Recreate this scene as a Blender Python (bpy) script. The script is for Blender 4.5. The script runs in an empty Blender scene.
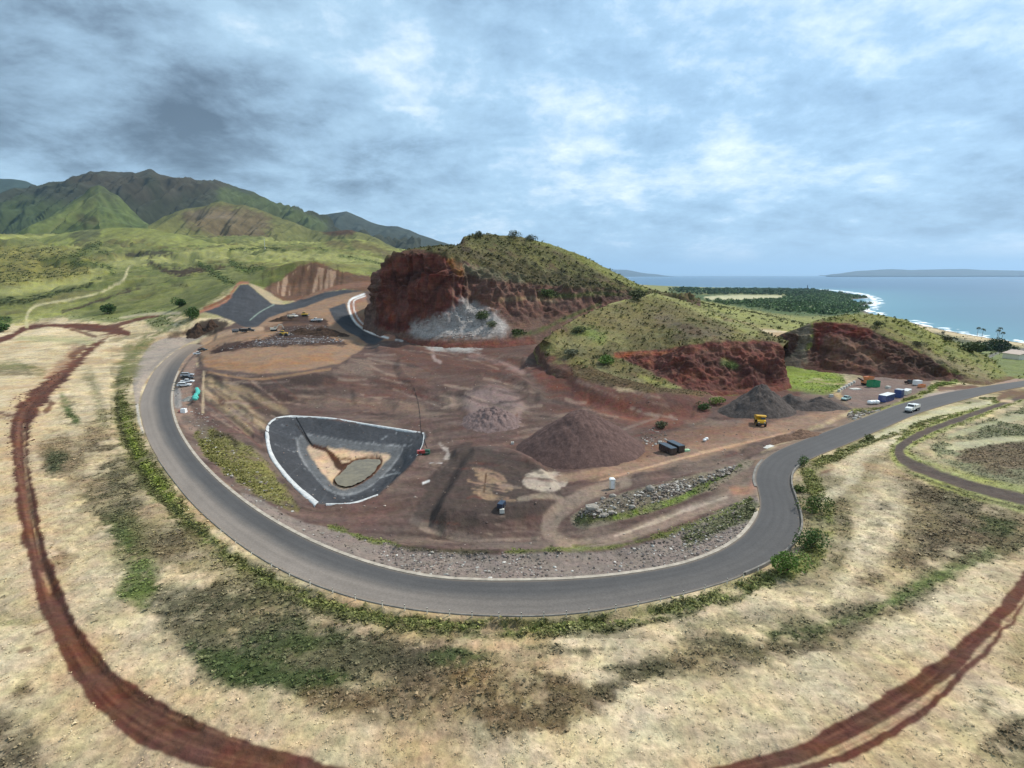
import bpy, math, random
import numpy as np
from mathutils import Vector, Matrix

random.seed(7)
rng = np.random.default_rng(7)
SC = bpy.context.scene
COL = SC.collection
R = math.radians

# ------------------------------------------------------------------ camera, sky, sun, exposure
CAMH = 50.0
LENS = 19.5
F = LENS / 36.0 * 1024.0
HORIZON = 275.0
PITCH = math.atan((384.0 - HORIZON) / F)
cam_d = bpy.data.cameras.new('camera')
cam_d.lens = LENS; cam_d.sensor_width = 36.0
cam_d.clip_start = 0.5; cam_d.clip_end = 200000.0
cam = bpy.data.objects.new('camera', cam_d)
cam.location = (0, 0, CAMH)
cam.rotation_euler = (math.pi / 2 - PITCH, 0, 0)
COL.objects.link(cam)
SC.camera = cam

SUN_EL, SUN_AZ = R(46), R(62)            # azimuth from +Y towards +X
world = bpy.data.worlds.new('World'); SC.world = world
world.use_nodes = True
SC.view_settings.view_transform = 'Standard'
SC.view_settings.look = 'None'
SC.view_settings.gamma = 1.0
SC.view_settings.use_curve_mapping = False
SC.view_settings.exposure = 0.42
SC.cycles.use_denoising = True
SC.cycles.max_bounces = 4
SC.cycles.diffuse_bounces = 2
SC.cycles.glossy_bounces = 2
SC.cycles.transparent_max_bounces = 6
SC.cycles.volume_bounces = 0


class NT:
    """small helper round a node tree"""
    def __init__(self, tree):
        self.t = tree; self.n = tree.nodes; self.l = tree.links
    def node(self, kind, **kw):
        nd = self.n.new(kind)
        for k, v in kw.items():
            setattr(nd, k, v)
        return nd
    def put(self, sock, v):
        if hasattr(v, 'is_linked'):
            self.l.new(v, sock)
        else:
            sock.default_value = v
    def math(self, op, a, b=0.0, c=None, clamp=False):
        m = self.node('ShaderNodeMath', operation=op, use_clamp=clamp)
        self.put(m.inputs[0], a); self.put(m.inputs[1], b)
        if c is not None: self.put(m.inputs[2], c)
        return m.outputs[0]
    def vmath(self, op, a, b=None):
        m = self.node('ShaderNodeVectorMath', operation=op)
        self.put(m.inputs[0], a)
        if b is not None: self.put(m.inputs[1], b)
        return m.outputs[0]
    def mix(self, fac, a, b, blend='MIX'):
        m = self.node('ShaderNodeMix', data_type='RGBA', blend_type=blend)
        m.clamp_factor = True
        self.put(m.inputs[0], fac); self.put(m.inputs[6], a); self.put(m.inputs[7], b)
        return m.outputs[2]
    def ramp(self, fac, lo, hi, a=0.0, b=1.0):
        m = self.node('ShaderNodeMapRange', interpolation_type='SMOOTHSTEP')
        self.put(m.inputs[0], fac)
        m.inputs[1].default_value = lo; m.inputs[2].default_value = hi
        m.inputs[3].default_value = a; m.inputs[4].default_value = b
        return m.outputs[0]
    def noise(self, vec, scale, detail=4, rough=0.55, dist=0.0):
        m = self.node('ShaderNodeTexNoise')
        self.put(m.inputs['Vector'], vec)
        m.inputs['Scale'].default_value = scale; m.inputs['Detail'].default_value = detail
        m.inputs['Roughness'].default_value = rough; m.inputs['Distortion'].default_value = dist
        return m.outputs[0]
    def node_color(self, vec):
        m = self.node('ShaderNodeTexNoise'); self.put(m.inputs['Vector'], vec)
        m.inputs['Scale'].default_value = 1.1; m.inputs['Detail'].default_value = 5.0
        return m.outputs[1]
    def xyz(self, x, y, z):
        m = self.node('ShaderNodeCombineXYZ')
        self.put(m.inputs[0], x); self.put(m.inputs[1], y); self.put(m.inputs[2], z)
        return m.outputs[0]


def _ray(px, py):
    a = (384.0 - py) / F
    return (px - 512.0) / F, math.cos(PITCH) + a * math.sin(PITCH), -math.sin(PITCH) + a * math.cos(PITCH)


def build_world():
    t = NT(world.node_tree); t.n.clear()
    out = t.node('ShaderNodeOutputWorld')
    sky = t.node('ShaderNodeTexSky', sky_type='NISHITA')
    sky.sun_disc = False; sky.sun_elevation = SUN_EL; sky.sun_rotation = SUN_AZ
    sky.air_density = 1.2; sky.dust_density = 1.0; sky.altitude = 90
    bg1 = t.node('ShaderNodeBackground'); bg1.inputs[1].default_value = 0.10
    t.l.new(sky.outputs[0], bg1.inputs[0])
    tc = t.node('ShaderNodeTexCoord')
    d = t.vmath('NORMALIZE', tc.outputs['Generated'])
    sp = t.node('ShaderNodeSeparateXYZ'); t.l.new(d, sp.inputs[0])
    x, y, z = sp.outputs
    zc = t.math('MAXIMUM', z, 0.0)
    den = t.math('ADD', zc, 0.26)
    px = t.math('DIVIDE', x, den); py = t.math('DIVIDE', y, den)
    P = t.xyz(px, py, 0.0)
    big = t.noise(t.vmath('ADD', P, (3.1, 0.4, 0)), 0.6, 7, 0.55, 0.5)              # cloud banks
    mid = t.noise(t.vmath('ADD', P, (7.3, 2.1, 0)), 1.7, 9, 0.64, 0.2)
    fine = t.noise(t.vmath('ADD', P, (1.7, 9.4, 0)), 6.0, 8, 0.68, 0.15)
    warp = t.node('ShaderNodeVectorMath', operation='SCALE'); t.l.new(t.vmath('SUBTRACT', t.node_color(P), (0.5, 0.5, 0.5)), warp.inputs[0]); warp.inputs[3].default_value = 0.42
    dw = t.vmath('NORMALIZE', t.vmath('ADD', d, warp.outputs[0]))
    # darker rain-bearing clouds over the mountains, thin bright cloud over the sea
    leftness = t.ramp(t.math('SUBTRACT', t.math('MULTIPLY', x, -1.0), t.math('MULTIPLY', y, 0.25)), -0.60, 0.30)
    dark = 0.0
    for lx, ly, c0, c1, k in ((50, 130, 0.962, 0.997, 0.18), (290, 145, 0.974, 0.998, 0.25), (170, 125, 0.97, 0.998, 0.08), (-150, 130, 0.95, 0.995, 0.15), (420, 155, 0.982, 0.998, 0.12), (640, 235, 0.985, 0.9995, 0.10), (900, 215, 0.98, 0.998, 0.12)):
        rx, ry, rz = (float(v_) for v_ in _ray(lx, ly))
        m_ = t.node('ShaderNodeVectorMath', operation='DOT_PRODUCT'); t.l.new(dw, m_.inputs[0]); m_.inputs[1].default_value = Vector((rx, ry, rz)).normalized()
        dark = t.math('ADD', dark, t.ramp(m_.outputs['Value'], c0, c1, 0.0, k))
    lowbelt = t.math('MULTIPLY', t.ramp(z, 0.02, 0.05), t.ramp(z, 0.20, 0.08))
    shade = t.math('ADD', t.math('MULTIPLY', t.math('SUBTRACT', big, 0.5), 1.05),
                   t.math('MULTIPLY', t.math('SUBTRACT', mid, 0.5), 1.4))
    shade = t.math('ADD', shade, t.math('MULTIPLY', t.math('SUBTRACT', fine, 0.5), t.math('ADD', 0.45, t.math('MULTIPLY', t.math('SUBTRACT', 1.0, leftness), 0.55))))
    shade = t.math('SUBTRACT', shade, t.math('MULTIPLY', dark, t.ramp(mid, 0.25, 0.6, 1.25, 0.75)))
    shade = t.math('ADD', shade, t.math('MULTIPLY', t.math('MULTIPLY', leftness, lowbelt), 0.16))
    strip = t.math('MULTIPLY', t.math('MULTIPLY', t.ramp(z, 0.018, 0.03), t.ramp(z, 0.065, 0.04)), t.ramp(x, 0.42, 0.62))
    shade = t.math('ADD', shade, t.math('MULTIPLY', strip, 0.26))
    shade = t.math('ADD', shade, 0.665)
    cr = t.node('ShaderNodeValToRGB')
    e = cr.color_ramp.elements
    e[0].position = 0.0; e[0].color = (0.060, 0.085, 0.115, 1)
    e[1].position = 1.0; e[1].color = (0.95, 1.0, 1.03, 1)
    for pos, c in ((0.22, (0.15, 0.215, 0.285, 1)), (0.45, (0.275, 0.40, 0.52, 1)), (0.66, (0.39, 0.56, 0.70, 1))):
        el = e.new(pos); el.color = c
    t.l.new(shade, cr.inputs[0])
    # over the sea the gaps show blue
    blue = t.mix(t.math('MULTIPLY', t.math('SUBTRACT', 1.0, leftness), 0.60), cr.outputs[0],
                 t.mix(0.5, cr.outputs[0], (0.22, 0.44, 0.74, 1)))
    horizon = t.mix(t.ramp(z, 0.05, 0.0, 0.0, 0.7), blue, (0.35, 0.53, 0.67, 1))
    bg2 = t.node('ShaderNodeBackground'); bg2.inputs[1].default_value = 1.03
    t.l.new(horizon, bg2.inputs[0])
    mx = t.node('ShaderNodeMixShader'); mx.inputs[0].default_value = 0.88
    t.l.new(bg1.outputs[0], mx.inputs[1]); t.l.new(bg2.outputs[0], mx.inputs[2])
    t.l.new(mx.outputs[0], out.inputs[0])


build_world()
sun_d = bpy.data.lights.new('sun', 'SUN')
sun_d.energy = 4.0; sun_d.angle = R(4); sun_d.color = (1.0, 0.955, 0.88)
sun = bpy.data.objects.new('sun', sun_d); COL.objects.link(sun)
sd = Vector((math.sin(SUN_AZ) * math.cos(SUN_EL), math.cos(SUN_AZ) * math.cos(SUN_EL), math.sin(SUN_EL)))
sun.rotation_euler = sd.to_track_quat('Z', 'Y').to_euler()
sun.location = sd * 300

# ------------------------------------------------------------------ pixel <-> place
SP, CP = math.sin(PITCH), math.cos(PITCH)


def raydir(px, py):
    a = (384.0 - np.asarray(py, float)) / F
    return (np.asarray(px, float) - 512.0) / F, CP + a * SP, -SP + a * CP


def at_z(px, py, z):
    dx, dy, dz = raydir(px, py)
    t = (z - CAMH) / dz
    return np.stack([dx * t, dy * t, np.broadcast_to(np.asarray(z, float), np.shape(t))], -1)


def at_y(px, py, Y):
    dx, dy, dz = raydir(px, py)
    t = Y / dy
    return np.stack([dx * t, dy * t, CAMH + dz * t], -1)


def project(X, Y, Z):
    zz = Z - CAMH
    depth = Y * CP - zz * SP
    up = Y * SP + zz * CP
    ok = depth > 1.0
    dd = np.where(ok, depth, 1.0)
    return (np.where(ok, 512 + F * X / dd, -9e4), np.where(ok, 384 - F * up / dd, -9e4))


# ------------------------------------------------------------------ noise
_perm = rng.permutation(1024)
_ang = rng.random(1024) * 2 * np.pi
_gx, _gy = np.cos(_ang), np.sin(_ang)
_g3 = rng.normal(size=(1024, 3)); _g3 /= np.linalg.norm(_g3, axis=1)[:, None]


def _fade(t): return t * t * t * (t * (t * 6 - 15) + 10)


def noise2(x, y):
    xi = np.floor(x).astype(np.int64); yi = np.floor(y).astype(np.int64)
    xf = x - xi; yf = y - yi
    u, v = _fade(xf), _fade(yf)
    def g(i, j, fx, fy):
        h = _perm[(_perm[i & 1023] + j) & 1023]
        return _gx[h] * fx + _gy[h] * fy
    a = g(xi, yi, xf, yf); b = g(xi + 1, yi, xf - 1, yf)
    c = g(xi, yi + 1, xf, yf - 1); d = g(xi + 1, yi + 1, xf - 1, yf - 1)
    return ((a + (b - a) * u) + ((c + (d - c) * u) - (a + (b - a) * u)) * v) * 1.5


def noise3(x, y, z):
    xi = np.floor(x).astype(np.int64); yi = np.floor(y).astype(np.int64); zi = np.floor(z).astype(np.int64)
    xf = x - xi; yf = y - yi; zf = z - zi
    u, v, w = _fade(xf), _fade(yf), _fade(zf)
    def g(a, b, c):
        h = _perm[(_perm[(_perm[(xi + a) & 1023] + yi + b) & 1023] + zi + c) & 1023]
        G = _g3[h]
        return G[..., 0] * (xf - a) + G[..., 1] * (yf - b) + G[..., 2] * (zf - c)
    def lx(b, c):
        p = g(0, b, c); return p + (g(1, b, c) - p) * u
    def ly(c):
        p = lx(0, c); return p + (lx(1, c) - p) * v
    p = ly(0)
    return (p + (ly(1) - p) * w) * 1.5


def fbm2(x, y, s, o=3, rough=0.5):
    t = 0; a = 1; x = x / s; y = y / s
    for k in range(o):
        t = t + a * noise2(x + 17.3 * k, y + 5.1 * k); x = x * 2.03; y = y * 2.03; a *= rough
    return t


def fbm3(p, s, o=3, rough=0.5):
    t = 0; a = 1; q = p / s
    for k in range(o):
        t = t + a * noise3(q[..., 0] + 11.3 * k, q[..., 1], q[..., 2] + 3.7 * k); q = q * 2.03; a *= rough
    return t


def sstep(a, b, x):
    t = np.clip((x - a) / (b - a), 0, 1)
    return t * t * (3 - 2 * t)


# ------------------------------------------------------------------ 2-D outlines
def seg_dist(px, py, pts, closed=False, widths=None):
    """distance to a polyline, less the local half width"""
    best = np.full(px.shape, 1e9)
    n = len(pts)
    for i in range(n if closed else n - 1):
        ax, ay = pts[i]; bx, by = pts[(i + 1) % n]
        dx, dy = bx - ax, by - ay
        L2 = dx * dx + dy * dy + 1e-9
        t = np.clip(((px - ax) * dx + (py - ay) * dy) / L2, 0, 1)
        d = np.hypot(px - ax - t * dx, py - ay - t * dy)
        if widths is not None:
            d = d - (widths[i] + (widths[i + 1] - widths[i]) * t)
        best = np.minimum(best, d)
    return best


def inside(px, py, pts):
    r = np.zeros(px.shape, bool)
    n = len(pts)
    for i in range(n):
        ax, ay = pts[i]; bx, by = pts[(i + 1) % n]
        if ay == by: continue
        c = ((ay > py) != (by > py)) & (px < (bx - ax) * (py - ay) / (by - ay) + ax)
        r ^= c
    return r


def smooth_line(pts, n=4, closed=False):
    """Catmull-Rom through the points"""
    p = np.array(pts, float)
    if closed: q = np.vstack([p[-1], p, p[0], p[1]])
    else: q = np.vstack([2 * p[0] - p[1], p, 2 * p[-1] - p[-2]])
    out = []
    for i in range(1, len(q) - 2):
        for k in range(n):
            t = k / n
            out.append(0.5 * ((2 * q[i]) + (-q[i - 1] + q[i + 1]) * t + (2 * q[i - 1] - 5 * q[i] + 4 * q[i + 1] - q[i + 2]) * t * t
                              + (-q[i - 1] + 3 * q[i] - 3 * q[i + 1] + q[i + 2]) * t ** 3))
    if not closed: out.append(p[-1])
    return np.array(out)


def sdf(px, py, pts):
    d = seg_dist(px, py, pts, True)
    return np.where(inside(px, py, pts), -d, d)


# ------------------------------------------------------------------ colours (surface albedo, linear)
K = 0.70


def lin(r, g, b, k=K):
    f = lambda c: (c / 12.92 if c <= 0.04045 else ((c + 0.055) / 1.055) ** 2.4)
    return np.array([f(r / 255) * k, f(g / 255) * k, f(b / 255) * k])


def lin4(r, g, b, k=K):
    c = lin(r, g, b, k); return (c[0], c[1], c[2], 1.0)


class Painter:
    """colour and plant cover of a terrain's points; strokes are given as outlines in the photograph and land on the terrain there"""
    def __init__(self, X, Y, Z, base, veg):
        self.px, self.py = project(X, Y, Z)
        self.Y = Y
        n = len(X)
        self.c = np.tile(np.asarray(base, float), (n, 1))
        self.v = np.full(n, float(veg))
        self.nz = None
    def _sel(self, pts, m):
        p = np.asarray(pts)
        x0, y0 = p.min(0) - m; x1, y1 = p.max(0) + m
        return np.nonzero((self.px > x0) & (self.px < x1) & (self.py > y0) & (self.py < y1))[0]
    def _apply(self, idx, d, col, feather, noisy, op, veg, near, far, gate):
        n = self.nz
        dd = d + noisy * (0.5 * n[0][idx] + 0.7 * n[1][idx] + 0.75 * n[2][idx] + 0.32 * n[3][idx])
        a = sstep(feather, -feather, dd) * op
        if gate is not None:
            k, lo, hi = gate
            a = a * sstep(lo, hi, n[k][idx])
        if veg is not None and veg > 0.85:
            a = a * (0.30 + 0.70 * sstep(-0.55, 0.25, n[1][idx] + 0.7 * n[2][idx] + 0.5 * n[3][idx] + 0.35))
        if near is not None: a = a * (self.Y[idx] > near)
        if far is not None: a = a * (self.Y[idx] < far)
        self.c[idx] += (np.asarray(col) - self.c[idx]) * a[:, None]
        if veg is not None: self.v[idx] += (veg - self.v[idx]) * a
    def poly(self, pts, col, feather=2.0, noisy=2.0, op=1.0, veg=None, near=None, far=None, smooth=True, gate=None):
        pts = smooth_line(pts, 3, True) if smooth else np.asarray(pts, float)
        idx = self._sel(pts, feather + noisy * 2 + 1)
        if len(idx): self._apply(idx, sdf(self.px[idx], self.py[idx], pts), col, feather, noisy, op, veg, near, far, gate)
    def line(self, pts, w, col, feather=1.0, noisy=0.5, op=1.0, veg=None, near=None, far=None, gate=None):
        pts = np.asarray(pts, float)
        w = np.broadcast_to(np.asarray(w, float), (len(pts),))
        q = smooth_line(np.column_stack([pts, w]), 4)
        idx = self._sel(q[:, :2], q[:, 2].max() + feather + noisy * 2 + 1)
        if len(idx): self._apply(idx, seg_dist(self.px[idx], self.py[idx], q[:, :2], False, q[:, 2]), col, feather, noisy, op, veg, near, far, gate)
    def mul(self, f):
        self.c *= f[:, None]


# palette, read off the photograph
DRY = lin(206, 184, 146); STRAW = lin(226, 206, 170); OLIVE = lin(120, 116, 70); SCRUB = lin(84, 82, 58)
DSCRUB = lin(64, 62, 44); BSCRUB = lin(104, 88, 64); GREEN = lin(88, 112, 46); LEAF = lin(62, 88, 34)
LIME = lin(132, 133, 76); LIME2 = lin(160, 158, 98); HILLG = lin(110, 113, 68); REDD = lin(100, 64, 50); REDL = lin(142, 92, 66)
SOIL = lin(152, 122, 98); TAN = lin(182, 150, 116); QUARRY = lin(102, 84, 76); QDARK = lin(68, 56, 51); QRED = lin(102, 74, 64)
RUST = lin(98, 71, 62); GRAVEL = lin(146, 134, 122); PALE = lin(196, 176, 156); LINER = lin(74, 75, 78); TRASH = lin(78, 60, 52)
WHITE = lin(232, 230, 224, 0.8); ROCKD = lin(70, 56, 44); PINK = lin(140, 118, 112); ASPH = lin(96, 96, 97); SAND = lin(214, 180, 146)
CLIFF = lin(108, 68, 58); CLIFFD = lin(72, 46, 40); CLIFFB = lin(128, 88, 74)

# ------------------------------------------------------------------ mesh helpers, materials
def new_mesh(name, V, Fq, smooth=True, col=None, nverts=4):
    """mesh from numpy arrays; Fq is (n, 3) or (n, 4)"""
    V = np.ascontiguousarray(V, np.float32); Fq = np.ascontiguousarray(Fq, np.int32)
    me = bpy.data.meshes.new(name)
    k = Fq.shape[1]
    me.vertices.add(len(V)); me.vertices.foreach_set('co', V.ravel())
    me.loops.add(Fq.size); me.loops.foreach_set('vertex_index', Fq.ravel())
    me.polygons.add(len(Fq)); me.polygons.foreach_set('loop_start', np.arange(0, Fq.size, k, dtype=np.int32))
    me.polygons.foreach_set('use_smooth', np.full(len(Fq), smooth, dtype=bool))
    me.update(calc_edges=True)
    if col is not None:
        at = me.attributes.new('col', 'FLOAT_COLOR', 'POINT')
        at.data.foreach_set('color', np.ascontiguousarray(col, np.float32).ravel())
    return me


def link(name, me, mat=None, parent=None):
    o = bpy.data.objects.new(name, me); COL.objects.link(o)
    if mat is not None: me.materials.append(mat)
    if parent is not None: o.parent = parent
    return o


def tag(o, label=None, cat=None, group=None, kind=None):
    if label: o['label'] = label
    if cat: o['category'] = cat
    if group: o['group'] = group
    if kind: o['kind'] = kind
    return o


def empty(name, loc=(0, 0, 0), rz=0.0):
    o = bpy.data.objects.new(name, None); COL.objects.link(o)
    o.location = loc; o.rotation_euler = (0, 0, rz); o.empty_display_size = 0.5
    return o


def new_mat(name):
    m = bpy.data.materials.new(name); m.use_nodes = True
    t = NT(m.node_tree)
    b = t.n['Principled BSDF']
    return m, t, b


def terrain_material(name, bump=0.55, cliff=0.0, rough=0.95):
    m, t, b = new_mat(name)
    at = t.node('ShaderNodeAttribute', attribute_name='col')
    geo = t.node('ShaderNodeNewGeometry')
    pos = geo.outputs['Position']
    veg = at.outputs['Alpha']
    n1 = t.noise(pos, 0.9, 6, 0.66)
    n2 = t.noise(pos, 0.11, 4, 0.6)
    n3 = t.noise(pos, 2.6, 4, 0.7)
    v = t.node('ShaderNodeTexVoronoi'); t.l.new(pos, v.inputs['Vector']); v.inputs['Scale'].default_value = 1.3
    # soil: soft mottling and grit
    soil = t.math('MULTIPLY', t.ramp(n1, 0.25, 0.75, 0.80, 1.18), t.ramp(n2, 0.3, 0.7, 0.88, 1.10))
    # plants: tufts standing out light against the dark between them
    tuft = t.math('MULTIPLY', t.ramp(n3, 0.30, 0.68, 0.66, 1.30), t.ramp(v.outputs['Distance'], 0.05, 0.75, 1.08, 0.90))
    n4 = t.noise(pos, 0.028, 7, 0.68)
    tuft = t.math('MULTIPLY', tuft, t.ramp(n4, 0.32, 0.68, 0.74, 1.22))
    gain = t.math('ADD', t.math('MULTIPLY', soil, t.math('SUBTRACT', 1.0, veg)), t.math('MULTIPLY', t.math('MULTIPLY', tuft, t.ramp(n1, 0.3, 0.7, 0.8, 1.18)), veg))
    c = t.mix(1.0, at.outputs['Color'], t.xyz(gain, gain, gain), 'MULTIPLY')
    if cliff > 0:
        sep = t.node('ShaderNodeSeparateXYZ'); t.l.new(pos, sep.inputs[0])
        wave = t.noise(t.xyz(t.math('MULTIPLY', sep.outputs[0], 0.10), t.math('MULTIPLY', sep.outputs[1], 0.10), t.math('MULTIPLY', sep.outputs[2], 0.9)), 1.0, 5, 0.65, 0.4)
        rill = t.noise(t.xyz(t.math('MULTIPLY', sep.outputs[0], 0.55), t.math('MULTIPLY', sep.outputs[1], 0.55), t.math('MULTIPLY', sep.outputs[2], 0.06)), 1.0, 5, 0.65, 0.2)
        cg = t.math('MULTIPLY', t.ramp(wave, 0.3, 0.7, 0.78, 1.2), t.ramp(rill, 0.3, 0.7, 0.75, 1.25))
        g2 = t.math('ADD', t.math('MULTIPLY', cg, cliff), 1.0 - cliff)
        c = t.mix(t.math('SUBTRACT', 1.0, veg), c, t.mix(1.0, c, t.xyz(g2, g2, g2), 'MULTIPLY'))
    # slight warm / cool drift
    hs = t.node('ShaderNodeHueSaturation'); t.l.new(c, hs.inputs['Color'])
    t.put(hs.inputs['Hue'], t.ramp(t.noise(pos, 0.35, 3, 0.6), 0.3, 0.7, 0.488, 0.512))
    t.put(hs.inputs['Saturation'], t.ramp(n2, 0.3, 0.7, 0.9, 1.1))
    t.l.new(hs.outputs[0], b.inputs['Base Color'])
    b.inputs['Roughness'].default_value = rough
    b.inputs['Specular IOR Level'].default_value = 0.12
    bp = t.node('ShaderNodeBump'); bp.inputs['Strength'].default_value = bump; bp.inputs['Distance'].default_value = 0.5
    hgt = t.math('ADD', n1, t.math('MULTIPLY', n3, t.math('ADD', 0.25, t.math('MULTIPLY', veg, 0.9))))
    if cliff > 0:
        hgt = t.math('ADD', hgt, t.math('MULTIPLY', t.math('ADD', rill, wave), 1.3 * cliff))
    t.l.new(hgt, bp.inputs['Height']); t.l.new(bp.outputs[0], b.inputs['Normal'])
    return m


MAT_GROUND = terrain_material('ground_earth_and_grass')
MAT_CLIFF = terrain_material('cinder_cliff', 0.7, 0.75)
MAT_MOUNT = terrain_material('mountain_slopes', 0.4, 0.2)


def plain(name, col, rough=0.6, metal=0.0, var=0.12, scale=2.0, spec=0.4, coat=0.0):
    """paint, metal, plastic: one colour with dirt and fading"""
    m, t, b = new_mat(name)
    tc = t.node('ShaderNodeTexCoord')
    n = t.noise(tc.outputs['Object'], scale, 5, 0.6)
    g = t.ramp(n, 0.3, 0.7, 1 - var, 1 + var)
    c = t.mix(1.0, (col[0], col[1], col[2], 1), t.xyz(g, g, g), 'MULTIPLY')
    t.l.new(c, b.inputs['Base Color'])
    t.put(b.inputs['Roughness'], t.ramp(n, 0.3, 0.7, min(1, rough + 0.1), max(0.05, rough - 0.1)))
    b.inputs['Metallic'].default_value = metal
    b.inputs['Specular IOR Level'].default_value = spec
    b.inputs['Coat Weight'].default_value = coat
    return m


# ------------------------------------------------------------------ outlines traced once, used for shape and colour
ROAD_OUT = [(204, 338), (190, 344), (172, 354), (155, 370), (145, 388), (140, 405), (143, 425), (152, 448), (170, 475), (195, 505), (225, 532), (260, 557),
            (300, 578), (350, 596), (400, 607), (450, 613), (500, 615.5), (550, 615), (600, 610), (650, 601), (700, 589), (740, 576), (770, 562), (790, 547),
            (800, 530), (800, 515), (795, 498), (791, 485), (792, 474), (800, 465), (820, 455), (850, 443), (880, 430), (920, 413), (960, 401), (1000, 391), (1045, 383.5), (1110, 375)]
ROAD_IN = [(213, 341), (203, 345.5), (192, 352.5), (183, 362), (175, 378), (171, 395), (172, 412), (178, 430), (190, 450), (205, 468), (225, 487), (255, 510), (290, 531),
           (330, 550), (380, 567), (430, 577.5), (480, 581), (530, 581), (580, 579), (630, 574), (680, 565), (715, 553), (740, 538), (755, 520), (760, 505),
           (758, 490), (755, 478), (760, 464), (775, 452), (800, 441), (830, 430), (870, 415), (900, 404), (940, 394), (980, 387), (1040, 378.5), (1110, 370)]
ROAD_POLY = np.array(ROAD_OUT + ROAD_IN[::-1], float)
POND_OUT = [(267, 425), (275, 419), (290, 416), (320, 418), (360, 424), (400, 430), (425, 434), (423, 444), (415, 460), (400, 475), (385, 488), (375, 496), (350, 503),
            (325, 504), (312, 502), (300, 492), (285, 478), (272, 460), (266, 440)]
POND_IN = [(297, 440), (305, 435), (330, 438), (370, 444), (398, 446), (402, 451), (390, 468), (372, 485), (355, 493), (340, 494), (325, 487), (310, 470), (300, 455)]
WATER = [(335, 481), (340, 474), (350, 464), (358, 460), (372, 458.5), (380, 460), (379, 465), (371, 475), (358, 483), (345, 486.5)]

# ------------------------------------------------------------------ the hills' rows: first row stands on the ground (px, py, z), further rows (px, py, metres behind it)
HILL_C = [
    [(362, 331, 6), (380, 337, 6), (410, 347, 5), (450, 354, 4), (500, 355, 4), (540, 352, 5), (580, 350, 6), (640, 345, 8), (700, 340, 8)],
    [(365, 318, 12), (380, 326, 10), (405, 331, 14), (440, 330, 20), (470, 326, 28), (500, 322, 32), (540, 322, 40), (580, 316, 50), (620, 308, 62), (660, 304, 72), (700, 305, 80)],
    [(368, 300, 14), (380, 295, 14), (400, 290, 19), (440, 288, 28), (470, 296, 42), (500, 298, 52), (540, 300, 62), (580, 297, 74), (620, 297, 84), (660, 298, 90), (700, 302, 95)],
    [(371, 282, 17), (385, 263, 17), (403, 252, 23), (430, 252, 34), (455, 261, 48), (480, 268, 64), (510, 277, 78), (545, 285, 84), (580, 287, 92), (620, 289, 100), (655, 293, 104), (700, 300, 108)],
    [(373, 279, 30), (387, 261, 32), (405, 250, 40), (440, 247, 60), (463, 246, 82), (490, 252, 96), (520, 259, 106), (550, 265, 114), (585, 271, 122), (620, 280, 126), (655, 291.5, 124), (700, 299, 126)],
    [(375, 279, 50), (390, 261, 56), (410, 249, 70), (440, 245.5, 92), (459, 246, 112), (463, 237, 114), (475, 234, 124), (490, 233.5, 132), (520, 236, 140), (550, 243, 144), (582, 255, 146), (612, 270.5, 144), (640, 285, 142), (655, 290.5, 140), (700, 299, 136)],
]
HILL_S = [
    [(531, 354, 7), (546, 372, 5), (590, 389, 2), (620, 395, 1), (660, 398, 0), (692, 396, 0), (730, 395, -1), (775, 392, -1), (792, 388, 0)],
    [(536, 346, 4), (547, 364, 5), (590, 380, 5), (615, 386, 4), (650, 388, 5), (692, 393, 2), (730, 393, 1), (775, 389, 2), (790, 384, 3)],
    [(540, 343, 8), (555, 353, 20), (590, 362, 24), (617, 359, 36), (650, 372, 24), (692, 390, 5), (730, 390, 4), (775, 385, 5), (789, 377, 8)],
    [(543, 340, 12), (560, 346, 30), (590, 353, 40), (617, 353, 46), (655, 350, 46), (690, 345, 30), (730, 342, 28), (762, 341, 26), (783, 347, 18)],
    [(550, 335, 28), (570, 330, 58), (600, 326, 80), (630, 326, 90), (660, 325, 92), (690, 323, 80), (720, 325, 70), (755, 333, 54), (786, 344, 32)],
    [(552, 333, 36), (580, 317, 80), (610, 303, 130), (635, 297, 160), (655, 292.5, 190), (690, 302, 170), (720, 314, 130), (757, 328, 80), (788, 342, 44)],
]
HILL_R = [
    [(752, 362, 1), (790, 366, 1), (820, 372, 0), (870, 378, 0), (920, 381, 0), (955, 383, 0), (985, 386, 0), (1030, 376, 0), (1100, 366, 0)],
    [(762, 352, 5), (796, 359, 6), (820, 367, 6), (870, 374, 5), (920, 377, 4), (955, 379, 4), (985, 383, 3), (1030, 375, 3), (1100, 365, 3)],
    [(768, 346, 9), (800, 345, 15), (825, 348, 18), (870, 354, 18), (910, 363, 14), (950, 373, 9), (985, 380, 6), (1030, 375, 6), (1100, 365, 6)],
    [(774, 338, 14), (806, 325, 24), (825, 321, 30), (860, 325, 32), (890, 336, 28), (925, 352, 20), (958, 369, 14), (990, 377, 12), (1030, 374.5, 12), (1100, 365, 12)],
    [(786, 337, 24), (815, 320.5, 36), (850, 317, 48), (880, 319, 50), (910, 329, 46), (945, 347, 40), (985, 366, 34), (1030, 374, 30), (1100, 365, 26)],
    [(792, 337, 36), (820, 320, 50), (850, 314.5, 62), (880, 314, 70), (905, 319.5, 74), (945, 338, 76), (990, 358, 70), (1030, 374, 60), (1100, 365, 50)],
]


def row_points(rows, first_depth=False):
    base = np.array([(p[0], *(at_y(p[0], p[1], p[2]) if first_depth else at_z(p[0], p[1], p[2]))) for p in rows[0]])
    out = [base[:, 1:]]; pxs = [np.array([p[0] for p in rows[0]], float)]
    for r in rows[1:]:
        r = np.array(r, float)
        Y = np.interp(r[:, 0], base[:, 0], base[:, 2]) + r[:, 2]
        out.append(at_y(r[:, 0], r[:, 1], Y)); pxs.append(r[:, 0])
    return out


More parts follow.
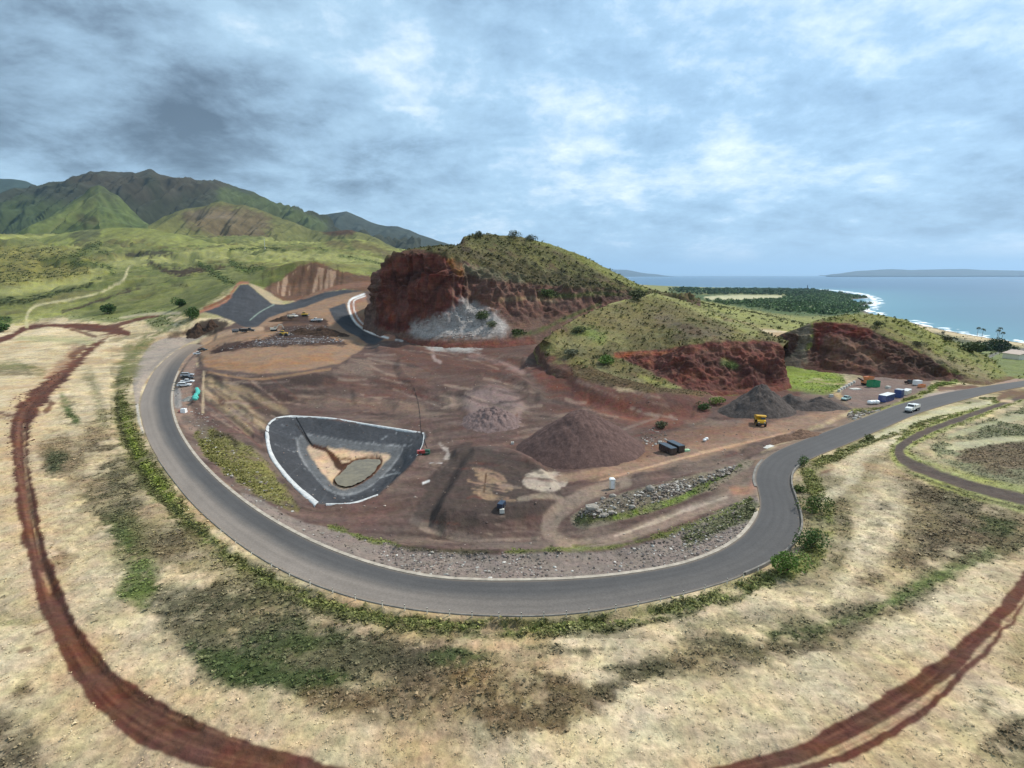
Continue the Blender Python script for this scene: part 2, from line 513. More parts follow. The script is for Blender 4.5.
# ------------------------------------------------------------------ ground: heights from control points
ctrl = []
def cz(*pts):
    for p in pts: ctrl.append(at_z(*p))
def cy(*pts):
    for p in pts: ctrl.append(at_y(*p))
# field and road, about level
for x in (-300, -80, 120, 320, 512, 704, 900, 1100, 1320):
    cz((x, 768, 0), (x, 690, 0.4 if x % 3 else -0.4), (x, 640, 0))
for i in range(1, len(ROAD_OUT) - 1, 2):
    cz((*ROAD_OUT[i], 0), (*ROAD_IN[i], 0))
cz((20, 470, 0), (20, 400, 1), (60, 350, 1), (100, 332, 2), (0, 345, 1), (140, 330, 3), (-80, 400, 1), (-80, 480, 0), (100, 440, 0), (95, 385, 0.6), (-150, 345, 2))
cz((900, 480, 0.5), (1024, 480, 0.5), (960, 440, 0.5), (1024, 420, 0.5), (1024, 560, 0), (1150, 500, 0), (1150, 420, 0), (870, 540, 0.6), (840, 470, 0.5), (1150, 600, 0))
# quarry floor, slopes round the pond
cz((266, 430, -4), (300, 412, -4.5), (360, 418, -5), (425, 430, -5), (428, 450, -5), (400, 480, -5), (370, 505, -5), (320, 510, -4.5), (280, 480, -4), (264, 452, -3.6))
cz((450, 520, -5), (520, 530, -5), (470, 450, -3), (540, 480, -4), (580, 480, -3.5), (620, 470, -3), (660, 455, -3), (700, 440, -2.5), (760, 430, -1.5), (820, 415, -0.5),
   (560, 535, -4), (640, 520, -3), (700, 500, -2), (740, 480, -1), (400, 540, -4.6), (340, 520, -4.2), (600, 500, -1.2), (650, 492, -0.8), (700, 478, -0.6))
cz((220, 380, 4), (260, 376, 5), (300, 374, 5), (340, 365, 5), (365, 352, 5), (230, 400, 0), (300, 395, -1), (360, 385, -1), (330, 405, -4), (230, 425, -2), (205, 395, 2))
cz((400, 350, 5), (450, 362, 3.5), (500, 362, 3), (420, 380, -1), (480, 400, -2), (540, 390, 0), (600, 405, -1.5), (640, 415, -2), (520, 425, -3), (400, 410, -4), (450, 425, -4))
# landfill pad rising to the back, walls of its valley
cz((215, 362, 4), (260, 360, 5), (320, 356, 5.2), (200, 350, 1.5))
cy((235, 340, 350), (300, 340, 350), (340, 332, 390), (250, 326, 400), (300, 322, 425), (335, 312, 450), (320, 302, 500), (350, 297, 520), (280, 313, 470), (362, 300, 500), (388, 340, 372))
cy((205, 311, 450), (225, 301, 480), (240, 284, 520), (250, 283, 525), (262, 294, 520), (276, 303, 515), (195, 322, 430), (300, 303, 525), (330, 291, 545), (360, 289, 540))
cy((265, 288, 560), (290, 286, 575), (320, 285, 580), (350, 283, 575), (270, 272, 585), (295, 264, 600), (312, 262, 605), (330, 268, 600), (350, 274, 600), (372, 276, 600))
# foothills
cy((0, 318, 590), (60, 312, 600), (120, 305, 610), (170, 303, 590), (0, 303, 690), (70, 294, 740), (130, 285, 760), (180, 282, 720), (215, 288, 620), (0, 290, 800), (100, 277, 880),
   (0, 272, 1000), (60, 264, 1060), (130, 264, 1050), (200, 266, 960), (260, 264, 900), (340, 262, 980), (400, 262, 1000), (0, 252, 1250), (60, 244, 1420), (130, 246, 1480), (200, 250, 1380),
   (260, 248, 1480), (320, 252, 1320), (370, 258, 1220), (0, 238, 1900), (150, 233, 2000), (300, 242, 1900), (380, 251, 1650), (-150, 300, 700), (-150, 270, 1000), (-150, 245, 1500),
   (450, 262, 1400), (450, 268, 900))
# coast: plain falling to the sea (sea level -40)
SEA = -40.0
cy((690, 306, 520), (720, 317, 440), (760, 332, 360), (720, 306, 640), (760, 315, 560), (800, 326, 480), (660, 297, 620))
cz((700, 305, -14), (760, 318, -10), (840, 330, -12), (700, 297, -30), (780, 300, -32), (860, 318, -26), (820, 304, -35), (680, 291, -37), (760, 290, -37.5), (850, 296, -38), (640, 286, -36))
cz((930, 345, -24), (980, 360, -22), (1024, 366, -20), (940, 338, -33), (1000, 350, -34), (1060, 358, -33), (1100, 364, -30), (1150, 372, -22))
SHORE = [(560, 284.5), (640, 286.5), (700, 287.5), (760, 288), (820, 289.5), (856, 293), (872, 298), (874, 304), (866, 309), (880, 316), (905, 321), (925, 326), (945, 330.5), (970, 335), (1000, 339.5), (1040, 345), (1100, 354), (1180, 366)]
for p in SHORE:
    ctrl.append(at_z(p[0], p[1], SEA))
shore_w = np.array([at_z(p[0], p[1], SEA) for p in SHORE])
for i in range(len(shore_w)):                      # sea bed beyond the shore line
    a = shore_w[max(i - 1, 0)]; b = shore_w[min(i + 1, len(shore_w) - 1)]
    t = (b - a)[:2]; nrm = np.array([-t[1], t[0]]); nrm /= np.linalg.norm(nrm)
    q = shore_w[i][:2] + nrm * (0.10 * np.linalg.norm(shore_w[i][:2]))
    ctrl.append(np.array([q[0], q[1], SEA - 6 - 0.004 * np.hypot(*q)]))
for h in (HILL_C, HILL_S, HILL_R):
    for p in h[0]: ctrl.append(at_z(*p) + np.array([0, 4.0, 0.0]))
for p in ((-1200, 300, 30), (-800, -300, 20), (-100, -600, 10), (500, -500, 0), (900, 0, -20), (1600, 600, -120), (-2500, 2500, 150), (-1200, 3200, 150), (-300, 3200, 120), (200, 3000, 60),
          (-4500, 500, 120), (0, -60, 0), (-60, 0, 0), (70, 0, 0), (4000, 4000, -200), (3000, -500, -150), (-3000, -3000, 100), (3000, -4000, -60), (2500, 9000, -150), (-9000, 9000, 150), (800, 6000, -90)):
    ctrl.append(np.array(p, float))
ctrl = np.array(ctrl)
_d = np.hypot(ctrl[:, None, 0] - ctrl[None, :, 0], ctrl[:, None, 1] - ctrl[None, :, 1])
_n = len(ctrl)
_A = np.zeros((_n + 3, _n + 3))
_A[:_n, :_n] = -_d + np.eye(_n) * 1.2
_A[:_n, _n] = 1; _A[:_n, _n + 1:] = ctrl[:, :2] / 1000
_A[_n, :_n] = 1; _A[_n + 1:, :_n] = ctrl[:, :2].T / 1000
_W = np.linalg.solve(_A, np.concatenate([ctrl[:, 2], [0, 0, 0]])).astype(np.float32)


def base_height(X, Y):
    out = np.empty(len(X))
    cx = ctrl[:, 0].astype(np.float32); cyy = ctrl[:, 1].astype(np.float32)
    for i in range(0, len(X), 40000):
        x = X[i:i + 40000].astype(np.float32); y = Y[i:i + 40000].astype(np.float32)
        dx = x[:, None] - cx; dy = y[:, None] - cyy
        np.multiply(dx, dx, out=dx); np.multiply(dy, dy, out=dy); dx += dy; np.sqrt(dx, out=dx)
        out[i:i + 40000] = -(dx @ _W[:_n]) + _W[_n] + (x * _W[_n + 1] + y * _W[_n + 2]) / 1000
    return out


# earth banks, spoil ridges and ditches, as lines: (outline, half width in the picture, metres)
BERMS = [([(204, 372), (235, 376), (262, 378), (300, 375), (340, 367), (364, 353)], 2.6, 0.9), ([(458, 450), (500, 452), (540, 468)], 5, 1.4),
         ([(436, 524), (480, 532), (530, 528)], 5, -1.0), ([(590, 514), (640, 500), (690, 486), (735, 468)], 7, 1.6), ([(575, 545), (640, 540), (700, 522)], 3, -0.5), ([(400, 548), (470, 556), (560, 556), (650, 546), (720, 522)], 6, 1.2),
         ([(380, 362), (430, 372), (500, 386), (540, 400)], 4, 2.0), ([(400, 352), (450, 366), (520, 378)], 3, -1.4), ([(350, 376), (400, 386), (450, 400)], 4, 1.5), ([(230, 388), (290, 392), (350, 394)], 4, -1.4), ([(225, 398), (300, 404), (370, 404)], 4, 1.2),
         ([(560, 372), (600, 392), (650, 404)], 4, 1.6), ([(590, 405), (640, 416), (690, 414)], 3, -1.2), ([(470, 404), (490, 400), (515, 410)], 9, 2.4), ([(640, 436), (700, 424), (760, 412)], 3, -0.6), ([(745, 455), (790, 440), (830, 425)], 3, 1.0),
         ([(210, 384), (240, 405), (268, 428)], 3, 1.0), ([(206, 396), (230, 416), (255, 436)], 3, -1.0), ([(560, 480), (600, 476), (660, 462), (740, 443)], 4, -0.5), ([(620, 486), (680, 470), (735, 455)], 3, 0.8),
         ([(40, 400), (26, 418), (24, 470), (34, 540), (62, 620), (110, 690), (200, 744)], 5, -0.5), ([(700, 783), (800, 760), (910, 702), (980, 640)], 7, -0.5), ([(118, 372), (118, 420), (150, 490), (214, 554), (300, 602), (420, 630), (560, 634), (680, 616)], 5, -0.7)]


BENCHES = [([(436, 512), (452, 478), (474, 453), (520, 456), (552, 478), (556, 498), (530, 512), (480, 518)], 8, 3.4), ([(384, 344), (440, 352), (520, 352), (540, 360), (528, 378), (470, 372), (410, 362)], 4, 3.0),
           ([(400, 372), (460, 380), (520, 388), (530, 402), (470, 398), (410, 388)], 4, 2.0), ([(204, 352), (206, 369), (262, 375), (300, 372), (340, 364), (364, 350), (340, 346), (240, 350)], 2.5, 1.6),
           ([(560, 380), (620, 398), (690, 404), (690, 412), (640, 412), (590, 404)], 4, 2.2), ([(546, 366), (600, 386), (690, 396), (704, 402), (650, 408), (590, 398), (552, 384)], 9, 2.6), ([(215, 392), (300, 398), (390, 398), (380, 406), (300, 408), (235, 404)], 4, -1.8)]


def ground_height(X, Y, noises=None):
    z = base_height(X, Y)
    # basin of the pond
    px, py = project(X, Y, np.full_like(X, -5.0))
    near = (px > 255) & (px < 440) & (py > 405) & (py < 515)
    i = np.nonzero(near)[0]
    if len(i):
        so = sdf(px[i], py[i], smooth_line(POND_OUT, 3, True)); si = sdf(px[i], py[i], smooth_line(POND_IN, 3, True))
        rim = -5.0 + 0 * so
        wr = sstep(14, 2, so)
        z[i] = z[i] * (1 - wr) + rim * wr
        f = np.where(so < 0, np.clip(-so / (-so + np.maximum(si, 0) + 1e-6), 0, 1), 0)
        f = np.where(si < 0, 1 + sstep(0, -9, si) * 0.25, f)
        z[i] -= 4.4 * f
        z[i] += np.where(so > 0, 0.35 * np.exp(-(so - 3) ** 2 / 4), 0)
        qx, qy = project(X[i], Y[i], np.full(len(i), -10.0))
        sw = sdf(qx, qy, smooth_line(WATER, 3, True))
        z[i] = np.where(sw < 1.5, np.minimum(z[i], -9.85 - 0.5 * sstep(1.5, -3, sw)), z[i])
    # level bed under the road, kerb side to kerb side
    px, py = project(X, Y, np.zeros_like(X))
    near = (px > 110) & (px < 1150) & (py > 325) & (py < 640)
    i = np.nonzero(near)[0]
    d = np.full(len(X), 99.0)
    if len(i):
        d[i] = sdf(px[i], py[i], ROAD_POLY)
        w = sstep(3 + 1100 / np.maximum(Y[i], 70), 2, d[i]) * np.where(px[i] < 300, sstep(340, 349, py[i]), 1)
        z[i] = z[i] * (1 - w) - 0.05 * w
        z[i] -= sstep(1.0, -2.0, d[i]) * 0.22
    px, py = project(X, Y, np.full_like(X, -2.0))
    for pts, fe, hm in BENCHES:
        q_ = smooth_line(pts, 3, True)
        i = np.nonzero((px > q_[:, 0].min() - 2 * fe) & (px < q_[:, 0].max() + 2 * fe) & (py > q_[:, 1].min() - 2 * fe) & (py < q_[:, 1].max() + 2 * fe) & (Y < 600))[0]
        if len(i):
            e_ = sdf(px[i], py[i], q_) + 1.2 * (noises[1][i] if noises is not None else 0)
            z[i] += hm * sstep(fe, -fe, e_) * sstep(2, 10, d[i])
    for pts, wpx, hm in BERMS:
        q_ = np.asarray(pts, float)
        i = np.nonzero((px > q_[:, 0].min() - 3 * wpx) & (px < q_[:, 0].max() + 3 * wpx) & (py > q_[:, 1].min() - 3 * wpx) & (py < q_[:, 1].max() + 3 * wpx) & (Y < 600))[0]
        if len(i):
            e_ = seg_dist(px[i], py[i], smooth_line(pts, 4), False) * (1 + 0.35 * (noises[1][i] if noises is not None else 0))
            z[i] += hm * np.exp(-(e_ / wpx) ** 2) * (sstep(2, 8, d[i]))
    if noises is not None:
        r = np.hypot(X, Y)
        calm = sstep(1.5, 9, d)
        z = z + calm * (0.25 * noises[2] + 0.12 * noises[3]) + calm * sstep(40, 110, r) * 0.35 * noises[1]
        far = sstep(480, 900, r) * (Y > 0)
        left = sstep(180, -150, X)
        ridged = 1 - np.abs(noises[0]) * 1.6
        big = fbm2(X + 900, Y * 0.8, 330, 3)
        z = z + far * left * ((ridged - 0.6) * 14 * sstep(600, 1500, r) + 6 * noises[0] + 2.4 * noises[1] + 16 * big * sstep(600, 1300, r))
    return z, d


th_f = np.arange(-50.5, 50.51, 0.112)
th = np.concatenate([np.arange(-180, -50.5, 2.2), th_f, np.arange(52, 180, 2.2)])
rs = [3.0, 9, 16, 24, 31, 37, 42]
r_ = 45.0
while r_ < 16000:
    rs.append(r_)
    if r_ < 700: r_ += max(0.21, min(r_ * r_ / 27750 * 1.05, 1.45))
    elif r_ < 4500: r_ *= 1.0062
    else: r_ *= 1.04
rs = np.array(rs)
NT_, NR_ = len(th), len(rs)
TH, RR = np.meshgrid(np.radians(th), rs)
gX = (RR * np.sin(TH)).ravel(); gY = (RR * np.cos(TH)).ravel()
gn = [fbm2(gX, gY, 90, 3), fbm2(gX + 300, gY, 22, 3), fbm2(gX, gY + 500, 5.5, 3), fbm2(gX + 90, gY + 70, 1.5, 2)]
gZ, gD = ground_height(gX, gY, gn)
print('ground points', len(gX))

# ------------------------------------------------------------------ ground: colours
g = Painter(gX, gY, gZ, DRY, 0.40)
g.nz = gn
gR = np.hypot(gX, gY)
W = g  # short hand for the strokes below
# dry field: paler and darker drifts
f = sstep(-0.1, 0.6, gn[1] * 0.7 + gn[0] * 0.5)
g.c = g.c * (1 - 0.55 * f[:, None]) + STRAW * 0.55 * f[:, None]
f = sstep(0.3, 0.8, gn[2] * 0.4 + gn[1] * 0.7) * 0.4
g.c = g.c * (1 - f[:, None]) + BSCRUB * f[:, None]
mask = sstep(130, 25, gD) * (gY < 420)
f = sstep(-0.15, 0.5, fbm2(gX + 33, gY, 26, 4, 0.62) + 0.15) * mask * 0.75
g.c = g.c * (1 - f[:, None]) + lin(128, 118, 88) * f[:, None]
lay = fbm2(gX * 0.32, gY * 1.0, 1.1, 3, 0.6)                    # grass laid over by the wind
lay2 = fbm2(gX * 0.25 + 50, gY * 0.9, 5.0, 3, 0.6)
g.c *= (1 + 0.16 * lay + 0.14 * lay2)[:, None]
f = sstep(0.15, 0.6, fbm2(gX + 133, gY * 1.3, 48, 4, 0.6)) * 0.6 * (gY < 420)
g.c = g.c * (1 - f[:, None]) + lin(184, 152, 114) * f[:, None]
# foothills behind and left
FOOT = [(-500, 330), (20, 322), (60, 317), (110, 322), (150, 318), (195, 314), (215, 300), (240, 283), (275, 296), (330, 288), (380, 300), (480, 300), (480, 180), (-500, 180)]
W.poly(FOOT, HILLG, 3, 3, 1, 0.7, near=380, smooth=False)
f = sstep(-0.35, 0.45, gn[0] + 0.5 * gn[1]) * (g.py < 318) * (gY > 400) * (gX < 100)
g.c = g.c * (1 - 0.6 * f[:, None]) + LIME * 0.6 * f[:, None]
for cc_, lo_, hi_, k_, sc_ in ((lin(116, 108, 66), 0.05, 0.45, 0.75, 150), (lin(96, 104, 56), 0.15, 0.5, 0.7, 60), (lin(168, 168, 96), 0.1, 0.5, 0.6, 210)):
    f = sstep(lo_, hi_, fbm2(gX + sc_ * 7, gY * 0.7, sc_, 4, 0.6)) * k_ * (gY > 430) * (gX < 100) * (g.v > 0.4)
    g.c = g.c * (1 - f[:, None]) + cc_ * f[:, None]
W.poly([(-80, 250), (40, 246), (85, 255), (110, 270), (85, 278), (30, 284), (-80, 290)], lin(134, 126, 70), 4, 5, 0.85, 0.9, near=500)
W.line([(95, 268), (160, 258), (250, 255), (330, 257), (420, 266)], 5, LIME2, 3, 4, 0.85, 0.35, near=500)
W.line([(-40, 294), (20, 290), (70, 284), (100, 279)], 4, LIME2, 2, 3, 0.8, 0.4, near=500)
W.line([(-40, 302), (30, 309), (80, 301), (110, 292), (130, 280)], 3, LIME, 2, 3, 0.8, 0.4, near=500)
W.line([(-40, 304), (10, 302), (30, 300), (60, 292), (85, 286), (100, 278)], [4, 4, 3, 2, 2, 1], lin(60, 68, 36), 1.2, 2.5, 0.95, 0.9, near=450)
W.line([(-30, 322), (8, 320)], 4, LEAF, 2, 2, 0.9, 1.0, near=300)
W.line([(45, 262), (75, 256), (90, 249), (100, 243)], 4, lin(88, 98, 50), 2, 3, 0.8, 1, near=500)
W.line([(60, 233), (90, 229), (100, 231)], 4, lin(84, 90, 56), 3, 3, 0.8, 1, near=600)
W.line([(70, 262), (105, 266), (112, 272)], 3, lin(80, 96, 44), 2, 3, 0.8, 1, near=500)
W.line([(128, 255), (150, 254), (170, 252)], 2.5, lin(64, 60, 46), 1.2, 2.5, 0.9, 0.8, near=500)
W.line([(150, 262), (165, 270), (185, 272), (205, 268), (222, 268)], [1.5, 3, 4, 3, 2], ROCKD, 1.2, 3, 0.95, 0.6, near=450)
W.line([(200, 264), (215, 272), (225, 281)], 3, lin(66, 84, 40), 1.5, 3, 0.9, 1, near=450)
W.line([(232, 262), (245, 270), (262, 268)], 3, lin(80, 96, 46), 1.5, 3, 0.9, 1, near=450)
W.line([(62, 312), (80, 307), (110, 297), (140, 288)], [1.5, 2, 1.6, 1], ROCKD, 1, 2, 0.9, 0.6, near=400)
W.line([(230, 250), (265, 248), (285, 250)], 1.2, lin(70, 84, 44), 1, 1.5, 0.9, 1, near=500)
W.line([(340, 256), (375, 262), (395, 270)], 2.0, lin(96, 108, 60), 1.5, 2, 0.8, 1, near=500)
for i in range(26):        # scattered dark gullies and bare patches of the foothills
    x0 = rng.uniform(-30, 420); y0 = rng.uniform(228, 300)
    W.line([(x0, y0), (x0 + rng.uniform(6, 18), y0 + rng.uniform(-3, 5))], rng.uniform(1, 2.4), (lin(96, 92, 58), lin(78, 90, 48))[i % 2], 1.5, 3, 0.7, 0.9, near=480)
# bluff with pale rills at the head of the landfill valley
W.poly([(262, 290), (285, 276), (300, 264), (318, 262), (338, 270), (372, 277), (372, 292), (330, 290), (290, 302)], lin(112, 84, 66), 1.5, 2, 1, 0.0, near=480, far=640)
idx = np.nonzero((g.px > 262) & (g.px < 350) & (g.py > 260) & (g.py < 296) & (gY > 480) & (gY < 640))[0]
st = noise2(g.px[idx] / 5.0 + 0.03 * g.py[idx], g.py[idx] / 60.0) + 0.5 * noise2(g.px[idx] / 2.2, g.py[idx] / 30.0)
a = sstep(0.12, 0.5, st) * sdf(g.px[idx], g.py[idx], np.array([(266, 290), (290, 274), (310, 265), (335, 271), (345, 284), (310, 294), (285, 300)])).__lt__(0)
g.c[idx] += (lin(176, 146, 122) - g.c[idx]) * (a * 0.8)[:, None]
a = sstep(-0.1, -0.45, st) * 0.6
g.c[idx] *= (1 - a * 0.5)[:, None]
W.poly([(248, 284), (262, 288), (284, 303), (272, 306), (262, 296)], lin(178, 160, 128), 1, 1, 1, 0.1, near=440)
W.line([(295, 303), (335, 288), (368, 284)], 2.5, lin(136, 100, 82), 1.2, 1, 0.9, 0, near=440)
# landfill pad
W.poly([(196, 345), (215, 330), (300, 300), (372, 290), (420, 340), (380, 380), (200, 380)], QUARRY, 1, 1, 1, 0, far=640, smooth=False)
W.poly([(198, 352), (204, 366), (230, 371), (262, 374), (300, 371), (340, 363), (360, 351), (370, 342), (392, 340), (378, 325), (366, 300), (363, 292), (345, 290), (325, 294), (300, 304), (280, 310), (262, 318), (240, 328), (215, 334), (205, 342)],
       SOIL, 1.2, 1.2, 1, 0.0, far=640, smooth=False)
W.poly([(212, 351), (225, 344), (262, 337), (280, 331), (284, 315), (296, 313), (312, 318), (326, 320), (329, 333), (342, 341), (343, 345), (300, 346.5), (250, 349), (228, 352)], TRASH, 1.2, 2.0, 1, 0.0, far=560)
W.line([(262, 330), (290, 325), (322, 326)], 2, lin(104, 78, 62), 1, 2, 0.8, 0)
W.line([(255, 343), (290, 341), (335, 340)], 1.5, lin(116, 104, 98), 1, 2.5, 0.8, 0)
W.line([(212, 352), (240, 346), (258, 338)], 1.5, lin(58, 38, 30), 1.5, 1.5, 0.8, 0)
W.line([(208, 362), (260, 366), (330, 357)], 4, lin(158, 116, 82), 3, 2, 0.6, 0)
# liners of the landfill
LIN_L = [(200, 311), (224, 302), (234, 292), (240, 284.5), (248, 284), (260, 294), (272, 304), (284, 304.5), (305, 299), (325, 292), (345, 289.5), (362, 291), (345, 293.5), (325, 299), (305, 307), (285, 312), (268, 318), (256, 328), (246, 328), (232, 321), (216, 315)]
LIN_R = [(329, 309), (345, 303), (348, 312), (356, 325), (370, 333), (386, 338), (374, 345), (366, 343), (358, 337), (346, 331), (337, 323), (332, 316)]
W.poly(LIN_L, LINER, 0.8, 0.4, 1, 0.0, near=360, smooth=False)
W.poly(LIN_R, LINER, 0.8, 0.4, 1, 0.0, near=300, smooth=False)
W.line([(250, 320), (260, 312), (274, 304.5)], 0.5, lin(150, 165, 150), 0.6, 0.2, 0.9, 0)
W.line([(197, 313), (224, 302.5), (233, 291), (239, 283.5), (248, 283)], 1.3, lin(170, 118, 92), 1, 0.8, 1, 0, near=380)
W.line([(205, 308), (222, 301), (229, 296)], 1.5, lin(128, 76, 54), 1.2, 1, 0.9, 0, near=380)
W.line([(363, 297), (353, 302), (355, 314), (364, 326), (378, 333), (392, 338)], 3.4, lin(160, 116, 94), 1.2, 0.8, 1, 0, near=300)
W.line([(364, 294), (350, 300.5), (350, 312), (357, 324), (370, 332.5), (388, 338)], 0.9, WHITE, 0.7, 0.15, 1, 0, near=300)
W.line([(365, 296), (354, 301), (355, 312), (361, 322), (372, 330)], 0.5, WHITE, 0.6, 0.15, 0.9, 0, near=300)
W.line([(396, 340), (402, 341)], 1.0, WHITE, 0.6, 0.2, 0.9, 0)
# quarry basin
QPOLY = [(202, 371), (235, 374), (262, 376), (300, 373), (340, 366), (368, 346), (392, 341), (420, 346), (470, 348), (535, 340), (565, 372), (620, 392), (700, 400), (790, 388), (830, 392), (852, 408), (800, 432),
         (755, 456), (757, 500), (740, 536), (700, 560), (600, 578), (480, 580), (380, 566), (290, 530), (240, 495), (200, 462), (178, 426), (172, 400), (176, 380), (190, 358)]
W.poly(QPOLY, QUARRY, 1.5, 1.0, 1, 0.0, far=460, smooth=False)
inq = np.zeros(len(gX), bool)
idx = np.nonzero((g.px > 170) & (g.px < 860) & (g.py > 335) & (g.py < 582) & (gY < 460))[0]
inq[idx] = inside(g.px[idx], g.py[idx], np.array(QPOLY))
iq = np.nonzero(inq)[0]
streak = fbm2(gX[iq] * 0.25 + gY[iq] * 0.12, gY[iq] - gX[iq] * 0.18, 5.5, 4, 0.6)
g.c[iq] *= (1 + 0.42 * streak)[:, None]
wide = fbm2(gX[iq] * 0.6 + gY[iq] * 0.2, gY[iq], 26, 3, 0.6)
fq = sstep(-0.2, 0.5, wide)[:, None] * 0.45
g.c[iq] = g.c[iq] * (1 - fq) + lin(104, 76, 68) * fq
fq = sstep(0.1, 0.6, -wide)[:, None] * 0.40
g.c[iq] = g.c[iq] * (1 - fq) + lin(146, 126, 110) * fq
for pts, w, c, op in (
    ([(395, 350), (450, 362), (520, 366)], 9, QRED, 0.9), ([(380, 372), (440, 376), (500, 372)], 8, RUST, 0.55), ([(440, 358), (500, 352), (540, 350)], 7, RUST, 0.7),
    ([(560, 380), (610, 398), (690, 408)], 12, RUST, 0.8), ([(540, 372), (580, 392), (640, 410)], 8, lin(116, 70, 58), 0.8), ([(600, 410), (660, 420), (700, 412)], 7, lin(122, 80, 66), 0.8),
    ([(205, 378), (250, 384), (330, 378)], 6, QDARK, 0.8), ([(230, 392), (280, 396), (320, 398)], 8, QDARK, 0.8), ([(330, 384), (380, 384), (420, 384)], 6, QRED, 0.7),
    ([(300, 402), (350, 402), (420, 408)], 5, lin(128, 106, 92), 0.7), ([(250, 404), (270, 412), (285, 415)], 5, lin(70, 58, 50), 0.8),
    ([(204, 372), (203, 392), (203, 412)], 1.2, lin(186, 164, 134), 0.9), ([(206, 372), (230, 376), (262, 379), (330, 369)], 1.2, lin(140, 112, 88), 0.9),
    ([(210, 382), (235, 400), (262, 425)], 5, lin(168, 146, 114), 0.8), ([(206, 392), (228, 412), (250, 432)], 4, lin(176, 152, 120), 0.8), ([(225, 384), (262, 400), (285, 412)], 4, lin(150, 128, 100), 0.7),
    ([(212, 402), (232, 420), (262, 440)], 2.5, QDARK, 0.7), ([(215, 388), (245, 410), (270, 425)], 1.6, lin(96, 80, 66), 0.7),
    ([(430, 480), (455, 450), (470, 444)], 2, lin(74, 60, 54), 0.7), ([(410, 512), (440, 480), (462, 450)], 2, lin(86, 70, 62), 0.7)):
    W.line(pts, w, c, w * 0.6, w * 0.45, op, 0.0, far=440)
W.poly([(412, 522), (430, 482), (456, 450), (474, 445), (540, 466), (562, 486), (558, 504), (520, 518), (470, 528), (436, 526)], lin(80, 68, 62), 3, 3, 0.9, 0.0)
for k in range(9):
    W.line([(476 + rng.normal() * 4, 468 + k * 3.4), (490 + rng.normal() * 3, 472 + k * 3.3), (505 + rng.normal() * 6, 478 + 2.8 * k)], 1.0, lin(170, 140, 114), 1.2, 2.2, 0.7, 0.0)
W.line([(486, 474), (485, 484), (484, 492)], 0.7, lin(92, 66, 48), 0.6, 0.3, 0.9, 0)
W.poly([(524, 478), (533, 472), (556, 472), (568, 480), (560, 490), (540, 492), (527, 487)], lin(184, 168, 150), 1.2, 2.5, 0.95, 0.0)
W.line([(520, 498), (545, 496), (565, 500)], 2.5, lin(162, 144, 124), 1.5, 3, 0.7, 0)
W.poly([(470, 392), (490, 385), (512, 392), (522, 408), (512, 426), (492, 430), (476, 418), (462, 404)], PINK, 4, 3, 0.9, 0.0)
W.line([(440, 445), (448, 452), (444, 462)], 1.6, lin(184, 170, 158), 1.2, 2.5, 0.8, 0)
W.line([(430, 463), (442, 463)], 0.9, WHITE, 0.7, 1.0, 0.7, 0)
W.line([(423, 483), (429, 481)], 0.9, WHITE, 0.7, 0.6, 0.8, 0)
W.line([(432, 345), (455, 348), (478, 346)], 5, lin(172, 168, 162), 2.5, 3, 0.9, 0, far=460)
W.line([(432, 345), (434, 358), (440, 362)], 1.5, lin(170, 150, 142), 1.2, 1, 0.7, 0, far=460)
W.line([(470, 356), (500, 362), (522, 372)], 2.5, lin(164, 134, 124), 2, 2, 0.7, 0, far=460)
W.line([(548, 358), (600, 374), (650, 383), (705, 389)], 10, lin(116, 98, 70), 2, 3, 1, 0.6, far=430)
W.line([(545, 362), (570, 380), (620, 395), (700, 401), (760, 398), (795, 391)], 5, lin(104, 74, 64), 2, 2, 1, 0, far=430)
W.line([(757, 462), (775, 450), (800, 440), (830, 428), (860, 416)], 4, lin(134, 112, 96), 2, 2, 0.95, 0.1, far=430)
# scraper marks, seams and run-off lines
for (x0, x1, y0, y1, slope, n_, ln) in ((380, 530, 350, 402, 0.26, 46, 50), (206, 410, 378, 416, 0.05, 46, 46), (560, 690, 384, 424, 0.20, 30, 44), (560, 830, 424, 478, -0.26, 46, 60), (420, 560, 446, 540, 0.10, 30, 40), (200, 290, 386, 440, 0.72, 20, 30), (440, 540, 400, 446, -0.12, 20, 40)):
    for _k in range(n_):
        xa = rng.uniform(x0, x1); ya = rng.uniform(y0, y1); L_ = rng.uniform(0.3, 1.0) * ln; sl_ = slope + rng.normal() * 0.08
        W.line([(xa - L_ / 2, ya - sl_ * L_ / 2), (xa, ya + rng.normal() * 1.2), (xa + L_ / 2, ya + sl_ * L_ / 2)], rng.uniform(0.3, 1.0),
               (lin(66, 54, 50), lin(142, 122, 110), lin(106, 70, 60), lin(82, 68, 62), lin(160, 138, 122))[int(rng.integers(5))], 1.0, 1.2, rng.uniform(0.35, 0.75), 0.0, far=430)
# haul roads and tracks of the quarry
W.line([(848, 408), (800, 424), (740, 438), (690, 452), (640, 466), (590, 474), (560, 478)], [5, 7, 9, 9, 8, 6, 4], lin(158, 128, 106), 3, 3, 0.85, 0)
W.line([(760, 426), (700, 436), (660, 446), (640, 454)], 8, lin(138, 104, 84), 4, 4, 0.75, 0)
W.line([(640, 470), (690, 456), (740, 444), (790, 432)], 1.0, lin(200, 160, 126), 1, 1, 0.8, 0)
W.line([(600, 480), (660, 464), (720, 448)], 0.9, lin(196, 160, 130), 1, 1, 0.7, 0)
W.line([(757, 486), (738, 494), (700, 508), (650, 527), (606, 541), (572, 545), (552, 536), (550, 524), (562, 508), (592, 492), (626, 482)], [8, 7, 6.5, 6.5, 6, 6, 7, 8, 8, 7, 5], lin(148, 128, 112), 2.5, 1.5, 0.95, 0)
W.line([(757, 480), (748, 490), (735, 490)], 5, lin(160, 120, 98), 3, 2, 0.8, 0)
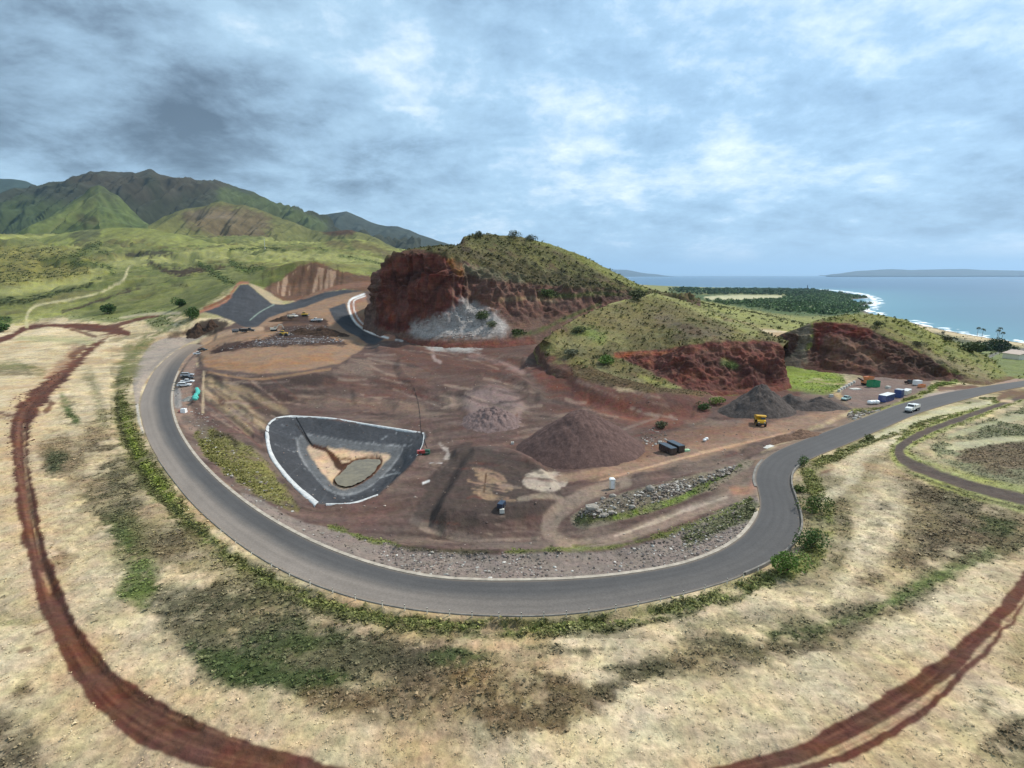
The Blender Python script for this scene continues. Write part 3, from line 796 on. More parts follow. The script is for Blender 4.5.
W.line([(726, 497), (690, 509), (650, 524), (615, 536)], 1.2, lin(190, 170, 150), 1.2, 1.5, 0.8, 0)
W.line([(550, 545), (500, 545), (440, 530), (412, 520)], [6, 5, 4, 3], lin(120, 104, 94), 3, 2, 0.8, 0)
W.line([(420, 528), (460, 540), (500, 540), (540, 538)], 1.2, lin(156, 136, 120), 1.5, 1.5, 0.7, 0)
# planted island and the stony bank below the road
ISLAND = [(571, 521), (580, 510), (612, 497), (650, 486), (700, 474), (738, 463), (752, 462), (745, 470), (716, 487), (664, 506), (616, 522), (586, 528)]
W.poly(ISLAND, lin(134, 122, 104), 1.5, 2, 1, 0.4)
W.line([(580, 520), (602, 516), (612, 516)], 5, lin(92, 96, 54), 2, 2, 0.9, 1)
W.line([(615, 518), (650, 508), (676, 500), (706, 486)], 2.6, lin(118, 134, 56), 1.5, 2, 0.95, 1)
W.line([(690, 492), (702, 486), (722, 476), (740, 466)], 2.2, lin(84, 100, 46), 1.5, 2, 0.9, 1)
BANK = [(296, 520), (330, 528), (400, 546), (470, 553), (540, 552), (600, 552), (650, 541), (700, 520), (752, 497), (758, 508), (742, 534), (706, 556), (650, 570), (590, 577), (500, 580), (430, 576), (370, 562), (320, 546), (280, 524), (240, 495), (262, 500)]
W.poly(BANK, lin(140, 126, 116), 1.5, 1.5, 1, 0.25)
W.line([(330, 527), (372, 540), (400, 546)], 2.2, lin(120, 128, 66), 1.6, 2.5, 0.9, 1)
W.line([(400, 547), (440, 551), (500, 552)], 2.5, lin(86, 82, 58), 2, 2, 0.8, 0.6)
W.line([(505, 552), (560, 549), (610, 547), (660, 536), (716, 516), (750, 500)], 2.4, lin(118, 124, 64), 2, 3, 0.85, 1)
W.line([(690, 538), (720, 525), (750, 510)], 8, lin(110, 112, 78), 3, 4, 0.85, 0.8)
W.poly([(196, 428), (222, 432), (250, 448), (272, 472), (292, 500), (298, 512), (276, 504), (246, 488), (216, 466), (200, 446)], lin(134, 128, 76), 2, 4, 0.95, 0.9)
W.line([(214, 436), (228, 436), (236, 444)], 4, lin(80, 74, 52), 2, 3, 0.8, 0.8)
# parking, lots on the left inside of the road
W.line([(196, 352), (188, 366), (184, 388), (182, 408), (192, 426)], [4, 7, 9, 9, 7], lin(150, 124, 108), 2, 1.5, 0.95, 0)
W.line([(177, 392), (178, 404)], 4, lin(164, 156, 148), 1.5, 1, 0.9, 0)
W.line([(186, 420), (200, 424), (204, 436)], 5, lin(112, 96, 86), 2, 3, 0.8, 0.2)
W.poly([(134, 396), (133, 378), (140, 360), (150, 346), (164, 338), (190, 337), (204, 336), (182, 347), (166, 358), (152, 372), (142, 390), (138, 408)], lin(164, 150, 136), 1, 0.6, 1, 0)
W.line([(137, 405), (139, 420), (143, 432)], 1.2, lin(200, 192, 180), 0.8, 0.4, 0.9, 0)
W.line([(170, 337), (186, 332), (212, 324)], 3, lin(96, 78, 64), 2, 2, 0.9, 0.2)
W.line([(204, 341), (216, 336), (236, 331), (262, 329)], [4, 3, 2.4, 2], lin(184, 152, 122), 1.2, 0.8, 0.9, 0)
W.poly([(190, 335), (195, 323), (211, 318), (227, 322), (222, 330), (206, 337)], lin(66, 54, 46), 1.5, 2, 0.95, 0.2)
# verges of the road
W.line([(190, 320), (165, 330), (142, 345), (126, 368), (121, 395), (126, 425), (140, 462), (168, 500), (205, 540), (252, 574), (312, 602), (380, 619), (450, 627), (512, 629), (580, 627), (650, 615), (710, 600), (758, 584), (786, 570)],
       [3, 4, 6, 7, 8, 9, 10, 10, 10, 10, 10, 10, 10, 10, 10, 10, 9, 9, 7], lin(110, 114, 64), 5, 7, 0.95, 1)
W.line([(119, 372), (117, 400), (122, 432), (138, 470), (170, 512), (214, 554), (270, 590), (340, 616), (420, 630), (512, 636), (600, 632), (680, 616), (740, 598)], 2.0, lin(74, 72, 46), 2, 3, 0.7, 1)
W.line([(126, 420), (140, 458), (170, 498)], 3, lin(140, 150, 66), 2.5, 3, 0.7, 1)
W.line([(790, 572), (812, 556), (824, 530), (824, 505), (814, 486), (808, 468), (828, 460), (862, 446), (900, 430), (940, 414), (990, 400), (1040, 390)], [8, 12, 12, 10, 9, 6, 5, 5, 5, 4, 3, 2], lin(132, 132, 76), 4, 5, 0.95, 1)
W.line([(838, 560), (846, 530), (838, 505)], 9, lin(108, 100, 70), 5, 6, 0.7, 0.9)
W.line([(860, 402), (900, 406), (930, 394)], 4, lin(146, 150, 76), 3, 3, 0.8, 1)
# scrub and bare patches of the near field
W.poly([(128, 598), (160, 575), (220, 585), (280, 598), (340, 622), (410, 640), (440, 660), (380, 690), (300, 696), (236, 692), (196, 664), (160, 628)], SCRUB, 14, 16, 0.9, 0.95)
W.poly([(190, 640), (230, 650), (290, 665), (350, 672), (330, 690), (270, 694), (220, 685), (190, 664)], lin(70, 84, 44), 8, 10, 0.9, 1)
W.poly([(108, 520), (135, 515), (150, 545), (160, 590), (140, 612), (112, 600), (128, 560)], lin(98, 112, 56), 7, 8, 0.95, 1)
W.poly([(90, 500), (130, 505), (200, 545), (250, 570), (230, 592), (160, 560)], lin(128, 116, 84), 8, 12, 0.7, 0.9)
W.poly([(330, 700), (400, 690), (430, 672), (490, 662), (560, 672), (620, 690), (590, 722), (520, 738), (450, 732), (390, 716)], lin(100, 82, 56), 10, 14, 0.9, 0.95)
W.poly([(300, 690), (360, 690), (420, 704), (380, 722), (320, 712)], lin(112, 92, 66), 8, 10, 0.8, 0.9)
W.poly([(380, 650), (440, 640), (470, 655), (440, 676), (390, 676)], lin(84, 76, 56), 7, 9, 0.85, 0.95)
W.line([(600, 690), (660, 668), (730, 655), (800, 645), (850, 628), (900, 604), (940, 578)], [8, 14, 16, 18, 18, 16, 10], lin(96, 88, 62), 10, 14, 0.85, 0.95)
W.line([(690, 625), (740, 620), (800, 616)], 8, lin(104, 102, 78), 8, 10, 0.6, 0.95)
W.line([(820, 626), (870, 612), (920, 586), (980, 556), (1050, 528)], [4, 6, 8, 9, 9], lin(104, 118, 64), 5, 6, 0.85, 1)
W.poly([(905, 480), (960, 488), (1030, 512), (1040, 545), (980, 560), (920, 565), (880, 545), (900, 510)], lin(122, 108, 80), 18, 24, 0.85, 0.95)
W.poly([(930, 520), (990, 520), (1010, 540), (960, 556), (920, 548)], lin(98, 84, 62), 8, 10, 0.7, 0.95)
W.poly([(860, 500), (890, 480), (905, 520), (880, 570), (850, 600), (820, 600), (850, 560)], STRAW, 8, 9, 0.7, 0.7)
W.line([(840, 470), (870, 450), (900, 440)], 7, STRAW, 5, 5, 0.8, 0.6)
W.line([(820, 500), (845, 486), (856, 470)], 6, lin(212, 196, 164), 4, 5, 0.85, 0.5)
for px_, py_, rx_, ry_, c_ in ((115, 490, 16, 26, 0), (175, 548, 34, 16, 1), (235, 600, 40, 14, 0), (120, 545, 12, 22, 2), (300, 640, 46, 16, 2), (360, 655, 44, 14, 0), (420, 690, 40, 12, 1), (250, 660, 40, 14, 2),
                            (520, 700, 60, 16, 1), (640, 668, 40, 8, 0), (720, 640, 44, 9, 0), (790, 632, 40, 10, 2), (850, 610, 30, 10, 0), (905, 560, 26, 10, 1), (960, 500, 26, 10, 0), (990, 528, 22, 9, 2), (870, 580, 18, 10, 1),
                            (700, 660, 34, 7, 1), (880, 520, 10, 16, 0), (930, 495, 16, 8, 1), (70, 405, 6, 12, 0), (95, 445, 10, 14, 1), (560, 650, 50, 6, 0), (460, 655, 40, 8, 2), (60, 560, 10, 10, 1), (20, 690, 14, 10, 1), (985, 700, 16, 12, 1)):
    a_ = np.linspace(0, 2 * np.pi, 12, endpoint=False)
    W.poly([(px_ + rx_ * math.cos(q_) * rng.uniform(0.75, 1.2), py_ + ry_ * math.sin(q_) * rng.uniform(0.7, 1.25)) for q_ in a_], (lin(88, 84, 60), lin(100, 86, 62), lin(74, 86, 48))[c_], ry_ * 0.7, ry_ * 1.1, 0.85, 0.95)
W.poly([(990, 730), (1040, 715), (1080, 760), (1040, 800), (970, 790)], lin(96, 84, 60), 8, 12, 0.9, 1)
W.poly([(-30, 720), (15, 712), (45, 740), (20, 790), (-30, 790)], lin(94, 84, 64), 8, 12, 0.9, 1)
W.poly([(1005, 590), (1040, 580), (1060, 660), (1018, 690), (1000, 660)], lin(150, 134, 98), 8, 10, 0.6, 1)
W.poly([(36, 444), (60, 436), (84, 450), (88, 470), (60, 478), (40, 466)], lin(128, 110, 82), 6, 8, 0.85, 0.95)
W.poly([(46, 452), (66, 454), (62, 470), (48, 474)], lin(78, 84, 56), 4, 5, 0.9, 1)
W.line([(62, 395), (68, 410), (76, 420)], 4, lin(88, 102, 56), 3, 3, 0.95, 1)
W.line([(88, 375), (96, 392), (104, 420)], 6, lin(128, 122, 86), 5, 6, 0.8, 0.95)
W.line([(-20, 368), (20, 366), (40, 372)], 5, lin(112, 112, 72), 3, 4, 0.85, 0.95)
W.line([(-20, 372), (30, 374)], 2, lin(88, 80, 56), 2, 2, 0.7, 0.9)
W.line([(20, 338), (60, 340), (95, 342)], 3, lin(168, 166, 118), 3, 3, 0.7, 0.8)
W.line([(70, 318), (110, 320), (140, 314), (175, 312)], 2.5, lin(140, 146, 94), 2, 2, 0.7, 0.9)
W.poly([(148, 322), (165, 318), (178, 326), (160, 332)], lin(112, 122, 74), 3, 3, 0.9, 1)
W.line([(128, 350), (134, 366), (128, 380)], 6, lin(128, 124, 84), 4, 5, 0.8, 1)
W.line([(-20, 620), (20, 622), (46, 616)], 6, lin(150, 142, 96), 5, 6, 0.8, 1)
# bare peach-coloured soil beside the tracks
W.line([(64, 374), (30, 410), (20, 460), (36, 550), (78, 652), (156, 726), (282, 766)], [10, 18, 18, 22, 32, 42, 30], lin(208, 174, 134), 14, 10, 0.5, 0.5)
W.line([(700, 783), (800, 760), (910, 702), (980, 640), (1030, 582)], [28, 34, 38, 32, 24], lin(210, 180, 140), 14, 10, 0.5, 0.5)
# reddish churned earth
W.line([(118, 331), (106, 337), (86, 354), (64, 374), (42, 394), (26, 412), (20, 428), (21, 460), (26, 500), (36, 550), (54, 604), (78, 652), (112, 694), (156, 726), (214, 750), (282, 766), (380, 790)],
       [4, 2.6, 3.4, 5.5, 10, 11, 8.5, 8, 8.5, 10.5, 14, 17, 21, 23, 20, 15, 12], REDD, 2.2, 3.6, 1, 0)
W.line([(24, 424), (25, 460), (30, 505), (41, 560)], [1, 1.2, 1.6, 0.6], lin(190, 152, 118), 0.9, 1.2, 0.9, 0.3)
W.line([(44, 575), (50, 590)], 2, lin(184, 146, 112), 1.2, 3, 0.7, 0.3)
W.line([(76, 350), (66, 362), (50, 378)], 5, REDL, 3, 4, 0.5, 0.1)
W.line([(72, 357), (80, 350), (84, 347)], 3, REDD, 1.5, 2, 0.8, 0)
W.line([(-30, 412), (4, 415), (20, 418)], [3, 3, 3], REDD, 2, 4, 0.85, 0)
W.line([(46, 410), (52, 404)], 3, REDD, 1.2, 2, 0.85, 0)
W.line([(80, 640), (120, 684), (170, 716), (240, 742)], [1.5, 2, 2, 1.4], lin(150, 106, 80), 1.2, 2.5, 0.55, 0.1)
W.line([(62, 640), (96, 690), (150, 732)], 1.2, lin(72, 40, 30), 1.2, 1.5, 0.6, 0)
W.line([(20, 652), (30, 648)], 4, REDD, 2, 3, 0.7, 0.1)
W.line([(36, 634), (56, 626)], 2, REDD, 1.5, 2, 0.7, 0)
W.line([(480, 815), (600, 800), (700, 783), (790, 762), (850, 738), (910, 702), (960, 662), (1000, 620), (1030, 582), (1080, 518), (1150, 450)], [14, 14, 15, 17, 20, 20, 17, 14, 12, 10, 7], REDD, 2.2, 3.6, 1, 0)
W.line([(690, 788), (790, 768), (856, 741), (916, 706), (966, 664), (1006, 622), (1034, 586)], [3, 4, 5, 5, 4.5, 4, 3], lin(196, 166, 130), 2, 4, 0.9, 0.5)
W.line([(870, 722), (884, 716)], 4, REDD, 2, 2, 0.8, 0)
TRK1 = np.array([(64, 374), (42, 394), (26, 412), (20, 428), (21, 460), (26, 500), (36, 550), (54, 604), (78, 652), (112, 694), (156, 726), (214, 750), (282, 766)], float)
HW1 = np.array([5, 9, 10, 8, 8, 8, 10, 13, 16, 20, 22, 19, 14], float)
TRK2 = np.array([(600, 800), (700, 783), (790, 762), (850, 738), (910, 702), (960, 662), (1000, 620), (1030, 582)], float)
HW2 = np.array([13, 14, 16, 19, 19, 16, 13, 11], float)
for TR_, HW_ in ((TRK1, HW1), (TRK2, HW2)):          # ruts and crumbled ridges along the churned tracks
    tn_ = np.gradient(TR_, axis=0); tn_ /= np.linalg.norm(tn_, axis=1)[:, None]; nn_ = np.column_stack([-tn_[:, 1], tn_[:, 0]])
    for of_ in (-0.78, -0.5, -0.2, 0.12, 0.4, 0.72):
        j_ = of_ + rng.normal(size=len(TR_)) * 0.10
        q_ = TR_ + nn_ * (HW_ * j_)[:, None]
        W.line([tuple(v_) for v_ in q_], np.clip(HW_ * 0.05, 0.4, 1.3), (lin(72, 44, 34), lin(132, 92, 72), lin(84, 52, 40))[int(rng.integers(3))], 1.6, 3.0, 0.55, 0)
W.line([(-130, 378), (0, 340), (24, 329), (44, 325.5), (70, 326), (98, 328), (128, 333)], [3.5, 3, 2.4, 2.2, 2.6, 4, 2.5], REDD, 1, 1, 1, 0)
W.line([(64, 327), (84, 333), (96, 337)], 1.2, REDD, 0.8, 1, 0.8, 0)
W.line([(108, 328), (128, 322), (145, 317.5), (158, 316)], [3, 1.6, 1.2, 0.8], REDD, 0.9, 0.8, 0.95, 0)
W.line([(120, 318), (150, 314), (180, 313)], 1, lin(200, 182, 154), 1, 1, 0.7, 0.2)
W.line([(27, 327), (26.5, 318), (31, 309), (44, 304), (70, 299.5), (96, 294), (112, 287), (124, 279), (127, 271), (130, 266)], [1.4, 1.3, 1.2, 1, 0.9, 0.8, 0.9, 1.2, 1, 0.6], lin(196, 184, 140), 0.8, 0.5, 0.95, 0, near=400)
# right: gravel loop with grassy verges, field inside it
W.poly([(930, 450), (960, 432), (1000, 416), (1050, 405), (1080, 500), (1030, 492), (970, 476)], lin(128, 128, 96), 4, 4, 0.95, 0.9)
W.poly([(960, 452), (1000, 444), (1050, 442), (1060, 470), (1010, 474), (975, 466)], lin(116, 96, 76), 5, 6, 0.8, 0.8)
W.line([(950, 448), (1000, 440), (1040, 438)], 2.2, lin(196, 190, 152), 1.5, 2.5, 0.8, 0.4)
W.line([(950, 436), (990, 424), (1030, 414)], 1.6, lin(190, 186, 146), 1.5, 2, 0.6, 0.4)
LOOP = [(1180, 533), (1030, 501), (975, 487), (935, 474), (908, 462), (899, 453), (904, 444), (930, 430), (968, 416), (1004, 403), (1030, 395)]
W.line(LOOP, [14, 13, 11, 11, 10, 9, 8, 7, 6, 5, 4], lin(164, 164, 100), 2.5, 2.5, 0.95, 0.9)
W.line([(906, 472), (950, 488), (1000, 503), (1060, 516)], 1.0, lin(90, 88, 58), 1.2, 1, 0.8, 1)
W.line(LOOP, [6, 5.6, 5.2, 5, 5, 5, 4, 3.2, 2.6, 2.2, 2], lin(92, 80, 72), 1, 0.8, 1, 0)
W.line([(1000, 398), (1012, 394), (1040, 396)], 4, lin(112, 84, 68), 2, 2, 0.9, 0)
W.line([(1002, 401), (1012, 401)], 1.4, lin(214, 186, 150), 1, 1, 0.9, 0)
W.line([(870, 440), (930, 416), (990, 402)], 3, lin(206, 196, 160), 2, 2, 0.8, 0.5)
# yard at the foot of the right hill
W.poly([(784, 366), (802, 362), (828, 370), (846, 378), (842, 388), (824, 394), (798, 390), (786, 388)], lin(132, 146, 66), 2, 2.5, 1, 0.9)
W.poly([(840, 390), (858, 379), (884, 374), (918, 376), (932, 384), (924, 392), (900, 402), (876, 412), (852, 408)], lin(132, 112, 102), 1.6, 1.5, 1, 0.05)
W.line([(880, 374), (910, 376)], 2, lin(120, 124, 96), 2, 2, 0.7, 0.6)
W.line([(926, 396), (942, 394), (966, 390)], 2.4, lin(170, 154, 144), 1.2, 1, 0.95, 0)
W.line([(852, 412), (884, 410), (908, 400), (924, 393)], 2.6, lin(142, 144, 76), 1.6, 2, 0.9, 1)
W.line([(852, 417), (870, 416), (880, 412)], 2.4, lin(150, 136, 104), 1.5, 2, 0.8, 0.3)
W.line([(930, 388), (950, 382), (968, 380)], 2.4, lin(132, 146, 66), 1.5, 1.5, 0.9, 1, far=300)
W.line([(940, 389), (975, 387)], 2.4, lin(112, 80, 66), 1.5, 1.5, 0.9, 0, far=300)
W.line([(985, 382), (1010, 380), (1040, 374)], 2.6, lin(164, 138, 124), 1.5, 1.5, 0.9, 0, far=300)
W.line([(800, 402), (830, 404), (845, 408)], 4, lin(104, 86, 76), 2, 2, 0.9, 0)
# coast
W.poly([(640, 284), (660, 297), (700, 309), (740, 322), (790, 338), (820, 330), (900, 322), (900, 280), (640, 280)], lin(144, 144, 84), 3, 3, 1, 0.7, near=380, smooth=False)
f = sstep(-0.1, 0.4, 0.5 * gn[1] + 0.6 * gn[0] + 0.5 * fbm2(gX, gY, 40, 3, 0.6)) * (gX > 60) * (gY > 380)
g.c = g.c * (1 - 0.55 * f[:, None]) + lin(138, 132, 84) * 0.55 * f[:, None]
W.line([(670, 302), (700, 306), (730, 318)], 2.5, lin(104, 106, 60), 2, 3, 0.7, 1, near=380)
W.poly([(668, 290), (700, 293), (760, 294), (860, 300), (876, 306), (860, 314), (820, 317), (770, 313), (720, 303), (680, 297)], lin(70, 92, 54), 2, 2, 1, 1.0, near=700)
W.poly([(705, 296.5), (740, 295), (782, 295.5), (780, 299), (740, 300), (712, 300)], lin(196, 190, 150), 0.8, 1.0, 0.95, 0.3, near=700)
W.line([(786, 306), (815, 306)], 1.2, lin(170, 172, 120), 0.8, 1, 0.9, 0.3, near=700)
W.line([(838, 305), (862, 305)], 0.7, lin(190, 184, 150), 0.6, 0.5, 0.9, 0.3, near=700)
W.poly([(926, 334), (1000, 346), (1100, 352), (1200, 380), (1100, 400), (1000, 385), (940, 360)], lin(126, 134, 84), 1.5, 2, 1, 0.6, near=268, smooth=False)
W.line([(930, 334), (980, 344), (1040, 352)], 2.2, lin(92, 92, 70), 1.5, 2, 0.9, 0.6, near=330)
W.line([(944, 341), (990, 350), (1040, 356)], 1.2, lin(156, 156, 108), 1, 1.5, 0.8, 0.6, near=330)
W.line([(990, 356), (1005, 351), (1040, 350)], 1.6, lin(122, 116, 116), 1, 1, 0.9, 0, near=330)
beach = (gZ < SEA + 0.9) & (gZ > SEA - 6) & (gY > 300)
g.c[beach] = lin(122, 112, 98)
# worn edges, fine colour grain
g.mul(1 + 0.13 * gn[2] * (0.25 + 0.75 * g.v) + 0.16 * gn[3] * (0.25 + 0.75 * g.v) + 0.05 * gn[1])
np.clip(g.c, 0.012, 0.8, out=g.c)
# the pond's own lining, sand and silt
W.poly(POND_OUT, LINER * 0.95, 0.8, 0.3, 1, 0.0)
W.poly(POND_IN, lin(112, 112, 112), 2.2, 0.6, 0.8, 0.0)
W.line(POND_IN + POND_IN[:1], 0.6, lin(150, 150, 150), 1.0, 0.8, 0.8, 0.0)
W.line([(397, 430), (410, 464), (378, 480)], 0.01, LINER, 0.3, 0, 0, 0)
W.poly([(307, 447), (320, 446), (350, 450), (389, 455), (384, 463), (371, 477), (352, 487), (339, 488), (325, 476), (314, 461)], SAND, 1.5, 0.8, 1, 0.0)
W.line([(314, 446), (326, 450), (334, 458), (340, 466), (348, 466)], [2, 2.6, 3.4, 4, 4], lin(82, 52, 36), 0.9, 0.8, 1, 0.0)
W.line([(334, 458), (350, 459)], 1.6, lin(104, 66, 46), 1, 0.8, 0.9, 0.0)
W.poly([(333, 482), (338, 474), (350, 461), (360, 458), (373, 457), (382, 459), (381, 466), (372, 477), (358, 485), (344, 488)], lin(92, 60, 42), 1.0, 0.5, 1, 0.0)
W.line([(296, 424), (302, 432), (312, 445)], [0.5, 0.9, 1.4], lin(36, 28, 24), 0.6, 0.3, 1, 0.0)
W.line([(424, 434), (423, 444)], 0.9, lin(170, 172, 174), 0.7, 0.4, 0.8, 0.0)
W.line([(380, 478), (392, 474), (400, 473)], 0.7, lin(150, 152, 152), 0.6, 0.4, 0.8, 0.0)
for i in range(46):          # pale scuffs and sand bags' dust on the lining
    k = rng.integers(len(POND_OUT)); t = rng.random()
    a = np.array(POND_OUT[k]); b = np.array(POND_IN[int(k / len(POND_OUT) * len(POND_IN))])
    q = a + (b - a) * t
    W.line([tuple(q), (q[0] + rng.uniform(0.3, 3), q[1] + rng.uniform(-0.5, 0.8))], 0.35, lin(150, 152, 154), 0.5, 0.2, 0.7, 0.0)

po_ = smooth_line(POND_OUT, 3, True); pi_ = smooth_line(POND_IN, 4, True)
for k_ in range(0, len(po_), 2):                      # welded seams of the sheets
    a = po_[k_]; b = pi_[int(np.argmin(np.hypot(*(pi_ - a).T)))]
    W.line([tuple(a), tuple((a + b) / 2 + rng.normal(size=2) * 0.4), tuple(b)], 0.15, (lin(104, 106, 110), lin(48, 49, 52))[k_ // 2 % 2], 0.55, 0.2, 0.6, 0.0)
for k_ in range(9):
    x_ = 212 + k_ * 6.5
    W.line([(x_ + 12 - k_ * 0.4, 291 + abs(k_ - 3.5) * 3.2), (x_ + 8, 312 + k_ * 1.2)], 0.15, (lin(100, 102, 106), lin(50, 51, 54))[k_ % 2], 0.6, 0.2, 0.45, 0.0, near=360)
gcol = np.column_stack([g.c, g.v])
gV = np.column_stack([gX, gY, gZ])
ii = np.arange(NR_ - 1)[:, None] * NT_ + np.arange(NT_)[None, :]
jj = np.arange(NR_ - 1)[:, None] * NT_ + ((np.arange(NT_) + 1) % NT_)[None, :]
gF = np.stack([ii, ii + NT_, jj + NT_, jj], -1).reshape(-1, 4)
# which piece of the setting each face belongs to
fc = gF[:, [0, 2]]
fpx = g.px[fc].mean(1); fpy = g.py[fc].mean(1); fY = gY[fc].mean(1)
part = np.zeros(len(gF), np.int32)
PARTS = ['ground']


def cut(name, pts=None, line=None, w=None, near=0, far=1e9):
    k = len(PARTS); PARTS.append(name)
    p = np.asarray(pts if pts is not None else line, float)
    m = 0 if pts is not None else np.max(w)
    i = np.nonzero((fpx > p[:, 0].min() - m) & (fpx < p[:, 0].max() + m) & (fpy > p[:, 1].min() - m) & (fpy < p[:, 1].max() + m) & (fY > near) & (fY < far))[0]
    if pts is not None: hit = inside(fpx[i], fpy[i], smooth_line(pts, 3, True))
    else:
        ww = np.broadcast_to(np.asarray(w, float), (len(p),))
        q = smooth_line(np.column_stack([p, ww]), 4)
        hit = seg_dist(fpx[i], fpy[i], q[:, :2], False, q[:, 2]) < 0
    part[i[hit]] = k


cut('foothills', pts=FOOT, near=380)
cut('coastal_plain', pts=[(600, 280), (660, 297), (700, 309), (740, 322), (790, 338), (905, 345), (1000, 372), (1120, 385), (1120, 340), (900, 318), (880, 285), (600, 278)], near=330)
cut('quarry_floor', pts=QPOLY, far=460)
cut('landfill_pad', pts=[(198, 352), (204, 366), (230, 371), (262, 374), (300, 371), (340, 363), (360, 351), (370, 342), (392, 340), (378, 325), (366, 300), (363, 292), (345, 290), (325, 294), (300, 304), (280, 310), (262, 318), (240, 328), (215, 334), (205, 342)], far=640)
cut('haul_road', line=[(757, 486), (738, 494), (700, 508), (650, 527), (606, 541), (572, 545), (552, 536), (550, 524), (562, 508), (592, 492), (640, 468), (690, 452), (740, 438), (800, 424), (848, 408)], w=7)
cut('dirt_track', line=[(118, 331), (106, 337), (86, 354), (64, 374), (42, 394), (26, 412), (20, 428), (21, 460), (26, 500), (36, 550), (54, 604), (78, 652), (112, 694), (156, 726), (214, 750), (282, 766), (380, 790)],
    w=[4, 2.6, 3.4, 5.5, 10, 11, 8.5, 8, 8.5, 10.5, 14, 17, 21, 23, 20, 15, 12])
cut('dirt_track', line=[(480, 815), (600, 800), (700, 783), (790, 762), (850, 738), (910, 702), (960, 662), (1000, 620), (1030, 582), (1080, 518), (1150, 450)], w=[14, 14, 15, 17, 20, 20, 17, 14, 12, 10, 7])
cut('dirt_track', line=[(-130, 378), (0, 340), (24, 329), (44, 325.5), (70, 326), (98, 328), (116, 331)], w=2.8)
cut('gravel_road', line=LOOP, w=[6, 5.6, 5.2, 5, 5, 5, 4, 3.2, 2.6, 2.2, 2])
cut('footpath', line=[(27, 327), (26.5, 318), (31, 309), (44, 304), (70, 299.5), (96, 294), (112, 287), (124, 279), (127, 271), (130, 266)], w=1.6, near=400)
cut('gravel_apron', pts=[(134, 396), (133, 378), (140, 360), (150, 346), (164, 338), (190, 337), (204, 336), (182, 347), (166, 358), (152, 372), (142, 390), (138, 408)])
cut('landfill_liner', pts=LIN_L, near=360)
cut('landfill_liner', pts=LIN_R, near=300)
cut('pond_liner', pts=POND_OUT)
SAND_POLY = [(307, 447), (320, 446), (350, 450), (389, 455), (384, 463), (371, 477), (352, 487), (339, 488), (325, 476), (314, 461)]
cut('pond_bed', pts=SAND_POLY)
ground_labels = {}
for k, nm in enumerate(PARTS):
    fs = gF[part == k]
    if not len(fs): continue
    u, inv = np.unique(fs, return_inverse=True)
    me = new_mesh(nm, gV[u], inv.reshape(-1, 4), True, gcol[u])
    o = link(nm, me, MAT_GROUND)
    if nm == 'pond_liner': tag(o, 'black plastic lining with white rim of the three-cornered pond', 'pond liner')
    elif nm == 'landfill_liner' and k == PARTS.index('landfill_liner'): tag(o, 'black lining on the left and back slopes of the brown landfill valley', 'liner')
    elif nm == 'landfill_liner': tag(o, 'smaller black lining below the red cliff, bordered by a white curving line', 'liner')
    else: tag(o, kind='structure')
print('ground built')

# ------------------------------------------------------------------ hills and mountains: surfaces stretched over rows of points
def loft(name, rows, nu, per_row, first_depth=False, back=((60, 0.35), (150, 0.0)), floor=-12.0):
    P = row_points(rows, first_depth)
    rsm = []
    for r, src in zip(P, rows):
        s = np.array([p[0] for p in src], float)
        s = (s - s[0]) / (s[-1] - s[0])
        uu = np.linspace(0, 1, nu)
        rsm.append(np.column_stack([np.interp(uu, s, r[:, k]) for k in range(3)]))
    top = rsm[-1]
    foot = rsm[0][:, 2]
    for dy, keep in back:
        b = top.copy(); rr = np.hypot(b[:, 0], b[:, 1]); b[:, 0] *= 1 + dy / rr; b[:, 1] *= 1 + dy / rr
        b[:, 2] = (foot + floor) * (1 - keep) + top[:, 2] * keep
        rsm.append(b)
    rsm[0] = rsm[0] + np.array([0, -1.5, -1.5])
    grid = []
    for i in range(len(rsm) - 1):
        n = per_row[i] if i < len(per_row) else 6
        for k in range(n):
            t = k / n
            grid.append(rsm[i] * (1 - t) + rsm[i + 1] * t)
    grid.append(rsm[-1])
    G = np.array(grid)                                 # (nv, nu, 3)
    vrow = np.concatenate([np.linspace(i, i + 1, (per_row[i] if i < len(per_row) else 6), endpoint=False) for i in range(len(rsm) - 1)] + [[len(rsm) - 1]])
    # round the breaks a little
    for _ in range(2):
        S = G.copy(); S[1:-1] = (G[:-2] + 2 * G[1:-1] + G[2:]) / 4
        T = S.copy(); T[:, 1:-1] = (S[:, :-2] + 2 * S[:, 1:-1] + S[:, 2:]) / 4
        G = T
    return G, vrow


def grid_normals(G):
    du = np.gradient(G, axis=1); dv = np.gradient(G, axis=0)
    n = np.cross(du, dv); n /= np.linalg.norm(n, axis=-1, keepdims=True) + 1e-9
    return n


def ledges(G, step, amp, wob):
    """broken horizontal beds: each overhangs the one below a little"""
    s_ = G[..., 2] / step + wob * fbm3(G, step * 2.2, 3, 0.55)
    f_ = s_ - np.floor(s_)
    return amp * (sstep(0.0, 0.85, f_) - sstep(0.85, 1.0, f_)) * (0.5 + 0.8 * np.clip(fbm3(G + 50, step * 3, 2) + 0.4, 0, 1))


def grid_faces(nv, nu):
    a = np.arange(nv - 1)[:, None] * nu + np.arange(nu - 1)[None, :]
    return np.stack([a, a + 1, a + nu + 1, a + nu], -1).reshape(-1, 4)


def hill_painter(G, base, veg, s=1.0):
    p = G.reshape(-1, 3)
    w = Painter(p[:, 0], p[:, 1], p[:, 2], base, veg)
    w.nz = [fbm3(p, 60 * s), fbm3(p + 40, 16 * s), fbm3(p + 80, 4.5 * s), fbm3(p + 10, 1.6 * s, 2)]
    return w, p


SAMPLES = {}


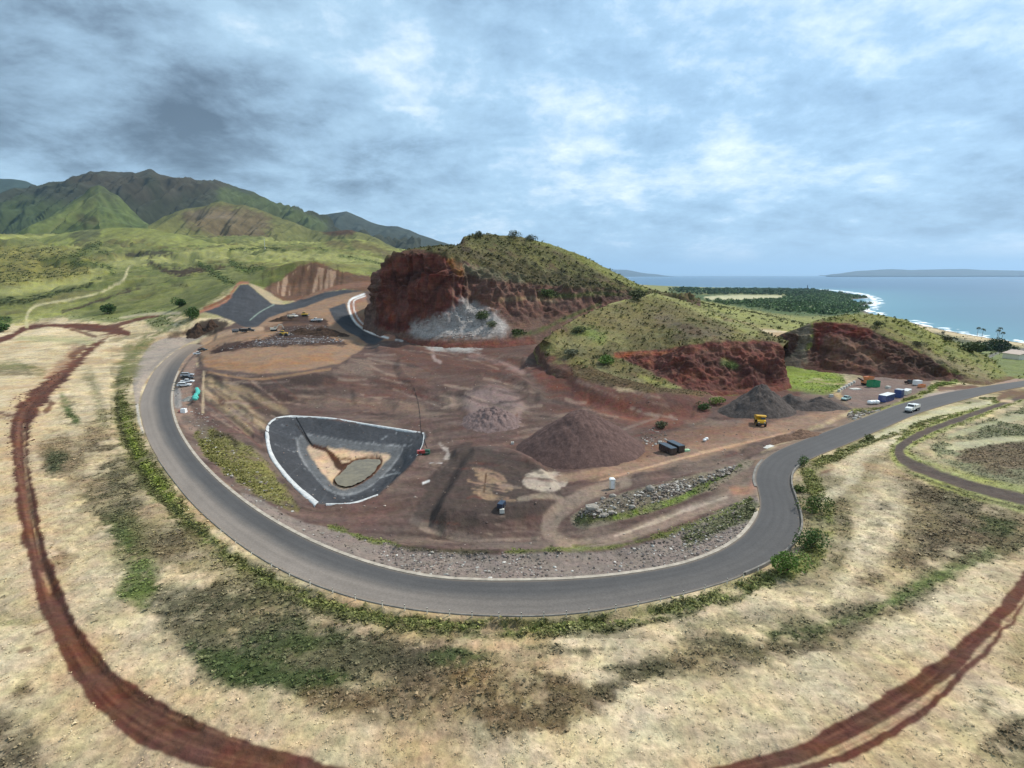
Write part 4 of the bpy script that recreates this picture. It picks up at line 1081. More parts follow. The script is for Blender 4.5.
def finish(name, G, w, mat, amp=0.14):
    w.mul(1 + 0.16 * w.nz[2] + amp * w.nz[3] + 0.06 * w.nz[1])
    np.clip(w.c, 0.01, 0.8, out=w.c)
    me = new_mesh(name, G.reshape(-1, 3), grid_faces(*G.shape[:2]), True, np.column_stack([w.c, w.v]))
    SAMPLES[name] = (G, w)
    return tag(link(name, me, mat), kind='structure')


# central cinder hill with its quarried red face
G, vr = loft('hill', HILL_C, 420, [14, 26, 50, 60, 34, 40, 10, 8])
n = grid_normals(G)
face = np.clip(1 - np.abs(vr - 2.3) / 1.6, 0, 1)[:, None]
q = G * np.array([1, 1, 0.35])
rill = fbm3(q, 16, 4, 0.55); blk = fbm3(G, 28, 3, 0.5); fin = fbm3(G * np.array([1, 1, 0.6]), 5, 3, 0.55)
clf = 1 - np.abs(fbm3(G * np.array([1, 1, 0.28]) + 33, 22, 3, 0.55)) * 2.2
G = G + n * (face * (rill * 4.0 + blk * 6.0 + (clf - 0.5) * 5.0 + ledges(G, 8.5, 2.6, 1.1)) + (0.4 + 1.2 * face) * fin * 1.2)[..., None]
w, p = hill_painter(G, lin(106, 82, 70), 0.05)
W = w
W.poly([(420, 262), (460, 262), (500, 276), (545, 286), (600, 289), (660, 295), (700, 303), (720, 270), (600, 220), (440, 220), (380, 240), (384, 262), (402, 251)], lin(106, 101, 64), 2, 4, 1, 0.9)
W.poly([(455, 246), (480, 250), (520, 262), (560, 276), (600, 285), (590, 290), (540, 286), (490, 270), (450, 258), (425, 252)], lin(94, 85, 60), 4, 5, 0.8, 0.9)
W.line([(430, 258), (470, 270), (500, 276), (520, 280)], 5, lin(126, 122, 96), 3, 5, 0.75, 0.9)
W.line([(470, 240), (520, 246), (560, 262), (600, 280)], 4, lin(92, 92, 52), 3, 6, 0.75, 1.0)
W.line([(530, 240), (560, 248), (590, 262), (620, 277), (645, 290)], [2, 3.5, 4, 4, 3], LIME, 2, 2, 0.9, 0.8)
W.line([(462, 236), (463, 247), (468, 250)], 3, lin(70, 60, 44), 1.5, 2, 0.9, 0.6)
for i in range(60):
    x0 = rng.uniform(470, 620); y0 = np.interp(x0, [470, 520, 580, 620], [238, 242, 262, 280]) + rng.uniform(2, 22)
    W.line([(x0, y0), (x0 + rng.uniform(3, 9), y0 + rng.uniform(1, 4))], rng.uniform(0.7, 1.6), lin(64, 62, 38), 1.0, 1.0, 0.8, 1)
W.poly([(374, 290), (384, 264), (403, 252), (430, 252), (452, 262), (464, 280), (462, 308), (440, 328), (405, 332), (378, 328), (368, 310)], CLIFF, 2, 2, 1, 0.0)
W.poly([(364, 330), (366, 300), (372, 282), (381, 280), (376, 300), (378, 326)], lin(108, 84, 74), 1.5, 2, 1, 0.0)
W.line([(384, 264), (403, 252.5), (430, 252)], 1.5, lin(94, 70, 54), 1.2, 1.5, 0.8, 0.2)
W.line([(452, 262), (460, 272), (458, 266)], 4, lin(158, 112, 70), 2.5, 2, 0.8, 0.1)
W.line([(392, 276), (400, 284), (414, 276), (430, 270)], 2.5, CLIFFD, 2, 3, 0.8, 0)
W.line([(432, 300), (440, 284), (450, 276)], 2.5, CLIFFD, 2, 3, 0.7, 0)
W.line([(378, 322), (400, 326), (440, 322)], 4, lin(86, 44, 36), 2.5, 2, 0.7, 0)
W.line([(386, 302), (392, 318)], 3, lin(140, 76, 54), 2.5, 2, 0.6, 0)
W.line([(454, 275), (453, 300), (453, 318)], 0.9, lin(150, 112, 96), 0.9, 0.6, 0.7, 0)
W.poly([(470, 282), (520, 284), (580, 290), (640, 297), (640, 312), (580, 316), (520, 316), (478, 306)], lin(114, 84, 72), 3, 4, 0.9, 0.05)
W.line([(500, 316), (540, 312), (580, 308)], 5, lin(100, 72, 62), 3, 3, 0.8, 0)
W.line([(500, 300), (530, 298), (556, 302)], 2, lin(150, 128, 100), 1.5, 2, 0.7, 0.3)
W.line([(515, 336), (540, 330), (566, 318), (600, 304)], 2, lin(92, 98, 56), 1.8, 2, 0.8, 1)
W.line([(540, 294), (560, 296), (600, 294), (625, 296)], 2.2, lin(100, 106, 62), 2, 2.5, 0.85, 1)
W.line([(590, 300), (620, 298), (640, 296)], 3, lin(84, 62, 54), 1.8, 2, 0.8, 0.1)
W.poly([(410, 334), (414, 324), (432, 317), (446, 314), (455, 306), (464, 302), (474, 304), (484, 310), (500, 318), (508, 328), (494, 336), (460, 338), (430, 338)], lin(176, 169, 163), 5, 6, 0.9, 0.0)
W.line([(380, 340), (420, 344), (470, 345), (530, 342)], 4, lin(118, 70, 58), 3, 2, 0.8, 0)
finish('central_hill', G, w, MAT_CLIFF)

# spur with the long red cut
G, vr = loft('spur', HILL_S, 360, [8, 14, 56, 44, 44, 8, 6], back=((45, 0.6), (110, 0.0)))
n = grid_normals(G)
face = np.clip(1 - np.abs(vr - 2.5) / 0.9, 0, 1)[:, None] * sstep(590, 640, project(G[..., 0], G[..., 1], G[..., 2])[0])
rill = fbm3(G * np.array([1, 1, 0.4]), 9, 4, 0.55); fin = fbm3(G * np.array([1, 1, 0.7]), 3.6, 3, 0.55); blk = fbm3(G, 22, 3)
clf = 1 - np.abs(fbm3(G * np.array([1, 1, 0.35]) + 33, 14, 3, 0.55)) * 2.2
G = G + n * (face * (rill * 2.4 + blk * 2.6 + (clf - 0.5) * 1.2 + ledges(G, 3.6, 1.2, 0.9)) + (0.35 + 0.7 * face) * fin * 0.8 + 0.8 * blk * (1 - face))[..., None]
w, p = hill_painter(G, lin(122, 112, 74), 0.85)
W = w
f = sstep(-0.1, 0.5, w.nz[1] + 0.5 * w.nz[0]); w.c = w.c * (1 - 0.28 * f[:, None]) + LIME * 0.28 * f[:, None]
f = sstep(0.1, 0.6, w.nz[2] + 0.4 * w.nz[1]); w.c = w.c * (1 - 0.6 * f[:, None]) + lin(104, 94, 58) * 0.6 * f[:, None]
W.line([(560, 326), (590, 310), (620, 300), (650, 293)], 2, LIME2, 1.5, 1.5, 0.9, 0.5)
W.line([(650, 294), (680, 302), (715, 316), (755, 333)], 3.5, LIME2, 3, 3, 0.8, 0.5)
W.line([(590, 320), (640, 322), (680, 318)], 9, lin(124, 112, 74), 5, 6, 0.8, 0.9)
W.line([(660, 318), (690, 330), (730, 336)], 5, lin(112, 98, 84), 4, 5, 0.6, 0.6)
W.line([(560, 348), (590, 340), (620, 342)], 8, lin(146, 138, 92), 5, 5, 0.7, 0.8)
W.line([(578, 330), (592, 334), (600, 338)], 5, lin(112, 130, 62), 4, 4, 0.7, 1)
W.line([(536, 346), (545, 365), (560, 374)], 2.2, lin(92, 54, 42), 1.5, 1, 0.9, 0)
W.line([(540, 352), (550, 368), (590, 384), (640, 393), (700, 396)], [5, 7, 9, 8, 5], lin(104, 76, 64), 4, 7, 1, 0.1)
for _k in range(34):       # bare brown patches and terracettes in the grass
    xa = rng.uniform(548, 740); ya = rng.uniform(306, 384)
    W.line([(xa, ya), (xa + rng.uniform(5, 16), ya + rng.uniform(-1, 4))], rng.uniform(0.8, 2.6), (lin(112, 88, 68), lin(92, 84, 56), lin(128, 104, 80))[_k % 3], 2, 3.5, 0.7, 0.6)
for _k in range(12):
    xa = rng.uniform(540, 660); ya = np.interp(xa, [536, 546, 590, 620, 690], [346, 366, 382, 388, 392]) - rng.uniform(-1, 6)
    W.line([(xa, ya), (xa + rng.uniform(4, 12), ya + rng.uniform(1, 4))], rng.uniform(1.2, 3), lin(110, 78, 64), 2, 3, 0.85, 0.1)
RED_CUT = [(614, 355), (640, 351), (660, 349.5), (690, 344.5), (730, 341), (764, 341), (783, 346), (791, 372), (790, 394), (740, 396), (694, 395), (672, 383), (650, 372), (626, 360)]
W.poly(RED_CUT, lin(112, 70, 58), 1.2, 1.5, 1, 0.0)
W.line([(617, 355), (645, 354), (670, 352)], 2.2, lin(146, 84, 58), 1.5, 1.5, 0.8, 0)
W.line([(660, 372), (690, 364), (730, 366), (770, 376)], 4, CLIFFD, 3, 3, 0.65, 0)
W.line([(700, 352), (730, 348), (760, 347)], 2.4, lin(120, 84, 70), 2, 2, 0.8, 0.1)
W.line([(700, 382), (740, 384), (780, 384)], 3.5, lin(104, 58, 48), 2.5, 2.5, 0.7, 0)
W.line([(724, 362), (734, 366)], 4, lin(124, 134, 72), 2.5, 2, 0.8, 0.9)
W.line([(640, 376), (660, 384), (680, 389)], 2.4, lin(148, 146, 86), 1.8, 2, 0.9, 0.9)
W.line([(596, 372), (620, 378), (648, 386)], 3, lin(156, 150, 104), 2.5, 3, 0.8, 0.9)
finish('spur_hill', G, w, MAT_CLIFF)

# right hill above the yard
G, vr = loft('right', HILL_R, 420, [8, 26, 40, 26, 24, 8, 6], back=((50, 0.45), (120, 0.0)), floor=-45.0)
n = grid_normals(G)
ppx = project(G[..., 0], G[..., 1], G[..., 2])[0]
face = np.clip(1 - np.abs(vr - 2.0) / 1.2, 0, 1)[:, None] * sstep(985, 940, ppx) * sstep(755, 800, ppx)
rill = fbm3(G * np.array([1, 1, 0.3]), 8, 4, 0.55); fin = fbm3(G * np.array([1, 1, 0.7]), 3.6, 3, 0.55); blk = fbm3(G, 20, 3)
clf = 1 - np.abs(fbm3(G * np.array([1, 1, 0.3]) + 73, 13, 3, 0.55)) * 2.2
G = G + n * (face * (rill * 2.6 + blk * 3.0 + (clf - 0.5) * 1.6 + ledges(G, 4.2, 1.4, 0.9)) + (0.35 + 0.6 * face) * fin * 0.8 + 0.7 * blk * (1 - face) * sstep(1010, 960, ppx))[..., None]
w, p = hill_painter(G, lin(134, 132, 72), 0.8)
W = w
f = sstep(-0.2, 0.5, w.nz[1] + 0.5 * w.nz[0]); w.c = w.c * (1 - 0.5 * f[:, None]) + LIME * 0.5 * f[:, None]
W.poly([(940, 345), (980, 360), (1030, 376), (1100, 368), (1100, 385), (1000, 378), (965, 370)], LIME, 3, 3, 0.9, 0.6)
W.poly([(815, 322), (850, 320), (880, 326), (910, 338), (935, 352), (950, 366), (925, 352), (890, 338), (850, 327)], lin(136, 122, 82), 2.5, 3, 0.8, 0.8)
W.line([(910, 352), (950, 364), (985, 376)], 6, lin(146, 128, 98), 5, 5, 0.7, 0.6)
W.poly([(812, 322), (828, 321), (860, 326), (888, 336), (915, 350), (945, 368), (962, 379), (930, 382), (870, 380), (815, 372), (800, 366), (796, 352), (812, 346)], lin(96, 66, 54), 1.5, 2.5, 1, 0.0)
W.poly([(816, 324), (840, 323), (872, 330), (866, 340), (838, 336), (822, 342), (818, 350)], lin(104, 52, 42), 2, 2.5, 0.85, 0)
W.line([(830, 342), (850, 346), (868, 356), (880, 362)], 5, lin(140, 106, 86), 4, 4, 0.7, 0)
W.line([(830, 356), (850, 362), (858, 366)], 3, lin(146, 104, 80), 2.5, 3, 0.7, 0)
W.line([(880, 346), (905, 356), (940, 372)], 4, lin(78, 58, 44), 3, 4, 0.8, 0.2)
W.line([(858, 372), (900, 374), (945, 378)], 2.5, lin(70, 48, 40), 2, 2, 0.8, 0)
W.poly([(756, 372), (766, 345), (780, 333), (800, 326), (811, 323), (812, 340), (800, 355), (800, 372)], lin(112, 98, 84), 2, 3, 0.95, 0.2)
W.poly([(764, 342), (776, 332), (796, 333), (800, 340), (790, 356), (774, 352)], lin(78, 54, 44), 1.5, 2, 0.95, 0.1)
W.line([(806, 330), (803, 350), (806, 362)], 3, lin(138, 124, 104), 2.5, 2, 0.8, 0.4)
W.line([(960, 378), (985, 384), (1010, 379)], 3, lin(118, 88, 74), 2.5, 2, 0.8, 0.1)
finish('coastal_hill', G, w, MAT_CLIFF)


# mountains and green spurs behind the foothills
def mountain(name, rows, nu, per, base, strokes, gully, seedoff, floor=-60.0, scale=1.0, back=((300, 0.6), (900, 0.0))):
    G, vr = loft(name, rows, nu, per, True, back, floor)
    n = grid_normals(G)
    sl = np.clip(np.minimum(vr, len(rows) - 1 - vr + 0.10) / 1.0, 0, 1)[:, None]
    q = G * np.array([1, 0.22, 0.14]) + seedoff
    rid = (1 - np.abs(fbm3(q, 420 * scale, 4, 0.55)) * 2.0)
    G = G + n * (sl * gully * (rid - 0.45) + sl * gully * 0.14 * fbm3(G + seedoff, 130 * scale, 3))[..., None]
    w, p = hill_painter(G, base, 0.5, 14 * scale)
    for s in strokes: (w.poly if s[0] == 'p' else w.line)(*s[1:])
    w.mul(1 + 0.10 * w.nz[2])
    return finish(name, G, w, MAT_MOUNT)


DKM = lin(62, 66, 52); DKG = lin(74, 88, 52)
mountain('mountain', [
    [(-60, 262, 2600), (60, 262, 2600), (148, 250, 2500), (240, 255, 2500), (330, 255, 2600), (420, 262, 2800)],
    [(-60, 225, 350), (40, 215, 400), (110, 215, 420), (150, 222, 300), (200, 212, 420), (280, 222, 420), (350, 234, 400), (420, 246, 350)],
    [(-60, 205, 800), (30, 196, 800), (92, 180, 850), (120, 186, 750), (148, 190, 700), (190, 186, 850), (240, 194, 850), (290, 212, 800), (350, 232, 650), (420, 246, 500)],
    [(-60, 205, 1000), (0, 199, 1000), (30, 190, 1050), (46, 184.5, 1050), (76, 180, 1100), (92, 173, 1100), (105, 171, 1100), (120, 172.5, 1100), (136, 171, 1100), (149, 168.5, 1100), (160, 174, 1100), (180, 180, 1100), (200, 181.5, 1100), (216, 181, 1100),
     (232, 185.5, 1100), (252, 191, 1050), (272, 200, 1000), (290, 208, 1000), (312, 217, 900), (334, 228, 800), (360, 238, 700), (420, 248, 600)]],
    520, [20, 70, 70], DKM,
    [('p', [(70, 178), (150, 168), (230, 184), (190, 196), (150, 205), (110, 190)], lin(74, 68, 56), 8, 6, 0.7, 0.3),
     ('p', [(-60, 210), (40, 200), (70, 210), (20, 235), (-60, 240)], DKG, 8, 6, 0.8, 0.5),
     ('l', [(150, 180), (158, 200), (150, 224)], 7, lin(58, 64, 48), 6, 5, 0.7, 0.4),
     ('l', [(225, 196), (270, 206), (320, 226)], 8, lin(92, 104, 62), 5, 5, 0.7, 0.5)], 85, 0, scale=0.62)
mountain('mountain_spur', [
    [(-80, 270, 1900), (20, 262, 1850), (98, 255, 1800), (160, 246, 1900)],
    [(-80, 258, 200), (0, 246, 250), (60, 224, 300), (98, 222, 200), (130, 226, 260), (156, 234, 300)],
    [(-80, 254, 400), (-20, 248, 450), (20, 232, 480), (50, 216, 520), (62, 209.5, 540), (75, 199, 560), (84, 194, 590), (90, 187.5, 600), (98, 184.5, 620), (104, 186, 620), (110, 191.5, 610), (118, 195, 610), (130, 209, 600), (148, 224, 560), (156, 232, 500)]],
    320, [30, 80], lin(98, 108, 62),
    [('l', [(98, 184), (104, 200), (118, 215), (140, 226)], 9, lin(84, 98, 58), 8, 5, 0.8, 0.5), ('l', [(84, 196), (50, 220), (10, 242)], 5, lin(124, 134, 76), 6, 5, 0.7, 0.5),
     ('l', [(98, 186), (92, 205), (96, 224)], 3, lin(122, 128, 74), 4, 4, 0.7, 0.5), ('l', [(80, 218), (92, 222)], 4, lin(84, 74, 54), 3, 3, 0.6, 0.4),
     ('p', [(80, 192), (98, 180), (120, 194), (112, 204), (98, 200), (86, 206)], lin(78, 84, 58), 7, 6, 0.85, 0.5)]
    + [('l', [(98, 188), (98 + dx_ * 0.4, 188 + 18), (98 + dx_, 188 + 44)], 1.4, c_, 2.5, 2.5, 0.6, 0.5) for dx_, c_ in ((-70, lin(76, 86, 52)), (-48, lin(130, 134, 80)), (-30, lin(78, 86, 52)), (-14, lin(84, 90, 56)), (8, lin(72, 84, 54)), (24, lin(112, 120, 72)), (38, lin(70, 80, 52)))], 42, 300, scale=0.42)
mountain('dome_hill', [
    [(140, 256, 1750), (200, 258, 1700), (260, 258, 1700), (330, 262, 1700), (400, 266, 1700)],
    [(144, 238, 150), (180, 236, 200), (220, 236, 200), (270, 240, 220), (330, 246, 220), (400, 256, 160)],
    [(148, 226, 350), (165, 214.5, 420), (185, 209, 440), (200, 205, 460), (222, 201, 480), (240, 203.5, 480), (256, 208, 470), (280, 217, 450), (300, 225, 440), (325, 231, 420), (350, 229.5, 400), (372, 236, 360), (400, 250, 300)]],
    340, [30, 70], lin(112, 112, 68),
    [('p', [(180, 214), (205, 207), (240, 208), (270, 218), (262, 238), (220, 240), (190, 228)], lin(112, 96, 74), 6, 6, 0.85, 0.5),
     ('l', [(190, 210), (200, 215), (240, 218)], 2, lin(142, 126, 104), 3, 4, 0.6, 0.3), ('l', [(150, 230), (175, 236), (200, 246)], 5, LIME, 5, 4, 0.6, 0.5),
     ('p', [(322, 232), (336, 228), (354, 229), (352, 235), (334, 236)], lin(86, 62, 50), 2, 2, 0.9, 0.2), ('l', [(290, 236), (320, 242), (370, 250)], 5, HILLG, 5, 4, 0.7, 0.6)], 40, 700, scale=0.36)
mountain('foothill_ridge', [
    [(10, 262, 1380), (80, 258, 1350), (150, 258, 1350), (240, 262, 1380)],
    [(14, 250, 60), (80, 244, 70), (150, 243, 70), (236, 254, 60)],
    [(18, 244, 140), (40, 238, 160), (60, 233, 180), (85, 229.5, 190), (110, 227.5, 190), (132, 226.5, 190), (155, 229, 190), (185, 235, 180), (212, 243, 160), (230, 252, 130)]],
    200, [16, 34], lin(132, 136, 76),
    [('p', [(70, 236), (86, 229), (102, 230), (98, 238), (82, 242)], lin(92, 94, 64), 3, 4, 0.85, 0.8), ('l', [(110, 234), (150, 236), (190, 246)], 5, LIME, 5, 4, 0.7, 0.5),
     ('p', [(70, 250), (100, 243), (140, 240), (150, 248), (100, 256)], lin(118, 108, 72), 5, 5, 0.8, 0.8)], 12, 3300, floor=-30, scale=0.3, back=((120, 0.6), (400, 0)))
mountain('foothill_ridge', [
    [(300, 266, 1150), (350, 268, 1120), (400, 272, 1100), (450, 274, 1100)],
    [(302, 256, 60), (350, 254, 80), (400, 260, 80), (450, 266, 60)],
    [(306, 248, 160), (322, 242, 190), (340, 238, 210), (358, 238.5, 210), (380, 243, 210), (400, 250, 200), (425, 257, 180), (450, 262, 140)]],
    160, [16, 30], lin(136, 138, 78),
    [('l', [(330, 244), (360, 246), (395, 256)], 4, lin(106, 92, 64), 4, 4, 0.8, 0.7), ('l', [(345, 240), (352, 250), (348, 258)], 2, lin(90, 98, 56), 3, 3, 0.8, 0.8)], 9, 4300, floor=-30, scale=0.25, back=((120, 0.6), (400, 0)))
mountain('far_mountain', [
    [(290, 260, 4200), (360, 262, 4200), (460, 262, 4200), (560, 264, 4200)],
    [(300, 224, 500), (345, 222, 500), (400, 238, 500), (440, 248, 450), (560, 262, 300)],
    [(300, 214, 900), (320, 213, 900), (345, 211, 900), (352, 213, 900), (372, 222, 900), (384, 224.5, 900), (396, 225.5, 880), (415, 232, 850), (436, 239.5, 800), (450, 244, 760), (500, 256, 600), (560, 262, 500)]],
    180, [16, 40], lin(66, 74, 66), [], 60, 1100)
mountain('far_mountain', [
    [(-200, 260, 4600), (-60, 260, 4600), (30, 250, 4600), (70, 240, 4600)],
    [(-200, 200, 700), (-60, 196, 700), (10, 198, 700), (70, 215, 500)],
    [(-200, 172, 1300), (-60, 174, 1300), (0, 178, 1300), (14, 178.5, 1300), (26, 180.5, 1300), (38, 185.5, 1250), (52, 194, 1200), (70, 206, 900)]],
    110, [16, 40], lin(60, 76, 66), [], 60, 1500)

# islands across the channel
mountain('island', [
    [(818, 275.6, 26000), (870, 275.8, 26000), (940, 275.8, 26000), (1040, 275.6, 26000), (1180, 275.4, 26000)],
    [(822, 275.2, 900), (870, 273.2, 1200), (940, 272.4, 1200), (1040, 273.2, 1200), (1180, 274.6, 900)],
    [(826, 275.1, 1600), (840, 273.4, 2600), (858, 270.6, 3200), (875, 269.6, 3200), (892, 268.6, 3400), (910, 269.8, 3400), (940, 268.9, 3400), (965, 268.6, 3400), (990, 269.8, 3200), (1024, 270.4, 3200), (1080, 272.4, 3000), (1180, 275.0, 1600)]],
    200, [8, 12], lin(66, 76, 74), [], 60, 2000, floor=-120, scale=5, back=((1500, 0.3), (3000, 0)))
mountain('island', [
    [(560, 277.4, 30000), (630, 277.8, 30000), (690, 278.2, 30000)],
    [(560, 272, 1200), (620, 272.5, 1200), (650, 275.6, 1000), (690, 277.6, 600)],
    [(560, 268, 3200), (590, 268.4, 3200), (610, 269.0, 3200), (628, 269.6, 3200), (642, 272.6, 3000), (655, 274.0, 2800), (668, 275.8, 2000), (690, 277.6, 1200)]],
    120, [8, 12], lin(66, 76, 74), [], 60, 2500, floor=-120, scale=5, back=((1500, 0.3), (3000, 0)))
print('hills built')

# ------------------------------------------------------------------ sea
def build_sea():
    t1 = np.concatenate([np.arange(-30, 0, 1.0), np.arange(0, 52, 0.14), np.arange(53, 120, 3.0)])
    r1 = np.concatenate([np.geomspace(330, 4200, 300), np.geomspace(4400, 90000, 50)])
    T, Rr = np.meshgrid(np.radians(t1), r1)
    X = (Rr * np.sin(T)).ravel(); Y = (Rr * np.cos(T)).ravel()
    d = seg_dist(X, Y, smooth_line(shore_w[:, :2], 6), False)
    nz = fbm2(X, Y, 60, 3)
    rel = d / (0.02 * np.hypot(X, Y) + 12)               # distance to the shore against its own scale
    shallow = np.exp(-d / 260.0)
    foam = sstep(0.24, 0.04, rel + 0.28 * nz) * 0.9
    foam = np.maximum(foam, sstep(0.16, 0.30, nz + 0.5 * fbm2(X + 77, Y, 18, 2)) * np.exp(-((d - 20) / 13) ** 2) * 0.8)
    me = new_mesh('sea', np.column_stack([X, Y, np.full(len(X), SEA)]), grid_faces(len(r1), len(t1)), True,
                  np.column_stack([foam, shallow, shallow, np.ones(len(X))]))
    m, t, b = new_mat('sea_water')
    at = t.node('ShaderNodeAttribute', attribute_name='col')
    sp = t.node('ShaderNodeSeparateColor'); t.l.new(at.outputs['Color'], sp.inputs[0])
    geo = t.node('ShaderNodeNewGeometry'); pos = geo.outputs['Position']
    n1 = t.noise(pos, 0.05, 5, 0.6); n2 = t.noise(t.vmath('MULTIPLY', pos, (0.0012, 0.004, 1)), 1.0, 4, 0.55)
    deep = t.mix(t.ramp(n2, 0.35, 0.65), (0.016, 0.070, 0.135, 1), (0.025, 0.098, 0.172, 1))
    c = t.mix(t.math('MULTIPLY', sp.outputs[1], 0.75), deep, (0.07, 0.21, 0.235, 1))
    fo = t.ramp(t.math('ADD', sp.outputs[0], t.math('MULTIPLY', t.math('SUBTRACT', n1, 0.5), 1.0)), 0.30, 0.62)
    c = t.mix(fo, c, (0.72, 0.75, 0.75, 1))
    t.l.new(c, b.inputs['Base Color'])
    t.put(b.inputs['Roughness'], t.ramp(fo, 0.0, 1.0, 0.32, 0.9))
    b.inputs['IOR'].default_value = 1.333
    bp = t.node('ShaderNodeBump'); bp.inputs['Strength'].default_value = 0.35; bp.inputs['Distance'].default_value = 1.0
    t.l.new(t.noise(t.vmath('MULTIPLY', pos, (1.0, 0.5, 1)), 0.09, 5, 0.6), bp.inputs['Height']); t.l.new(bp.outputs[0], b.inputs['Normal'])
    tag(link('sea', me, m), kind='structure')


build_sea()

# ------------------------------------------------------------------ asphalt road with its kerbs
def resample(pts, n):
    p = smooth_line(pts, 6)
    s = np.concatenate([[0], np.cumsum(np.hypot(*np.diff(p, axis=0).T))])
    u = np.linspace(0, s[-1], n)
    return np.column_stack([np.interp(u, s, p[:, 0]), np.interp(u, s, p[:, 1])])


NRD = 420
def pair(a, b, n):
    """the two edges in step: walk by index so that opposite points stay opposite"""
    pa = smooth_line(a, 12); pb = smooth_line(b, 12)
    ua = np.linspace(0, 1, len(pa)); ub = np.linspace(0, 1, len(pb)); u = np.linspace(0, 1, n)
    return (np.column_stack([np.interp(u, ua, pa[:, k]) for k in (0, 1)]), np.column_stack([np.interp(u, ub, pb[:, k]) for k in (0, 1)]))


ro, ri = pair(ROAD_OUT, ROAD_IN, NRD)
wo = at_z(ro[:, 0], ro[:, 1], 0.0); wi = at_z(ri[:, 0], ri[:, 1], 0.0)
NA = 28
tt = np.linspace(0, 1, NA)
RG = wo[:, None, :] * (1 - tt)[None, :, None] + wi[:, None, :] * tt[None, :, None]
RG[..., 2] = 0.03 + 0.10 * (1 - (2 * tt - 1) ** 2)[None, :]
uu = np.linspace(0, 1, NRD)[:, None] * np.ones(NA)[None, :]
ac = np.ones(NRD)[:, None] * tt[None, :]
rp = RG.reshape(-1, 3)
rn = fbm2(rp[:, 0], rp[:, 1], 14, 3).reshape(NRD, NA); rf = fbm2(rp[:, 0], rp[:, 1], 3.0, 3).reshape(NRD, NA)
lite = sstep(0.62, 0.30, ac + 0.05 * rn) * sstep(0.62, 0.30, uu)          # dusty outer lane of the left bend
mid = np.exp(-((ac - 0.36) / 0.30) ** 2) * sstep(0.72, 0.5, uu) * 0.35
c0 = lin(86, 84, 83); c1 = lin(142, 131, 121); c2 = lin(112, 107, 102)
rc = c0 + (c1 - c0) * lite[..., None]
rc = rc + (c2 - rc) * (mid * (1 - lite))[..., None]
dust = np.maximum(sstep(0.12, 0.0, uu), 0.75 * sstep(0.05, 0.0, np.minimum(ac, 1 - ac)))
rc = rc + (lin(158, 138, 118) - rc) * (dust * 0.8)[..., None]
for off in (0.22, 0.42, 0.64, 0.82):           # wheel paths, polished
    rc *= (1 - 0.10 * np.exp(-((ac - off) / 0.04) ** 2))[..., None]
rc *= (1 + 0.07 * rn + 0.06 * rf + 0.06 * noise2(ac * 22, uu * 30))[..., None]
me = new_mesh('road', rp, grid_faces(NRD, NA), True, np.column_stack([rc.reshape(-1, 3), np.zeros(len(rp))]))
m, t, b = new_mat('asphalt')
at = t.node('ShaderNodeAttribute', attribute_name='col'); geo = t.node('ShaderNodeNewGeometry')
gn_ = t.ramp(t.noise(geo.outputs['Position'], 3.0, 6, 0.7), 0.3, 0.7, 0.86, 1.14)
t.l.new(t.mix(1.0, at.outputs['Color'], t.xyz(gn_, gn_, gn_), 'MULTIPLY'), b.inputs['Base Color'])
b.inputs['Roughness'].default_value = 0.85; b.inputs['Specular IOR Level'].default_value = 0.25
tag(link('road', me, m), kind='structure')

MAT_KERB = plain('kerb_concrete', lin(184, 172, 156), 0.9, 0, 0.22, 0.6, 0.2)
MAT_KERBG = plain('edging_concrete', lin(136, 130, 122), 0.9, 0, 0.22, 0.6, 0.2)


def kerb(name, wline, inward, a, b, w, h, mat):
    """raised strip along one edge of the road, from share a to b of its length"""
    i0, i1 = int(a * NRD), int(b * NRD)
    p = wline[i0:i1]
    tg = np.gradient(p[:, :2], axis=0); tg /= np.linalg.norm(tg, axis=1)[:, None]
    nr = np.column_stack([-tg[:, 1], tg[:, 0]]) * inward
    prof = [(0.02, -0.3), (0.02, h), (w, h), (w + 0.1, -0.3)]
    G = np.stack([np.column_stack([p[:, :2] + nr * o, np.full(len(p), z)]) for o, z in prof], 1)
    me = new_mesh(name, G.reshape(-1, 3), grid_faces(len(p), 4), False)
    return tag(link(name, me, mat), kind='structure')


# which side is "inward": sign so that the strip lies outside the asphalt
tg0 = wi[200, :2] - wi[190, :2]; n0 = np.array([-tg0[1], tg0[0]])
sgn_in = 1.0 if np.dot(n0, wi[195, :2] - wo[195, :2]) > 0 else -1.0
kerb('kerb', wi, sgn_in, 0.10, 0.655, 0.75, 0.14, MAT_KERB)
kerb('kerb', wi, sgn_in, 0.70, 0.76, 0.6, 0.12, MAT_KERBG)
kerb('kerb', wo, -sgn_in, 0.20, 0.57, 0.22, 0.12, MAT_KERBG)
kerb('kerb', wo, -sgn_in, 0.57, 0.79, 0.35, 0.55, MAT_KERBG)

